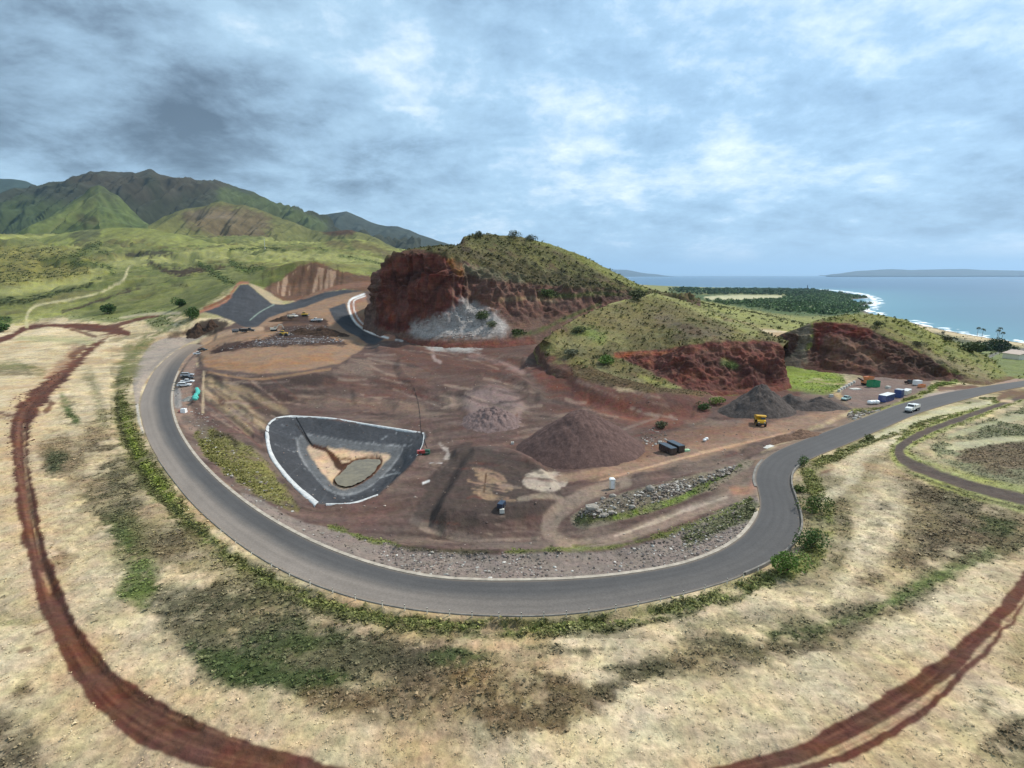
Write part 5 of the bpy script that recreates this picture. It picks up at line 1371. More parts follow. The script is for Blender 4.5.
# ------------------------------------------------------------------ small builder for things
class MB:
    def __init__(self): self.v = []; self.f = []
    def add(self, vs, fs):
        k = len(self.v); self.v += [tuple(map(float, p)) for p in vs]; self.f += [tuple(i + k for i in q) for q in fs]
        return self
    def box(self, c, s, top=(1, 1), sh=(0, 0)):
        """box with centre of its base c; the top may be narrower (top) and shifted (sh)"""
        x, y, z = c; a, b2, h = s[0] / 2, s[1] / 2, s[2]
        lo = [(x - a, y - b2, z), (x + a, y - b2, z), (x + a, y + b2, z), (x - a, y + b2, z)]
        a *= top[0]; b2 *= top[1]; x += sh[0]; y += sh[1]
        hi = [(x - a, y - b2, z + h), (x + a, y - b2, z + h), (x + a, y + b2, z + h), (x - a, y + b2, z + h)]
        return self.add(lo + hi, [(3, 2, 1, 0), (4, 5, 6, 7), (0, 1, 5, 4), (1, 2, 6, 5), (2, 3, 7, 6), (3, 0, 4, 7)])
    def cyl(self, p0, p1, r0, r1=None, n=12, cap=True):
        r1 = r0 if r1 is None else r1
        p0 = Vector(p0); p1 = Vector(p1); ax = (p1 - p0).normalized()
        u = ax.orthogonal().normalized(); w = ax.cross(u)
        vs = []
        for p, r in ((p0, r0), (p1, r1)):
            for k in range(n):
                a = 2 * math.pi * k / n; vs.append(p + u * (r * math.cos(a)) + w * (r * math.sin(a)))
        fs = [(k, (k + 1) % n, n + (k + 1) % n, n + k) for k in range(n)]
        if cap: fs += [tuple(range(n - 1, -1, -1)), tuple(range(n, 2 * n))]
        return self.add(vs, fs)
    def prism(self, prof, y0, y1):
        """side outline (x, z) pushed across from y0 to y1"""
        n = len(prof)
        vs = [(x, y0, z) for x, z in prof] + [(x, y1, z) for x, z in prof]
        fs = [(k, (k + 1) % n, n + (k + 1) % n, n + k) for k in range(n)] + [tuple(range(n - 1, -1, -1)), tuple(range(n, 2 * n))]
        return self.add(vs, fs)
    def build(self, name, mat, parent=None, smooth=False):
        me = bpy.data.meshes.new(name); me.from_pydata(self.v, [], self.f); me.update()
        if smooth: me.polygons.foreach_set('use_smooth', np.ones(len(me.polygons), bool))
        return link(name, me, mat, parent)


bpy.context.view_layer.update()
DG = bpy.context.evaluated_depsgraph_get()
CAMP = Vector((0, 0, CAMH))


def hit(px, py):
    dx, dy, dz = raydir(px, py)
    ok, loc, nor, i, ob, mtx = SC.ray_cast(DG, CAMP, Vector((float(dx), float(dy), float(dz))).normalized())
    return loc.copy() if ok else Vector(tuple(at_z(px, py, SEA)))


def heading(p, q):
    a = hit(*p); b = hit(*q)
    return math.atan2(b.y - a.y, b.x - a.x)


def copy_tree(o, parent=None):
    c = o.copy(); COL.objects.link(c); c.parent = parent
    for ch in list(o.children): copy_tree(ch, c)
    return c


# ------------------------------------------------------------------ plants
def leaf_material(name, var=0.25):
    m, t, b = new_mat(name)
    at = t.node('ShaderNodeAttribute', attribute_name='col'); geo = t.node('ShaderNodeNewGeometry')
    g_ = t.ramp(t.noise(geo.outputs['Position'], 1.6, 4, 0.6), 0.3, 0.7, 1 - var, 1 + var)
    t.l.new(t.mix(1.0, at.outputs['Color'], t.xyz(g_, g_, g_), 'MULTIPLY'), b.inputs['Base Color'])
    b.inputs['Roughness'].default_value = 0.7; b.inputs['Specular IOR Level'].default_value = 0.15
    return m


MAT_LEAF = leaf_material('leaves')
MAT_BARK = plain('bark', lin(104, 88, 70), 0.9, 0, 0.3, 3, 0.1)


def tufts(P, size, col, k=6, lean=0.8, flat=0.6):
    """k pointed leaves for each point: spreading clumps of grass and low scrub"""
    n = len(P)
    a = rng.random((n, k)) * 2 * np.pi
    s = size[:, None] * rng.uniform(0.6, 1.25, (n, k))
    tilt = rng.uniform(0.15, lean, (n, k))
    d = np.stack([np.cos(a), np.sin(a), np.zeros_like(a)], -1)
    side = np.stack([-np.sin(a), np.cos(a), np.zeros_like(a)], -1)
    base = P[:, None, :] + d * (s * 0.12)[..., None] + rng.normal(size=(n, k, 3)) * (size[:, None, None] * np.array([0.22, 0.22, 0.0]))
    tip = base + d * (s * tilt)[..., None] + np.array([0, 0, 1.0]) * (s * flat * rng.uniform(0.5, 1.1, (n, k)))[..., None]
    wv = side * (s * 0.30)[..., None]
    mid = (base + tip) / 2 + np.array([0, 0, 0.12]) * s[..., None]
    V = np.stack([base - wv * 0.3, mid - wv, tip, mid + wv], 2)          # n,k,4,3
    cc = col[:, None, :] * rng.uniform(0.7, 1.3, (n, k, 1))
    C = np.repeat(np.concatenate([cc, np.ones((n, k, 1))], -1)[:, :, None, :], 4, 2)
    Fq = np.arange(n * k * 4).reshape(-1, 4)
    return V.reshape(-1, 3), Fq, C.reshape(-1, 4)


def stuff_tufts(name, label, P, size, col, cat='scrub', **kw):
    V, Fq, C = tufts(P, size, col, **kw)
    me = new_mesh(name, V, Fq, True, C)
    return tag(link(name, me, MAT_LEAF), label, cat, kind='stuff')


def pick(weight, n):
    w_ = np.clip(weight, 0, None); w_ = w_ / w_.sum()
    return rng.choice(len(w_), n, p=w_)


# scrub and grass of the near field, thick where the ground is dark with plants
lum = g.c.mean(1)
cellA = gR ** 1.0 * np.where(gR < 700, np.clip(gR * gR / 27750, 0.21, 1.45), 0)
vpart = np.zeros(len(gX), np.int32); vpart[gF[part > 0].ravel()] = np.repeat(part[part > 0], 4)
bare = np.isin(vpart, [k_ for k_, n_ in enumerate(PARTS) if n_ in ('dirt_track', 'haul_road', 'gravel_road', 'footpath', 'gravel_apron', 'pond_liner', 'landfill_liner', 'pond_bed', 'landfill_pad')])
vis = ~bare & (g.px > -60) & (g.px < 1090) & (g.py > 300) & (g.py < 800) & (gR < 420) & (gD > 2.0)
offroad = (g.v > 0.36) & vis
wt = cellA * offroad * np.clip((0.22 - lum) / 0.18, 0.008, 1) * (gR < 260)
i = pick(wt, 34000)
P = gV[i] + rng.normal(size=(len(i), 3)) * np.array([0.3, 0.3, 0])
stuff_tufts('field_scrub', 'low dark scrub and herbs scattered over the dry field', P, rng.uniform(0.16, 0.42, len(i)) * rng.choice([1, 1, 1, 1.7], len(i)), g.c[i] * rng.uniform(0.8, 1.6, (len(i), 1)), k=6, flat=0.4)
wt = cellA * (g.v > 0.36) * vis * (lum > 0.2) * (gR < 190)
i = pick(wt, 9000)
P = gV[i] + rng.normal(size=(len(i), 3)) * np.array([0.3, 0.3, 0])
stuff_tufts('dry_grass', 'pale dry grass tufts covering the field', P, rng.uniform(0.14, 0.32, len(i)), g.c[i] * rng.uniform(0.95, 1.25, (len(i), 1)), 'grass', k=6, flat=0.35)
# thicker growth beside the road
near_road = (gD > 2.0) & (gD < 60) & (g.v > 0.7) & vis
wt = cellA * near_road * (gR < 330) * np.exp(-gD / 13.0) * sstep(-0.7, 0.3, gn[1] + 0.5 * gn[2])
i = pick(wt, 16000)
P = gV[i] + rng.normal(size=(len(i), 3)) * np.array([0.25, 0.25, 0])
stuff_tufts('roadside_plants', 'green and yellowish low plants growing along the road verges', P, rng.uniform(0.2, 0.5, len(i)) * rng.choice([1, 1, 1, 1.6], len(i)), g.c[i] * rng.uniform(0.7, 1.4, (len(i), 1)) * np.array([1.02, 1.06, 0.88]), 'verge plants', k=6)
# bushes dotted over the foothills and hills
wt = (g.v > 0.8) * (gY > 430) * (gX < 150) * (g.px > -60) * (g.py > 225) * gR ** 1.2 * (gR < 2200) * np.clip((0.30 - lum), 0.06, 1)
i = pick(wt, 9000)
P = gV[i]
stuff_tufts('foothill_bushes', 'small dark bushes dotted over the green foothills', P, rng.uniform(0.6, 1.9, len(i)) * np.clip(gR[i] / 900, 0.6, 1.5), np.tile(lin(96, 104, 54), (len(i), 1)) * rng.uniform(0.7, 1.4, (len(i), 1)), 'bushes', k=7, flat=0.8)
for nm, n_, lbl in (('central_hill', 4200, 'dark low bushes and grass clumps covering the top of the red-faced hill'), ('spur_hill', 4200, 'grass clumps and bushes on the spur above the long red cut'), ('coastal_hill', 3400, 'grass clumps and bushes on the hill by the sea')):
    G_, w_ = SAMPLES[nm]
    p_ = G_.reshape(-1, 3)
    ar = np.linalg.norm(np.cross(np.gradient(G_, axis=1), np.gradient(G_, axis=0)), axis=-1).ravel()
    i = pick(ar * (w_.v > 0.55) * np.clip(w_.v, 0, 1) ** 2, n_)
    stuff_tufts('hill_bushes', lbl, p_[i], rng.uniform(0.28, 0.8, len(i)) * rng.choice([1, 1, 1, 1.6, 2.6], len(i)), w_.c[i] * rng.uniform(0.75, 1.4, (len(i), 1)) * np.array([0.95, 1.03, 0.9]), 'bushes', k=6, flat=0.8)


def crown(n, rad, leaf, lobes=7, hollow=0.45, col=LEAF, squash=1.0):
    """leaf faces in uneven lobes round a centre"""
    cen = rng.normal(size=(lobes, 3)); cen /= np.linalg.norm(cen, axis=1)[:, None]
    cen *= rng.uniform(0.25, 0.62, (lobes, 1)); cen[:, 2] = np.abs(cen[:, 2]) * 0.9 - 0.1
    lr = rng.uniform(0.36, 0.62, lobes)
    k = rng.integers(lobes, size=n)
    d = rng.normal(size=(n, 3)); d /= np.linalg.norm(d, axis=1)[:, None]
    rr = lr[k] * rng.uniform(hollow, 1.0, n) ** 0.6
    c = (cen[k] + d * rr[:, None]) * np.asarray(rad)
    a = rng.normal(size=(n, 3)); a /= np.linalg.norm(a, axis=1)[:, None]
    a = a * 0.7 + d * np.array([1, 1, 0.3]); a /= np.linalg.norm(a, axis=1)[:, None]
    b_ = np.cross(a, rng.normal(size=(n, 3))); b_ /= np.linalg.norm(b_, axis=1)[:, None]
    s = leaf * rng.uniform(0.6, 1.3, (n, 1))
    V = np.stack([c - a * s, c - b_ * s * 0.55, c + a * s, c + b_ * s * 0.55], 1)
    tone = rng.uniform(0.7, 1.3, (lobes,))[k][:, None] * rng.uniform(0.75, 1.3, (n, 1))
    C = np.repeat(np.concatenate([np.asarray(col)[None, :] * tone, np.ones((n, 1))], 1)[:, None, :], 4, 1)
    return V.reshape(-1, 3), np.arange(n * 4).reshape(-1, 4), C.reshape(-1, 4)


def tree(name, label, px, py, width, height, cat='bush', n=700, leaf=0.22, col=LEAF, group=None, trunk=0.04, loc=None, lobes=7):
    """px, py: where its foot stands; sizes in metres"""
    o = empty(name, loc if loc is not None else hit(px, py))
    V, Fq, C = crown(n, (width * 0.62, width * 0.62, height * (1 - trunk) * 0.72), leaf, lobes, col=col)
    V[:, 2] += height * (trunk + (1 - trunk) * 0.36)
    link('foliage', new_mesh('foliage', V, Fq, False, C), MAT_LEAF, o)
    mb = MB()
    h0 = height * (trunk + 0.2)
    mb.cyl((0, 0, -0.3), (0.03 * width, 0, h0), 0.035 * height + 0.04, 0.02 * height + 0.02, 7)
    for k in range(4):
        a = k * 1.6 + rng.random(); mb.cyl((0, 0, h0 * 0.55), (math.cos(a) * width * 0.28, math.sin(a) * width * 0.28, height * 0.72), 0.018 * height + 0.02, 0.01, 5)
    mb.build('trunk', MAT_BARK, o)
    return tag(o, label, cat, group)


GB = lin(108, 136, 62); GD = lin(72, 98, 46)
tree('roadside_bush', 'feathery bright green bush leaning over the outer road edge, lowest of the three', 787, 574, 6.2, 4.4, n=1500, leaf=0.20, col=GB, group='bushes by the road bend')
tree('roadside_bush', 'rounded green bush just right of the road bend, middle of the three', 811, 549, 5.8, 4.2, n=1300, leaf=0.20, col=GD * 1.15, group='bushes by the road bend')
tree('roadside_bush', 'spreading green bush beside the road, highest of the three at the bend', 815, 512, 6.6, 4.0, n=1300, leaf=0.22, col=lin(90, 106, 50), group='bushes by the road bend')
tree('shrub', 'thin green shrub at the outer edge of the road where it turns right', 804, 466, 3.0, 3.0, n=420, leaf=0.2, col=lin(98, 118, 62))
tree('shrub', 'small olive shrub on the verge below the white tanker truck', 868, 441, 3.6, 2.2, n=420, leaf=0.24, col=lin(104, 110, 60))
tree('shrub', 'low dark bush in the field by the bend in the road verge', 800, 492, 3.0, 1.8, n=420, leaf=0.22, col=lin(98, 112, 54))
tree('round_tree', 'round dark green tree alone above the red track crossing', 107, 314, 15, 11, 'tree', 1500, 0.8, GD)
tree('round_tree', 'dark green tree behind the pale end of the track, above the brush heap', 179, 307, 13, 9, 'tree', 1300, 0.7, GD)
tree('round_tree', 'dark green tree at the left corner of the black landfill lining', 194, 318, 12, 9, 'tree', 1300, 0.6, GD)
tree('round_tree', 'dark green thicket cut off by the left edge of the picture', 1, 331, 20, 8, 'tree', 1500, 0.8, GD)
tree('shrub', 'bright green shrub at the foot of the grassy spur above the quarry', 607, 364, 8.5, 4.5, n=900, leaf=0.4, col=GB)
tree('shrub', 'grey-green bush on the left edge of the spur', 570, 355, 8, 3.5, n=700, leaf=0.4, col=lin(116, 118, 92))
tree('shrub', 'dark shrub on the upper left flank of the spur', 580, 333, 8, 4, n=600, leaf=0.4, col=lin(82, 88, 52))
tree('shrub', 'dark shrub on the saddle between hill and spur', 634, 299, 14, 7, n=800, leaf=0.7, col=lin(86, 92, 56))
tree('shrub', 'green shrub growing on the white rubble slope under the cliff', 481, 320, 9, 7, n=800, leaf=0.5, col=lin(92, 104, 62))
tree('shrub', 'pale green shrub right of the white rubble slope', 492, 327, 9, 4, n=500, leaf=0.5, col=lin(124, 128, 96))
tree('shrub', 'green bush on the brown terrace of the red-faced hill', 546, 297, 14, 7, n=900, leaf=0.6, col=lin(88, 104, 54))
tree('shrub', 'low green bushes at the foot of the brown terrace', 520, 334, 12, 4, n=600, leaf=0.5, col=lin(84, 98, 50))
tree('shrub', 'green shrub below the red cut, left of the dark gravel heap', 704, 410, 5, 3.6, n=600, leaf=0.3, col=GD * 1.1)
tree('shrub', 'yellow-green shrub tucked between the red cut and the dark heap', 719, 404, 7, 3.6, n=600, leaf=0.34, col=lin(132, 142, 74))
tree('shrub', 'grey-green bush on the quarry slope above the black bins', 664, 428, 5.5, 3, n=520, leaf=0.3, col=lin(112, 112, 82))
tree('shrub', 'dark green bushes halfway up the red cut', 731, 368, 6, 3, n=420, leaf=0.3, col=lin(112, 126, 66))
tree('shrub', 'dark bush near the top of the hill by the sea', 877, 327, 6, 4.2, n=500, leaf=0.35, col=lin(84, 92, 52))
tree('shrub', 'grey-green bush on the right shoulder of the hill by the sea', 920, 347, 7, 3.6, n=500, leaf=0.35, col=lin(108, 106, 72))
tree('shrub', 'dark bush low on the seaward slope', 947, 341, 6, 3.6, n=500, leaf=0.35, col=lin(92, 90, 62))
tree('shrub', 'lone bush against the surf on the skyline of the hill', 943, 334, 5, 5, n=500, leaf=0.35, col=lin(100, 104, 80))
for x_, y_, s_, l_ in ((478, 236, 7, 'left bush on the summit of the red-faced hill'), (514, 237, 9, 'larger bush on the summit of the red-faced hill'), (532, 240, 8, 'right bush on the summit of the red-faced hill')):
    tree('shrub', l_, x_, y_ + 1.5, s_ * 1.3, s_ * 0.8, n=500, leaf=0.5, col=lin(80, 84, 52), group='summit bushes')
tree('coast_tree', 'broad dark tree beside the palms on the shore', 995, 351, 22, 15, 'tree', 1600, 1.0, lin(56, 76, 40))
tree('coast_tree', 'dark tree left of the broad one on the shore', 980, 353, 20, 12, 'tree', 1400, 1.0, lin(62, 84, 42))
tree('coast_tree', 'pale smaller tree at the left end of the shore trees', 969, 352, 12, 7, 'tree', 700, 0.7, lin(96, 108, 66))
tree('coast_tree', 'small dark tree right of the shore trees', 1007, 346, 9, 5, 'tree', 500, 0.6, lin(60, 70, 44))


def palm(label, px, py, h):
    o = empty('palm_tree', hit(px, py))
    mb = MB()
    for k in range(6):
        z0, z1 = h * k / 6, h * (k + 1) / 6; b0 = 0.05 * h * (k / 6) ** 2; b1 = 0.05 * h * ((k + 1) / 6) ** 2
        mb.cyl((b0, 0, z0 - 0.2), (b1, 0, z1), 0.28 - 0.02 * k, 0.26 - 0.02 * k, 7)
    mb.build('trunk', MAT_BARK, o)
    V = []; C = []
    for k in range(22):
        a = 2 * math.pi * k / 22 + rng.random() * 0.3; up = rng.uniform(-0.1, 0.9); L = rng.uniform(2.8, 3.8)
        d = np.array([math.cos(a), math.sin(a), 0]); s = np.array([-math.sin(a), math.cos(a), 0])
        pts = [np.array([0.05 * h, 0, h]) + d * L * t_ + np.array([0, 0, 1]) * (up * L * t_ - 1.5 * L * t_ * t_ * 0.7) for t_ in (0, 0.35, 0.7, 1.0)]
        for j in range(3):
            w0, w1 = (0.35, 0.6, 0.45, 0.08)[j:j + 2]
            V += [pts[j] - s * w0, pts[j + 1] - s * w1, pts[j + 1] + s * w1, pts[j] + s * w0]
            C += [np.append(lin(58, 72, 40) * rng.uniform(0.7, 1.3), 1)] * 4
    link('fronds', new_mesh('fronds', np.array(V), np.arange(len(V)).reshape(-1, 4), False, np.array(C)), MAT_LEAF, o)
    return tag(o, label, 'palm tree', 'palms on the shore')


palm('leftmost palm on the shore, in front of the sea', 977, 336, 13)
palm('second palm from the left on the shore', 982, 337, 12)
palm('tall palm over the broad dark shore tree', 998, 340, 17)
palm('slightly lower palm close beside the tall one', 996.5, 340, 14)
palm('rightmost palm on the shore, a little apart', 1001.5, 341, 12)

# woods on the coastal plain
def wood(name, label, poly, n, size, col):
    idx = np.nonzero((g.px > 620) & (g.px < 1100) & (gY > 420) & (gZ > SEA + 0.3))[0]
    idx = idx[inside(g.px[idx], g.py[idx], smooth_line(poly, 3, True))]
    j = idx[pick(gR[idx] ** 2, n)]
    V = []; Fq = []; C = []; k = 0
    for q in range(n):
        s = size * rng.uniform(0.6, 1.25)
        v, f_, c = crown(26, (s, s, s * 0.75), s * 0.34, 4, 0.7, col * rng.uniform(0.75, 1.3))
        v = v + gV[j[q]] + np.array([rng.normal() * 6, rng.normal() * 6, s * 0.45])
        V.append(v); Fq.append(f_ + k); C.append(c); k += len(v)
    me = new_mesh(name, np.vstack(V), np.vstack(Fq), False, np.vstack(C))
    return tag(link(name, me, MAT_LEAF), label, 'wood', kind='stuff')


wood('coastal_wood', 'dark green woods covering the flat coast', [(800, 292), (850, 294), (872, 300), (872, 306), (858, 312), (826, 315), (790, 310), (780, 301)], 1500, 8.0, lin(92, 118, 66))
wood('coastal_wood', 'band of far trees along the shore behind the pale field', [(666, 290), (700, 289.5), (760, 289.5), (830, 291), (800, 296), (760, 294.5), (700, 294.5)], 1300, 12.0, lin(80, 104, 64))
wood('coastal_wood', 'scattered trees between the pale field and the yellow-green slope', [(700, 301), (740, 301.5), (785, 300), (800, 312), (770, 310), (730, 305)], 420, 7.0, lin(96, 118, 64))
wood('coastal_scrub', 'dark scrub strips on the low ground by the surf', [(930, 335), (975, 343), (1040, 351), (1090, 358), (1040, 356), (975, 349)], 160, 3.2, lin(78, 86, 52))
wt = (gY > 385) * (gX > 60) * (gR < 1500) * (g.px < 1090) * (g.py > 290) * (gZ > SEA + 2) * gR * (0.2 + sstep(0, 0.5, gn[1] + gn[0]))
i = pick(wt, 4200)
stuff_tufts('coastal_bushes', 'low bushes dotted over the yellow-green slope towards the coast', gV[i], rng.uniform(0.5, 1.5, len(i)) * rng.choice([1, 1, 1, 2], len(i)), np.tile(lin(112, 114, 64), (len(i), 1)) * rng.uniform(0.7, 1.4, (len(i), 1)), 'bushes', k=6, flat=0.8)
print('plants built')

# ------------------------------------------------------------------ water of the pond
def flat_sheet(name, pts, z, mat):
    p = at_z(np.array([q[0] for q in pts], float), np.array([q[1] for q in pts], float), z)
    me = bpy.data.meshes.new(name); me.from_pydata([tuple(q) for q in p], [], [tuple(range(len(p)))]); me.update()
    return link(name, me, mat)


m, t, b = new_mat('pond_water')
geo = t.node('ShaderNodeNewGeometry')
t.l.new(t.mix(t.ramp(t.noise(geo.outputs['Position'], 0.35, 4, 0.6), 0.35, 0.65), lin4(112, 98, 72), lin4(134, 120, 90)), b.inputs['Base Color'])
b.inputs['Roughness'].default_value = 0.16; b.inputs['IOR'].default_value = 1.33
wl_ = smooth_line(WATER, 8, True)
wl_ = wl_ + np.column_stack([noise2(wl_[:, 0] / 4, wl_[:, 1] / 4), noise2(wl_[:, 0] / 4 + 9, wl_[:, 1] / 4)]) * 1.1
tag(flat_sheet('pond_water', wl_, -9.9, m), kind='structure')


# ------------------------------------------------------------------ heaps
def heap_material(name, c, c2, bump=0.6):
    m, t, b = new_mat(name)
    geo = t.node('ShaderNodeNewGeometry'); pos = geo.outputs['Position']
    sep = t.node('ShaderNodeSeparateXYZ'); t.l.new(pos, sep.inputs[0])
    n1 = t.noise(pos, 0.5, 5, 0.65); n2 = t.noise(pos, 2.2, 5, 0.7)
    run = t.noise(t.xyz(t.math('MULTIPLY', sep.outputs[0], 0.9), t.math('MULTIPLY', sep.outputs[1], 0.9), t.math('MULTIPLY', sep.outputs[2], 0.08)), 1.0, 4, 0.6)
    k = t.math('ADD', t.math('MULTIPLY', n1, 0.45), t.math('MULTIPLY', run, 0.55))
    cc = t.mix(t.ramp(k, 0.35, 0.66), (*c, 1), (*c2, 1))
    gg = t.ramp(n2, 0.3, 0.7, 0.78, 1.2)
    t.l.new(t.mix(1.0, cc, t.xyz(gg, gg, gg), 'MULTIPLY'), b.inputs['Base Color'])
    b.inputs['Roughness'].default_value = 0.95; b.inputs['Specular IOR Level'].default_value = 0.1
    bp = t.node('ShaderNodeBump'); bp.inputs['Strength'].default_value = bump; bp.inputs['Distance'].default_value = 0.4
    t.l.new(t.math('ADD', n1, n2), bp.inputs['Height']); t.l.new(bp.outputs[0], b.inputs['Normal'])
    return m


def heap(name, label, px, py, rx, ry, h, mat, rot=0.0, peaks=((0, 0, 1, 1),), rough=0.07, cat='heap', up=None, n=(84, 40), soft=0.0025):
    """loose material at its angle of rest: cones joined; px, py is the foot nearest the camera"""
    f0 = hit(px, py)
    d2 = Vector((f0.x, f0.y, 0)).normalized()
    c = f0 + d2 * ry * 0.95
    zb = f0.z if up is None else up
    nu, nv = n
    a = np.linspace(0, 2 * np.pi, nu, endpoint=False); r = np.linspace(0.0, 1.25, nv)
    A, Rr = np.meshgrid(a, r)
    x = Rr * np.cos(A); y = Rr * np.sin(A)
    z = np.full_like(x, -1.0)
    for (cx_, cy_, rr_, hh_) in peaks:
        q = np.hypot(x - cx_, y - cy_) / rr_
        z = np.maximum(z, hh_ * (1.0 + math.sqrt(soft) * 0.6 - np.sqrt(q * q + soft)))
    seed = rng.uniform(0, 500)
    z = z + rough * fbm2(x * 8 + seed, y * 8, 2.0, 4, 0.55) * (0.25 + np.clip(z, 0, 1)) + 0.35 * rough * fbm2(np.cos(A) * 9 + seed, np.sin(A) * 9, 1.0, 2) * Rr
    z = np.maximum(z, -0.35)
    V = np.column_stack([(x * rx).ravel(), (y * ry).ravel(), (z * h).ravel()])
    i0 = np.arange(nv - 1)[:, None] * nu + np.arange(nu)[None, :]; i1 = np.arange(nv - 1)[:, None] * nu + ((np.arange(nu) + 1) % nu)[None, :]
    Fq = np.stack([i0, i1, i1 + nu, i0 + nu], -1).reshape(-1, 4)
    o = link(name, new_mesh(name, V, Fq, True), mat)
    o.location = (c.x, c.y, zb); o.rotation_euler = (0, 0, rot)
    return tag(o, label, cat)


RIM = heap_material('white_rim_fabric', lin(190, 192, 192), lin(222, 222, 218), 0.4)


def rim(pts, wd, name='rim'):
    """pale anchored edge of the lining: a low rounded strip following the ground"""
    q = smooth_line(np.column_stack([np.array(pts, float), wd]), 12)
    tg_ = np.gradient(q[:, :2], axis=0); tg_ /= np.linalg.norm(tg_, axis=1)[:, None]; nr_ = np.column_stack([-tg_[:, 1], tg_[:, 0]])
    prof = [(-1.0, -0.15), (-0.8, 0.16), (-0.3, 0.26), (0.3, 0.26), (0.8, 0.16), (1.0, -0.15)]
    rows = []
    for o_, z_ in prof:
        e_ = q[:, :2] + nr_ * (q[:, 2] * o_ * (1 + 0.10 * noise2(q[:, 0] / 3, q[:, 1] / 3)))[:, None]
        p_ = at_z(e_[:, 0], e_[:, 1], -5.0)
        gz_, _ = ground_height(p_[:, 0], p_[:, 1])
        p_ = at_z(e_[:, 0], e_[:, 1], gz_)
        p_[:, 2] += z_
        rows.append(p_)
    G_ = np.stack(rows, 1)
    pl = next(o_ for o_ in SC.objects if o_.name == 'pond_liner')
    return link(name, new_mesh(name, G_.reshape(-1, 3), grid_faces(len(q), len(prof)), True), RIM, pl)


rim([(290, 416.3), (276, 419), (268, 427), (267.5, 440), (272, 456), (284, 473), (298, 488), (310, 498), (317, 504.5)], [0.9, 1.3, 1.8, 2.2, 2.2, 2.2, 2.3, 2.6, 3.2])
rim([(290, 416.3), (330, 418.5), (366, 424.5), (400, 430), (424, 434)], [0.9, 0.8, 1.0, 1.3, 1.5])
rim([(424, 434), (422, 446), (414, 461)], [0.5, 0.4, 0.3])
rim([(378, 495), (352, 503.5), (326, 504.5)], [0.4, 0.9, 0.7])

M_CINDER = heap_material('purple_brown_cinder', lin(94, 74, 69), lin(118, 94, 87), 0.35)
M_BLACK = heap_material('black_cinder', lin(78, 70, 66), lin(108, 98, 92))
M_CHALK = heap_material('pale_ash', lin(166, 162, 156), lin(204, 200, 194), 0.9)
M_BRUSH = heap_material('brush_and_soil', lin(62, 48, 40), lin(92, 72, 58), 1.0)
M_DIRT = heap_material('brown_dirt', lin(112, 88, 74), lin(146, 116, 96), 0.8)
heap('gravel_pile', 'large purple-brown gravel cone in the middle of the quarry floor', 586, 467, 18, 17, 13.2, M_CINDER, 0, ((-0.12, 0.06, 1, 1), (0.12, 0.1, 0.85, 0.88), (-0.6, -0.1, 0.5, 0.42), (0.4, 0.2, 0.6, 0.62)), cat='gravel pile', n=(150, 70), soft=0.03, rough=0.04)
heap('rock_mound', 'low pinkish rock mound behind and left of the purple gravel cone', 494, 431, 10, 13, 6.0, heap_material('pink_rock', lin(118, 98, 94), lin(152, 130, 124), 1.0), 0.3, ((0, 0, 1, 1), (-0.4, 0.3, 0.6, 0.7), (0.4, -0.2, 0.6, 0.6)), 0.14, 'mound', n=(120, 60), soft=0.10)
heap('gravel_pile', 'dark grey gravel heap at the foot of the red cut', 757, 419, 15, 13, 11, M_BLACK, 0, ((0.05, 0.0, 0.9, 1), (0.5, 0.1, 0.5, 0.55), (-0.5, 0.0, 0.5, 0.45)), cat='gravel pile', n=(110, 50))
heap('gravel_pile', 'low dark gravel bank right of the yellow dump truck', 808, 413, 17, 9, 5.5, M_BLACK, -0.2, ((-0.4, 0, 0.6, 1), (0.25, 0.1, 0.7, 0.8)), cat='gravel pile', rough=0.12)
heap('brush_heap', 'dark heap of brush and soil by the left end of the road', 206, 337, 16, 10, 11, M_BRUSH, 0.35, ((-0.3, 0, 0.7, 0.8), (0.3, 0.1, 0.7, 1)), 0.22, 'heap')
heap('dirt_heap', 'small brown dirt heap against the purple gravel cone', 566, 463, 4.5, 3.4, 2.2, M_DIRT, 0, ((0, 0, 1, 1),), 0.15, 'heap')
heap('dirt_heap', 'flat brown dirt mound on the landfill, left of the machines', 286, 322, 14, 8, 3.5, M_BRUSH, 0, ((-0.2, 0, 0.7, 1), (0.4, 0, 0.6, 0.6)), 0.2, 'heap')
heap('dirt_heap', 'dark dirt mound rising behind the landfill machines', 313, 336, 20, 10, 5.0, M_BRUSH, 0, ((-0.3, 0, 0.7, 0.8), (0.35, 0, 0.7, 1)), 0.2, 'heap')
heap('gravel_pile', 'small grey gravel heap beside the turquoise stack', 191, 401, 3.0, 3.6, 1.5, heap_material('grey_gravel', lin(132, 132, 126), lin(160, 158, 150)), 0, ((0, 0, 1, 1),), 0.12, 'gravel pile')
heap('dirt_heap', 'rough dark earth bank along the road verge above the haul road', 795, 440, 13, 3.2, 2.2, M_DIRT, 0.45, ((-0.4, 0, 0.6, 0.8), (0.2, 0, 0.7, 1)), 0.25, 'heap')

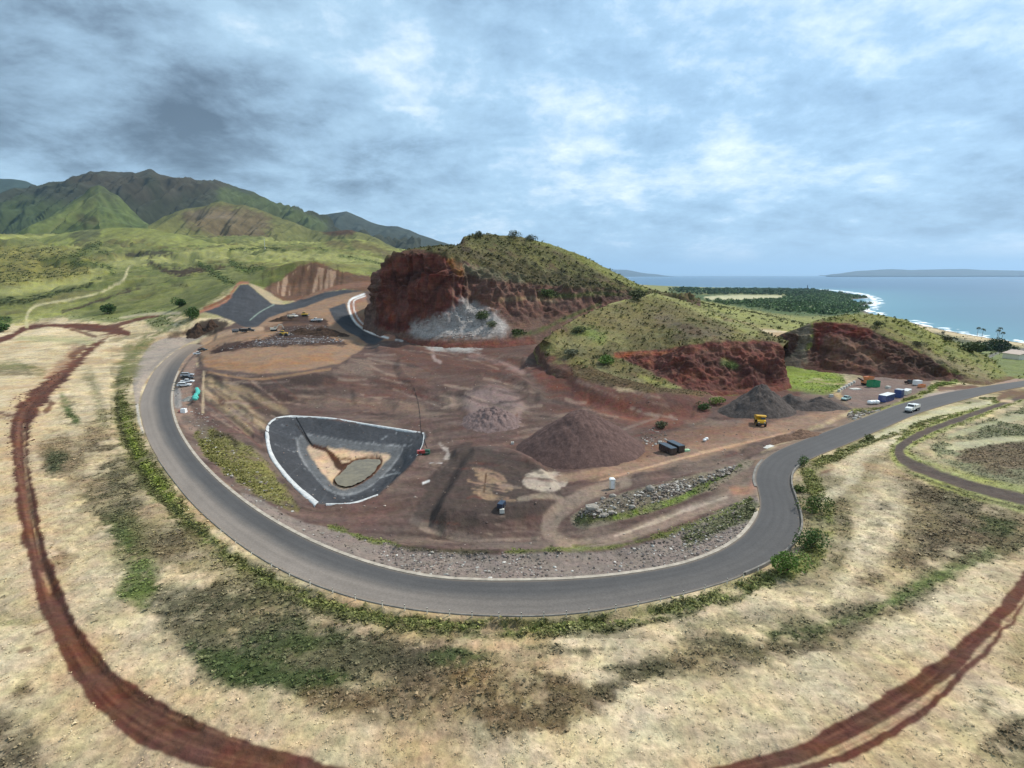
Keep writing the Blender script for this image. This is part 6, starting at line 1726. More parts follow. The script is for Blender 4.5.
# ------------------------------------------------------------------ vehicles and machines
RUBBER = plain('rubber', (0.018, 0.018, 0.019), 0.9, 0, 0.2, 3, 0.2)
GLASS = plain('dark_glass', (0.015, 0.02, 0.025), 0.12, 0, 0.05, 1, 0.6)
STEEL = plain('steel', (0.30, 0.30, 0.30), 0.5, 0.6, 0.2, 3)
DARKM = plain('dark_metal', (0.035, 0.035, 0.038), 0.6, 0.2, 0.25, 3)
LAMP = plain('headlight', (0.7, 0.7, 0.66), 0.2)
REDL_ = plain('tail_light', (0.35, 0.02, 0.02), 0.3)
PAINT = {k: plain('paint_' + k, c, 0.35, 0, 0.07, 1.2, 0.5, 0.4) for k, c in dict(
    white=(0.74, 0.74, 0.72), black=(0.02, 0.021, 0.023), grey=(0.20, 0.21, 0.22), silver=(0.42, 0.44, 0.46), yellow=(0.62, 0.36, 0.03), orange=(0.62, 0.24, 0.10),
    green=(0.01, 0.22, 0.09), blue=(0.03, 0.055, 0.17), navy=(0.015, 0.025, 0.05), teal=(0.30, 0.42, 0.38), red=(0.36, 0.04, 0.03), cream=(0.62, 0.58, 0.48), turquoise=(0.05, 0.40, 0.32)).items()}


def wheel(parent, x, y, r, w, rimmat=None):
    ty = MB().cyl((x, y - w / 2, r), (x, y + w / 2, r), r, n=14).build('wheel', RUBBER, parent)
    MB().cyl((x, y - w / 2 - 0.02, r), (x, y + w / 2 + 0.02, r), r * 0.58, n=10).build('rim', rimmat or STEEL, ty)
    return ty


def place(o, px, py, head, label, cat, group=None):
    o.location = hit(px, py); o.rotation_euler = (0, 0, head)
    return tag(o, label, cat, group)


def pickup(col, suv=False):
    o = empty('pickup_truck' if not suv else 'parked_car')
    P_ = PAINT[col]
    mb = MB()
    mb.prism([(-2.75, 0.45), (2.7, 0.45), (2.78, 0.62), (2.72, 1.0), (1.15, 1.14), (-2.75, 1.14)] if suv else [(-2.75, 0.45), (2.7, 0.45), (2.78, 0.62), (2.72, 1.0), (1.15, 1.14), (-0.95, 1.14), (-0.95, 0.72), (-2.75, 0.72)], -0.96, 0.96)
    if not suv:
        for y in (-0.92, 0.92): mb.box((-1.85, y, 0.70), (1.8, 0.08, 0.44))
        mb.box((-2.71, 0, 0.70), (0.08, 1.84, 0.44))
    mb.build('body', P_, o)
    x1 = -2.6 if suv else -0.95
    cab = MB().prism([(1.15, 1.12), (0.35, 1.78), (x1 + (0.25 if suv else 0.1), 1.80), (x1, 1.12)], -0.84, 0.84).build('cab', P_, o)
    gl = MB()
    gl.add([(1.13, -0.76, 1.16), (1.13, 0.76, 1.16), (0.40, 0.70, 1.76), (0.40, -0.70, 1.76)], [(0, 1, 2, 3)])
    MB().add([(1.16, -0.76, 1.18), (1.16, 0.76, 1.18), (0.42, 0.72, 1.75), (0.42, -0.72, 1.75)], [(0, 1, 2, 3)]).build('windscreen', GLASS, o)
    for s_ in (-1, 1):
        MB().add([(0.95, s_ * 0.853, 1.18), (x1 + 0.15, s_ * 0.853, 1.18), (x1 + 0.3, s_ * 0.853, 1.70), (0.42, s_ * 0.853, 1.70)], [(0, 1, 2, 3)]).build('side_window', GLASS, o)
    MB().add([(x1 - 0.01, -0.7, 1.2), (x1 - 0.01, 0.7, 1.2), (x1 + (0.2 if suv else 0.06), 0.7, 1.7), (x1 + (0.2 if suv else 0.06), -0.7, 1.7)], [(0, 1, 2, 3)]).build('rear_window', GLASS, o)
    MB().box((2.8, 0, 0.42), (0.14, 1.9, 0.22)).build('bumper', DARKM, o)
    for s_ in (-1, 1):
        MB().box((2.76, s_ * 0.72, 0.74), (0.06, 0.36, 0.16)).build('headlight', LAMP, o)
        MB().box((-2.77, s_ * 0.84, 0.78), (0.05, 0.16, 0.26)).build('tail_light', REDL_, o)
        for x in (1.75, -1.7): wheel(o, x, s_ * 0.86, 0.40, 0.28)
    return o


for col, suv, px, py, lbl in (
    ('silver', True, 187.5, 376.2, 'silver parked car, farthest of the four cars in a row'), ('black', False, 187.5, 379.3, 'black pickup, second farthest of the four cars parked in a row'),
    ('white', False, 187.5, 382.8, 'white pickup, second nearest of the four cars parked in a row'), ('white', True, 184.5, 386.4, 'white parked car, nearest of the four cars in a row')):
    place(pickup(col, suv), px, py, R(12), lbl, 'car' if suv else 'pickup', 'cars parked in a row inside the road bend')
place(pickup('black'), 203, 350.8, R(10), 'black pickup at the edge of the brown landfill pad', 'pickup')
place(pickup('white'), 198.5, 354.6, R(16), 'white pickup just in front of the black one by the landfill pad', 'pickup')


def tipper(col, bodycol, name='dump_truck'):
    """heavy truck: bonnet, cab, tank or tipping body, ten wheels"""
    o = empty(name); P_ = PAINT[col]
    MB().box((-0.4, 0, 0.75), (7.6, 0.9, 0.28)).build('chassis', DARKM, o)
    MB().prism([(2.0, 0.8), (4.2, 0.8), (4.25, 1.75), (2.0, 2.0)], -1.0, 1.0).build('bonnet', P_, o)
    MB().prism([(0.5, 0.9), (2.1, 0.9), (2.05, 2.0), (1.7, 2.85), (0.5, 2.9)], -1.15, 1.15).build('cab', P_, o)
    MB().add([(2.12, -1.0, 2.02), (2.12, 1.0, 2.02), (1.76, 0.95, 2.78), (1.76, -0.95, 2.78)], [(0, 1, 2, 3)]).build('windscreen', GLASS, o)
    for s_ in (-1, 1):
        MB().add([(1.85, s_ * 1.165, 2.0), (0.8, s_ * 1.165, 2.0), (0.8, s_ * 1.165, 2.7), (1.65, s_ * 1.165, 2.7)], [(0, 1, 2, 3)]).build('side_window', GLASS, o)
        MB().box((4.25, s_ * 0.8, 1.1), (0.08, 0.3, 0.25)).build('headlight', LAMP, o)
        wheel(o, 3.2, s_ * 1.0, 0.52, 0.34)
        for x in (-1.4, -2.6, -3.7): wheel(o, x, s_ * 0.95, 0.52, 0.55)
    MB().box((4.33, 0, 0.6), (0.18, 2.2, 0.35)).build('bumper', STEEL, o)
    bd = MB()
    bd.box((-1.95, 0, 1.15), (4.6, 2.3, 1.1), (1.0, 1.05))
    bd.build('load_body', PAINT[bodycol], o)
    rim = MB()
    for s_ in (-1, 1): rim.box((-1.95, s_ * 1.18, 2.24), (4.7, 0.12, 0.14))
    rim.box((0.35, 0, 2.24), (0.12, 2.4, 0.34)); rim.box((-4.28, 0, 2.24), (0.12, 2.4, 0.14))
    rim.build('body_rim', STEEL if bodycol != 'yellow' else PAINT['yellow'], o)
    return o


h_ = heading((925, 404), (895, 415))
place(tipper('white', 'white', 'tanker_truck'), 912, 411, h_, 'white tanker truck driving on the asphalt road', 'truck')


def quarry_truck():
    o = empty('dump_truck'); Y_ = PAINT['yellow']
    MB().box((0, 0, 1.0), (7.2, 1.3, 0.5)).build('chassis', DARKM, o)
    MB().prism([(2.0, 1.2), (3.7, 1.1), (3.75, 2.2), (2.0, 2.4)], -1.3, 1.3).build('bonnet', Y_, o)
    cab = MB().box((1.6, 0.55, 1.9), (1.5, 1.4, 1.6), (0.85, 0.9)).build('cab', Y_, o)
    MB().box((1.66, 0.55, 2.45), (1.42, 1.44, 0.7), (0.86, 0.9)).build('cab_windows', GLASS, cab)
    MB().prism([(-4.0, 2.6), (-3.6, 1.5), (-1.0, 1.35), (0.6, 1.9), (0.75, 3.3), (2.4, 3.45), (2.4, 3.6), (0.4, 3.5)], -1.6, 1.6).build('tipping_body', Y_, o)
    MB().box((3.8, 0, 0.9), (0.2, 2.8, 0.5)).build('bumper', DARKM, o)
    for s_ in (-1, 1):
        wheel(o, 2.5, s_ * 1.35, 0.85, 0.6, Y_)
        wheel(o, -1.3, s_ * 1.3, 0.85, 0.7, Y_); wheel(o, -3.0, s_ * 1.3, 0.85, 0.7, Y_)
        MB().box((3.76, s_ * 0.9, 1.5), (0.06, 0.35, 0.3)).build('headlight', LAMP, o)
    return o


place(quarry_truck(), 760, 424.5, heading((757, 414), (765, 428)), 'yellow quarry dump truck in front of the dark gravel heap', 'dump truck')


def tracks(o, L, w, gap, h):
    for s_ in (-1, 1):
        MB().prism([(-L / 2, h * 0.5), (-L / 2 + h * 0.4, 0), (L / 2 - h * 0.4, 0), (L / 2, h * 0.5), (L / 2 - h * 0.35, h), (-L / 2 + h * 0.35, h)], s_ * gap - w / 2, s_ * gap + w / 2).build('track', RUBBER, o)


def excavator(col, swing=0.5):
    o = empty('excavator'); P_ = PAINT[col]
    tracks(o, 4.4, 0.7, 1.2, 0.95)
    MB().box((0, 0, 0.5), (2.4, 1.8, 0.5)).build('undercarriage', DARKM, o)
    hs = MB().box((-0.5, 0, 1.05), (3.6, 2.8, 1.2), (0.97, 0.97)).build('house', P_, o)
    MB().box((-2.2, 0, 1.1), (0.6, 2.7, 1.1)).build('counterweight', DARKM, hs)
    cb = MB().box((0.75, 0.9, 1.5), (1.5, 1.0, 1.6), (0.85, 0.95)).build('cab', P_, o)
    MB().box((0.80, 0.9, 2.05), (1.46, 1.04, 0.85), (0.86, 0.95)).build('cab_windows', GLASS, cb)
    bm = MB().prism([(0.9, 1.5), (1.2, 2.1), (3.4, 4.6), (5.3, 4.0), (5.2, 3.65), (3.5, 4.0), (1.6, 1.4)], -0.25, 0.2).build('boom', P_, o)
    MB().prism([(4.9, 4.2), (5.5, 4.2), (6.6, 1.4), (6.3, 1.2)], -0.2, 0.15).build('stick', P_, o)
    MB().prism([(6.1, 1.5), (6.8, 1.5), (6.7, 0.4), (5.9, 0.1), (5.7, 0.6)], -0.6, 0.55).build('bucket', DARKM, o)
    return o


def dozer(col, wheels=False):
    o = empty('compactor' if wheels else 'bulldozer'); P_ = PAINT[col]
    if wheels:
        for x in (1.7, -1.7):
            for s_ in (-1, 1):
                w_ = MB().cyl((x, s_ * 1.25 - 0.5, 0.85), (x, s_ * 1.25 + 0.5, 0.85), 0.85, n=14).build('steel_wheel', DARKM, o)
    else: tracks(o, 4.2, 0.6, 1.1, 1.1)
    MB().prism([(-2.6, 0.9), (2.4, 0.9), (2.4, 1.9), (0.4, 2.1), (-2.6, 2.0)], -0.85, 0.85).build('body', P_, o)
    cb = MB().box((-0.7, 0, 2.0), (1.7, 1.6, 1.4), (0.88, 0.9)).build('cab', P_, o)
    MB().box((-0.7, 0, 2.3), (1.74, 1.64, 0.75), (0.9, 0.92)).build('cab_windows', GLASS, cb)
    MB().prism([(3.0, 0.2), (3.3, 0.2), (3.15, 0.9), (3.4, 1.7), (3.1, 1.7), (2.9, 0.9)], -1.9, 1.9).build('blade', STEEL, o)
    MB().box((2.6, 0, 0.6), (1.0, 1.6, 0.25)).build('blade_arm', DARKM, o)
    return o


place(tipper('black', 'grey'), 239, 332.5, R(8), 'black truck at the left end of the landfill, left of two', 'truck', 'dark trucks by the landfill')
place(tipper('black', 'black'), 248, 332, R(8), 'black truck at the left end of the landfill, right of two', 'truck', 'dark trucks by the landfill')
place(excavator('cream'), 274, 331, R(20), 'pale excavator at the left of the dark waste heap', 'excavator')
place(dozer('yellow', True), 284, 335.5, R(5), 'pale yellow waste compactor on the dark landfill heap', 'compactor')
place(tipper('white', 'white'), 317, 321.5, R(176), 'white truck on the right of the landfill heap', 'truck')
place(tipper('white', 'cream'), 293, 317.5, R(60), 'small white truck at the back of the landfill heap', 'truck')
place(dozer('yellow'), 305, 316, R(0), 'bulldozer behind the landfill heap, between the two white trucks', 'bulldozer')

# the yard at the foot of the right hill
place(pickup('teal'), 846, 400, heading((855, 396), (838, 401)), 'pale green pickup at the left of the yard', 'pickup')
place(pickup('black'), 910, 383.5, R(20), 'black pickup at the back of the yard', 'pickup')


def crusher():
    o = empty('rock_crusher'); O_ = PAINT['orange']
    tracks(o, 4.6, 0.6, 1.1, 0.9)
    MB().box((0, 0, 0.9), (5.8, 2.2, 1.3)).build('body', O_, o)
    hp = MB()
    for a, bq, c_, d_ in (((-2.6, -1.6), (1.4, -1.6), (1.1, -0.9), (-2.3, -0.9)), ((1.4, -1.6), (1.4, 1.6), (1.1, 0.9), (1.1, -0.9)), ((1.4, 1.6), (-2.6, 1.6), (-2.3, 0.9), (1.1, 0.9)), ((-2.6, 1.6), (-2.6, -1.6), (-2.3, -0.9), (-2.3, 0.9))):
        hp.add([(*a, 3.7), (*bq, 3.7), (*c_, 2.15), (*d_, 2.15)], [(0, 1, 2, 3)])
    hp.build('hopper', O_, o)
    MB().prism([(1.5, 1.4), (1.7, 1.1), (6.2, 3.4), (6.1, 3.7)], -0.5, 0.5).build('conveyor', DARKM, o)
    MB().box((-3.2, 0, 1.1), (0.9, 2.0, 1.2)).build('engine_box', DARKM, o)
    return o


place(crusher(), 867, 384.5, R(200), 'orange rock crusher with an open hopper in the yard', 'machine')


def bin_(name, col, L, w, h, lid=None):
    """open-topped steel container with ribs"""
    o = empty(name); P_ = PAINT[col]
    wl = MB()
    wl.box((0, 0, 0.15), (L, w, 0.08))
    for s_ in (-1, 1):
        wl.box((0, s_ * (w / 2 - 0.04), 0.23), (L, 0.08, h)); wl.box((s_ * (L / 2 - 0.04), 0, 0.23), (0.08, w - 0.17, h))
    wl.build('shell', P_, o)
    for k in range(int(L / 0.9)):
        x = -L / 2 + 0.5 + k * 0.9
        for s_ in (-1, 1): MB().box((x, s_ * (w / 2 + 0.04), 0.23), (0.12, 0.08, h - 0.1)).build('rib', P_, o)
    for s_ in (-1, 1): MB().box((0, s_ * w * 0.35, 0), (L * 0.98, 0.16, 0.15)).build('skid', DARKM, o)
    if lid: MB().box((0, 0, 0.25 + h), (L * 1.02, w * 1.03, 0.12), (0.97, 0.93)).build('cover', PAINT[lid], o)
    return o


place(bin_('skip_bin', 'green', 4.4, 3.2, 2.8, None), 873, 387, R(15), 'bright green open skip beside the orange crusher', 'skip')
place(bin_('cargo_box', 'blue', 8.4, 2.8, 2.6, 'white'), 886, 401, heading((878, 402), (896, 396)), 'long blue container with a white roof in the yard', 'container')
place(bin_('cargo_box', 'blue', 3.0, 2.6, 3.2, 'silver'), 898.5, 397.5, heading((878, 402), (896, 396)), 'short tall blue container next to the long one', 'container')
place(bin_('cargo_box', 'cream', 6.6, 2.2, 1.6, 'white'), 906, 394, heading((900, 396), (912, 391)), 'low white container at the right end of the container row', 'container')
place(bin_('cargo_box', 'white', 3.0, 2.2, 1.9, 'white'), 917, 385, R(10), 'small white container beside the black pickup in the yard', 'container')
place(bin_('skip_bin', 'orange', 3.0, 2.0, 1.2, None), 921.5, 387.5, R(30), 'small orange skip at the right edge of the yard', 'skip')
hb = heading((664, 448), (676, 453))
place(bin_('skip_bin', 'black', 6.0, 2.2, 1.9, 'black'), 667.5, 452.5, hb, 'black covered skip, nearer one of the pair on the quarry floor', 'skip', 'pair of black skips')
place(bin_('skip_bin', 'black', 6.0, 2.2, 1.9, 'black'), 675.5, 450, hb, 'black covered skip, farther one of the pair on the quarry floor', 'skip', 'pair of black skips')


def sacks(name, n, col, spread, size, label, px, py, head=0.0, cat='bags'):
    """bulging sacks lying side by side, one bundle"""
    o = empty(name)
    for k in range(n):
        x = (k / max(n - 1, 1) - 0.5) * spread[0] + rng.normal() * 0.1; y = rng.normal() * spread[1]
        v_, f_ = [], []
        nu, nv = 12, 7
        for i_ in range(nv):
            ph = math.pi * i_ / (nv - 1)
            for j_ in range(nu):
                a = 2 * math.pi * j_ / nu
                ce = math.copysign(abs(math.cos(a)) ** 0.6, math.cos(a)); se = math.copysign(abs(math.sin(a)) ** 0.6, math.sin(a))
                v_.append((x + size * 0.5 * ce * math.sin(ph) ** 0.5 * rng.uniform(0.92, 1.06), y + size * 0.5 * se * math.sin(ph) ** 0.5 * rng.uniform(0.92, 1.06), size * 0.42 * (1 - math.cos(ph))))
        for i_ in range(nv - 1):
            for j_ in range(nu): f_.append((i_ * nu + j_, i_ * nu + (j_ + 1) % nu, (i_ + 1) * nu + (j_ + 1) % nu, (i_ + 1) * nu + j_))
        MB().add(v_, f_).build('sack', PAINT[col], o, True)
    place(o, px, py, head, label, cat)
    if n > 6:
        for ch in o.children:                       # follow the slope
            ch.location.z = 0.35
    return o


sacks('sack_stack', 16, 'turquoise', (22.0, 0.3), 1.5, 'long stack of turquoise wrapped bundles beside the parked cars', 197, 396, R(117), 'stack')
sacks('sack_stack', 3, 'white', (3.2, 0.5), 1.9, 'white bags standing in front of the long blue container', 873, 404, R(20))
sacks('sack_stack', 2, 'white', (1.6, 0.3), 1.1, 'two white bags lying alone on the brown quarry floor', 706, 441, R(10))


def block(px, py, s, head, label, mat, group=None, name='concrete_block', cat='block'):
    o = empty(name)
    MB().box((0, 0, -0.1), (s[0], s[1], s[2] + 0.1), (0.94, 0.9)).build('block_body', mat, o)
    MB().box((0, 0, s[2]), (s[0] * 0.5, s[1] * 0.3, 0.10), (0.8, 0.8)).build('lifting_rib', mat, o)
    return place(o, px, py, head, label, cat, group)


CONC = plain('pale_concrete', lin(214, 210, 200), 0.85, 0, 0.15, 1.0, 0.2)
for k in range(7):
    t_ = k / 6
    block(839 + 15 * t_, 391.5 - 8.5 * t_, (1.7, 1.1, 1.0), R(50), ('first', 'second', 'third', 'fourth', 'fifth', 'sixth', 'seventh')[k] + ' pale concrete block from the left in the row along the yard edge', CONC, 'row of pale concrete blocks')
block(855, 389, (4.6, 2.6, 0.25), R(15), 'flat pale concrete slab lying in the yard near the crusher', CONC, None, 'concrete_slab', 'slab')
block(888, 388, (2.2, 1.6, 0.9), R(30), 'small white concrete piece in the middle of the yard', CONC)
block(831, 397, (1.4, 1.2, 1.1), R(0), 'single white block left of the yard by the green meadow', CONC)
block(686, 451, (2.2, 1.3, 0.5), R(10), 'pale green crate beside the two black skips', plain('pale_green', (0.36, 0.55, 0.33), 0.7), None, 'crate', 'crate')
block(660, 443.5, (1.2, 0.9, 0.8), R(0), 'pale stone block behind the two black skips', CONC)
block(512.5, 444, (1.0, 0.9, 0.7), R(0), 'lone white block left of the purple gravel cone', CONC)
block(768, 447, (4.6, 2.0, 0.2), heading((762, 449), (774, 444)), 'pale broken slab beside the bank near the road', CONC, None, 'concrete_slab', 'slab')
block(184, 412.5, (1.8, 1.6, 1.5), R(0), 'white box on the grey lot inside the road bend', PAINT['white'], None, 'storage_box', 'box')
block(181, 412.3, (1.6, 0.8, 0.8), R(0), 'low red barrier beside the white box on the lot', plain('faded_red', (0.45, 0.16, 0.13), 0.7), None, 'barrier', 'barrier')


def toilet():
    o = empty('portable_toilet'); W_ = PAINT['cream']
    MB().box((0, 0, 0.1), (1.25, 1.25, 2.2)).build('cabin', W_, o)
    MB().prism([(-0.68, 2.3), (0.68, 2.3), (0.4, 2.52), (-0.4, 2.52)], -0.68, 0.68).build('roof', PAINT['white'], o)
    d_ = MB().box((0, -0.645, 0.2), (0.8, 0.05, 1.9)).build('door', PAINT['white'], o)
    MB().box((0.28, -0.69, 1.1), (0.08, 0.05, 0.2)).build('handle', DARKM, d_)
    MB().box((0, 0, 0), (1.3, 1.3, 0.1)).build('base', DARKM, o)
    return o


o = toilet(); o.scale = (1.05, 1.05, 1.05)
place(o, 612, 488.5, R(0), 'white portable toilet by the haul road, above the stony island', 'toilet')


def pump(col, tank):
    o = empty('pump_trailer')
    MB().box((0, 0, 0.5), (2.4, 1.3, 0.9), (0.96, 0.94)).build('housing', PAINT[col], o)
    MB().cyl((-0.5, -0.66, 0.95), (-0.5, -0.74, 0.95), 0.26, n=12).build('fan_grille', DARKM, o)
    MB().box((0, 0, 0.38), (2.7, 1.2, 0.12)).build('frame', DARKM, o)
    MB().cyl((0.9, 0.2, 1.4), (0.9, 0.2, 1.9), 0.07, n=8).build('exhaust_pipe', STEEL, o)
    for s_ in (-1, 1): wheel(o, -0.1, s_ * 0.72, 0.34, 0.2)
    MB().cyl((1.3, 0, 0.45), (2.4, 0, 0.3), 0.05, n=6).build('drawbar', STEEL, o)
    return o


place(pump('navy', 'white'), 501.5, 508, R(70), 'dark blue pump trailer on the dark slope below the tan patch', 'pump')
block(502, 512.3, (1.1, 0.9, 0.8), R(0), 'small white box in front of the dark blue pump trailer', CONC, None, 'storage_box', 'box')
place(pump('red', 'green'), 421, 454.5, R(20), 'red pump at the right corner of the lined pond', 'pump')
block(427, 454, (1.9, 1.4, 1.4), R(0), 'dark green tank beside the red pump at the pond corner', plain('dark_green', (0.03, 0.10, 0.06), 0.6), None, 'storage_tank', 'tank')


def tube(name, pts, r, mat, label, cat, sag=0.0):
    """hose or pipe lying on the ground along pixels"""
    q = smooth_line(pts, 5)
    W3 = [hit(x, y) + Vector((0, 0, r * 0.8)) for x, y in q]
    mb = MB()
    for a, b2 in zip(W3[:-1], W3[1:]):
        if (b2 - a).length > 0.01: mb.cyl(a, b2 + (b2 - a).normalized() * r * 0.3, r, n=7)
    return tag(mb.build(name, mat), label, cat)


tube('hose', [(414, 388), (418, 402), (420, 416), (421, 430), (424, 440), (427, 448)], 0.09, RUBBER, 'black hose running down the brown slope to the red pump', 'hose')
tube('pipe', [(296, 417), (300, 424), (305, 433), (312, 445)], 0.14, RUBBER, 'black pipe across the upper left corner of the pond lining', 'pipe')

# posts along the outer edge of the bend
post = empty('marker_post')
MB().box((0, 0, -0.2), (0.12, 0.12, 1.15), (0.8, 0.8)).build('post', PAINT['cream'], post)
MB().box((0, 0, 0.72), (0.13, 0.13, 0.14)).build('reflector', DARKM, post)
first = True
for k in range(26):
    i_ = int((0.27 + 0.31 * k / 25) * NRD)
    t_ = wo[i_ + 1] - wo[i_ - 1]; nn = np.array([-t_[1], t_[0]]); nn = nn / np.linalg.norm(nn) * -sgn_in
    o = post if first else copy_tree(post); first = False
    o.location = (wo[i_, 0] + nn[0] * 0.6, wo[i_, 1] + nn[1] * 0.6, 0.0); o.rotation_euler = (0, 0, math.atan2(nn[1], nn[0]))
    tag(o, 'short white marker post along the outer edge of the bend', 'post', 'marker posts along the bend')

# far marks: tower in the coastal wood, mast on the foothills, low shed by the shore
def tower(px, py, h, w, name, label, cat, mat):
    o = empty(name, hit(px, py))
    MB().cyl((0, 0, -1), (0, 0, h), w / 2, w / 3, 10).build('shaft', mat, o)
    MB().cyl((0, 0, h), (0, 0, h * 1.06), w / 2.4, w / 6, 10).build('cap', DARKM, o)
    MB().box((0, 0, -1), (w * 2, w * 2, 3)).build('plinth', CONC, o)
    return tag(o, label, cat)


tower(807, 292, 34, 5, 'chimney', 'dark chimney standing out of the coastal woods', 'chimney', DARKM)
tower(265, 249, 22, 1.0, 'mast', 'thin pale mast on the yellow-green foothills', 'mast', PAINT['silver'])


def shed(px, py, s, label, roofmat, head=0.0):
    o = empty('shed')
    MB().box((0, 0, -0.5), (s[0], s[1], s[2] + 0.5)).build('wall', PAINT['cream'], o)
    MB().prism([(-s[0] / 2 - 0.5, s[2]), (s[0] / 2 + 0.5, s[2]), (0, s[2] * 1.5)], -s[1] / 2 - 0.5, s[1] / 2 + 0.5).build('roof', roofmat, o)
    MB().box((0, -s[1] / 2 - 0.03, 0), (s[0] * 0.3, 0.06, s[2] * 0.7)).build('door', DARKM, o)
    return place(o, px, py, head, label, 'shed')


shed(1020, 359, (16, 9, 3.5), 'low pale roofed shed at the right edge below the shore road', plain('pale_roof', lin(196, 176, 160), 0.8), R(15))

# ------------------------------------------------------------------ stones and rubble
STONE = new_mat('rubble_stone')
m, t, b = STONE
at = t.node('ShaderNodeAttribute', attribute_name='col'); geo = t.node('ShaderNodeNewGeometry')
gg = t.ramp(t.noise(geo.outputs['Position'], 3.0, 4, 0.65), 0.3, 0.7, 0.8, 1.2)
t.l.new(t.mix(1.0, at.outputs['Color'], t.xyz(gg, gg, gg), 'MULTIPLY'), b.inputs['Base Color'])
b.inputs['Roughness'].default_value = 0.9
_ico_v = np.array([(0, 0, 1), (0.89, 0, 0.45), (0.28, 0.85, 0.45), (-0.72, 0.53, 0.45), (-0.72, -0.53, 0.45), (0.28, -0.85, 0.45), (0.72, 0.53, -0.45), (-0.28, 0.85, -0.45), (-0.89, 0, -0.45), (-0.28, -0.85, -0.45), (0.72, -0.53, -0.45), (0, 0, -1)])
_ico_f = np.array([(0, 1, 2), (0, 2, 3), (0, 3, 4), (0, 4, 5), (0, 5, 1), (1, 6, 2), (2, 7, 3), (3, 8, 4), (4, 9, 5), (5, 10, 1), (2, 6, 7), (3, 7, 8), (4, 8, 9), (5, 9, 10), (1, 10, 6), (6, 11, 7), (7, 11, 8), (8, 11, 9), (9, 11, 10), (10, 11, 6)])


def stones(name, label, P, size, col, cat='rubble', box=False):
    n = len(P)
    V = _ico_v[None] * (1 + rng.normal(size=(n, 12, 1)) * 0.16)
    sc_ = rng.uniform(0.55, 1.3, (n, 1, 3)) * np.array([1, 1, 0.6 if not box else 0.35])
    V = V * sc_ * size[:, None, None]
    a = rng.random(n) * 6.28; ca, sa = np.cos(a)[:, None], np.sin(a)[:, None]
    V = np.stack([V[..., 0] * ca - V[..., 1] * sa, V[..., 0] * sa + V[..., 1] * ca, V[..., 2]], -1) + P[:, None, :] + np.array([0, 0, 0.15]) * size[:, None, None]
    C = np.repeat(np.column_stack([col, np.ones(n)])[:, None, :], 12, 1)
    me = new_mesh(name, V.reshape(-1, 3), (_ico_f[None] + 12 * np.arange(n)[:, None, None]).reshape(-1, 3), False, C.reshape(-1, 4))
    return tag(link(name, me, STONE[0]), label, cat, kind='stuff')


def in_poly(poly, far=460):
    i = np.nonzero((g.px > -60) & (g.px < 1060) & (g.py > 300) & (g.py < 620) & (gY < far) & (gD > 1.2))[0]
    return i[inside(g.px[i], g.py[i], smooth_line(poly, 3, True))]


def strew(name, label, poly, n, s0, s1, cols, bias=None, far=460, **kw):
    i = in_poly(poly, far)
    w_ = cellA[i] if bias is None else cellA[i] * bias(i)
    j = i[pick(w_, n)]
    c = np.array([cols[k] for k in rng.integers(len(cols), size=n)]) * rng.uniform(0.7, 1.2, (n, 1))
    return stones(name, label, gV[j] + rng.normal(size=(n, 3)) * np.array([0.2, 0.2, 0]), s0 + (s1 - s0) * rng.random(n) ** 3, c, **kw)


ST = [lin(172, 164, 152), lin(142, 130, 120), lin(116, 104, 94), lin(200, 194, 184), lin(104, 90, 80), lin(124, 112, 100)]
strew('rubble', 'pale broken stones strewn over the long island between the haul roads', [(582, 518), (584, 509), (612, 499), (650, 488), (700, 476), (735, 466), (716, 480), (664, 499), (616, 514)], 1500, 0.12, 0.55, ST, lambda i: sstep(-0.5, 0.4, gn[1][i]) + 0.15)
strew('rubble', 'grey stones littering the bank between road and haul road', BANK, 3400, 0.08, 0.34, ST + [lin(128, 114, 108)] * 3, lambda i: sstep(-0.4, 0.5, gn[1][i]) * (g.px[i] > 380) + 0.15)
strew('rubble', 'stones scattered at the foot of the slope above the black skips', [(640, 432), (655, 428), (668, 436), (665, 446), (648, 446)], 160, 0.15, 0.5, ST)
strew('rubble', 'stony edge along the road below the yard', [(850, 420), (850, 412), (870, 411), (890, 409), (884, 413), (866, 420)], 320, 0.2, 0.7, ST + [lin(188, 160, 134)])
strew('rubble', 'loose stones on the slope left of the pond', [(180, 410), (204, 412), (230, 440), (300, 515), (280, 512), (220, 470)], 380, 0.12, 0.5, ST)
0 and strew('rubble', 'rough stones in the pinkish rock face of the quarry', [(470, 392), (490, 385), (512, 392), (522, 408), (512, 426), (492, 430), (476, 418), (462, 404)], 600, 0.2, 0.8, [PINK, lin(160, 136, 130), lin(112, 92, 88)])
strew('rubble', 'scattered small stones over the brown quarry floor', QPOLY, 2200, 0.08, 0.35, [QUARRY, lin(150, 126, 112), lin(92, 74, 66), lin(180, 164, 150)])
strew('waste', 'mixed pale rubbish spread over the dark landfill heap', [(216, 350), (262, 338), (282, 330), (300, 326), (326, 326), (342, 341), (300, 345), (250, 348)], 1800, 0.2, 0.8, [lin(190, 186, 182), lin(130, 120, 116), lin(96, 90, 92), lin(120, 100, 90), lin(80, 66, 58), lin(70, 56, 50)], far=560, cat='rubbish', box=True)
strew('waste', 'line of pale rubbish along the foot of the dark landfill heap', [(255, 342), (290, 338), (340, 339), (338, 342.5), (290, 344), (256, 346)], 420, 0.25, 0.8, [lin(190, 186, 184), lin(150, 146, 150), lin(96, 92, 96)], far=560, cat='rubbish', box=True)
strew('clods', 'dark clods of churned red earth along the track', [(10, 400), (40, 384), (60, 372), (66, 380), (40, 410), (36, 430), (30, 470), (10, 470), (4, 420)], 500, 0.12, 0.5, [lin(84, 52, 40), lin(104, 68, 52)], cat='clods')
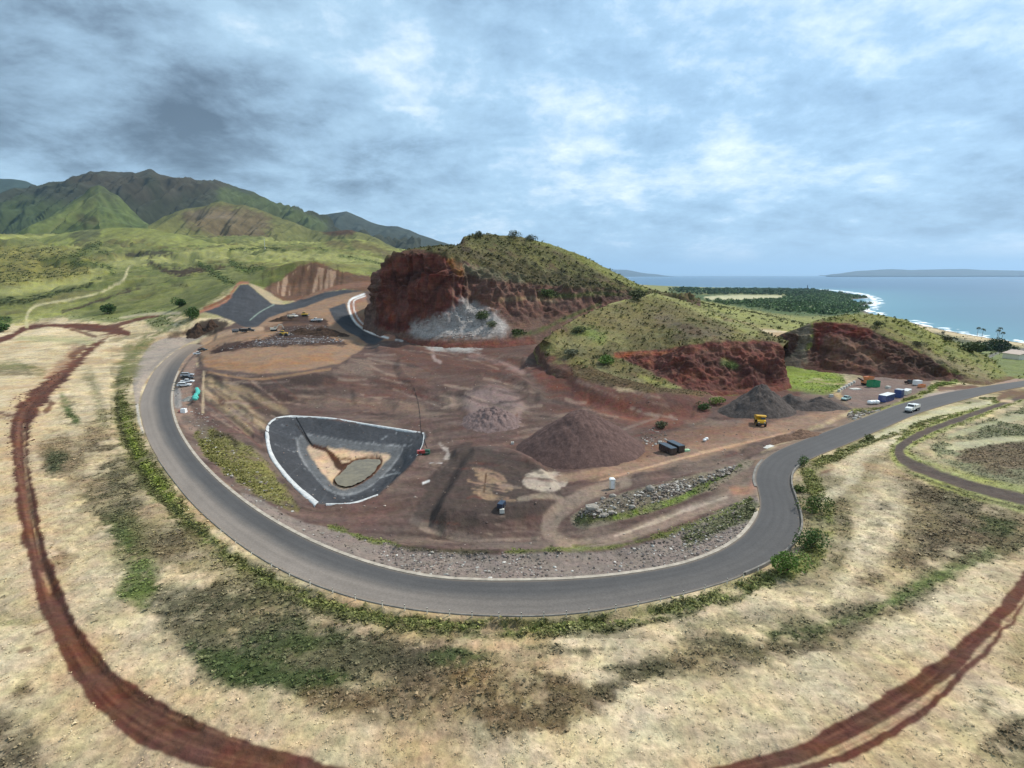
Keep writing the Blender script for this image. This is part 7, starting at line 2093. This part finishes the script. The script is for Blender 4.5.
G_, w_ = SAMPLES['central_hill']
p_ = G_.reshape(-1, 3)
j = np.nonzero(inside(w_.px, w_.py, np.array([(412, 334), (416, 324), (432, 317), (446, 314), (455, 306), (464, 302), (474, 304), (484, 312), (496, 322), (490, 334), (460, 338), (430, 338)], float)) & (p_[:, 1] < 460))[0]
j = j[rng.integers(len(j), size=900)]
stones('rubble', 'white lumps of ash rubble spilled at the foot of the red cliff', p_[j], 0.2 + 0.7 * rng.random(900) ** 3, np.array([lin(176, 170, 164)]) * rng.uniform(0.9, 1.08, (900, 1)))
BLD = heap_material('boulder_stone', lin(158, 148, 136), lin(188, 180, 168), 0.7)
for k, (px, py, s_, lbl) in enumerate(((592, 509, 1.7, 'flat pale boulder at the left end of the stony island'), (603, 516, 0.8, 'small rounded boulder low on the left part of the stony island'), (611, 513, 0.8, 'rounded pale boulder in the grass of the stony island'),
                                      (650, 489, 1.2, 'large pale boulder in the middle of the stony island'), (613, 496.5, 0.9, 'pale boulder on the upper edge of the stony island below the toilet'), (603, 499, 0.7, 'small pale boulder at the upper left of the stony island'),
                                      (703, 481, 1.0, 'grey boulder toward the right end of the stony island'), (633, 507, 0.7, 'pale boulder on the lower side of the stony island'))):
    V = _ico_v * (1 + rng.normal(size=(12, 1)) * 0.12) * np.array([1.15, 0.8, 0.5 if s_ > 1.5 else 0.7]) * s_
    me = new_mesh('boulder', V, _ico_f, False)
    o = link('boulder', me, BLD); md = o.modifiers.new('round', 'BEVEL'); md.width = 0.12 * s_; md.segments = 2
    p_ = hit(px, py); o.location = (p_.x, p_.y, p_.z + 0.2 * s_)
    tag(o, lbl, 'boulder')

# ------------------------------------------------------------------ haze over sea and mountains
def build_haze():
    m = bpy.data.materials.new('sea_haze'); m.use_nodes = True
    t = NT(m.node_tree); t.n.clear()
    out = t.node('ShaderNodeOutputMaterial'); v = t.node('ShaderNodeVolumePrincipled')
    v.inputs['Color'].default_value = (0.50, 0.74, 1.0, 1); v.inputs['Density'].default_value = 2.4e-5
    v.inputs['Anisotropy'].default_value = 0.2
    t.l.new(v.outputs[0], out.inputs['Volume'])
    mb = MB().box((0, 0, -1500), (260000, 260000, 3600))
    o = mb.build('haze', m)
    tag(o, 'thin bluish haze over sea and far mountains', 'haze', kind='stuff')


if True:
    build_haze()
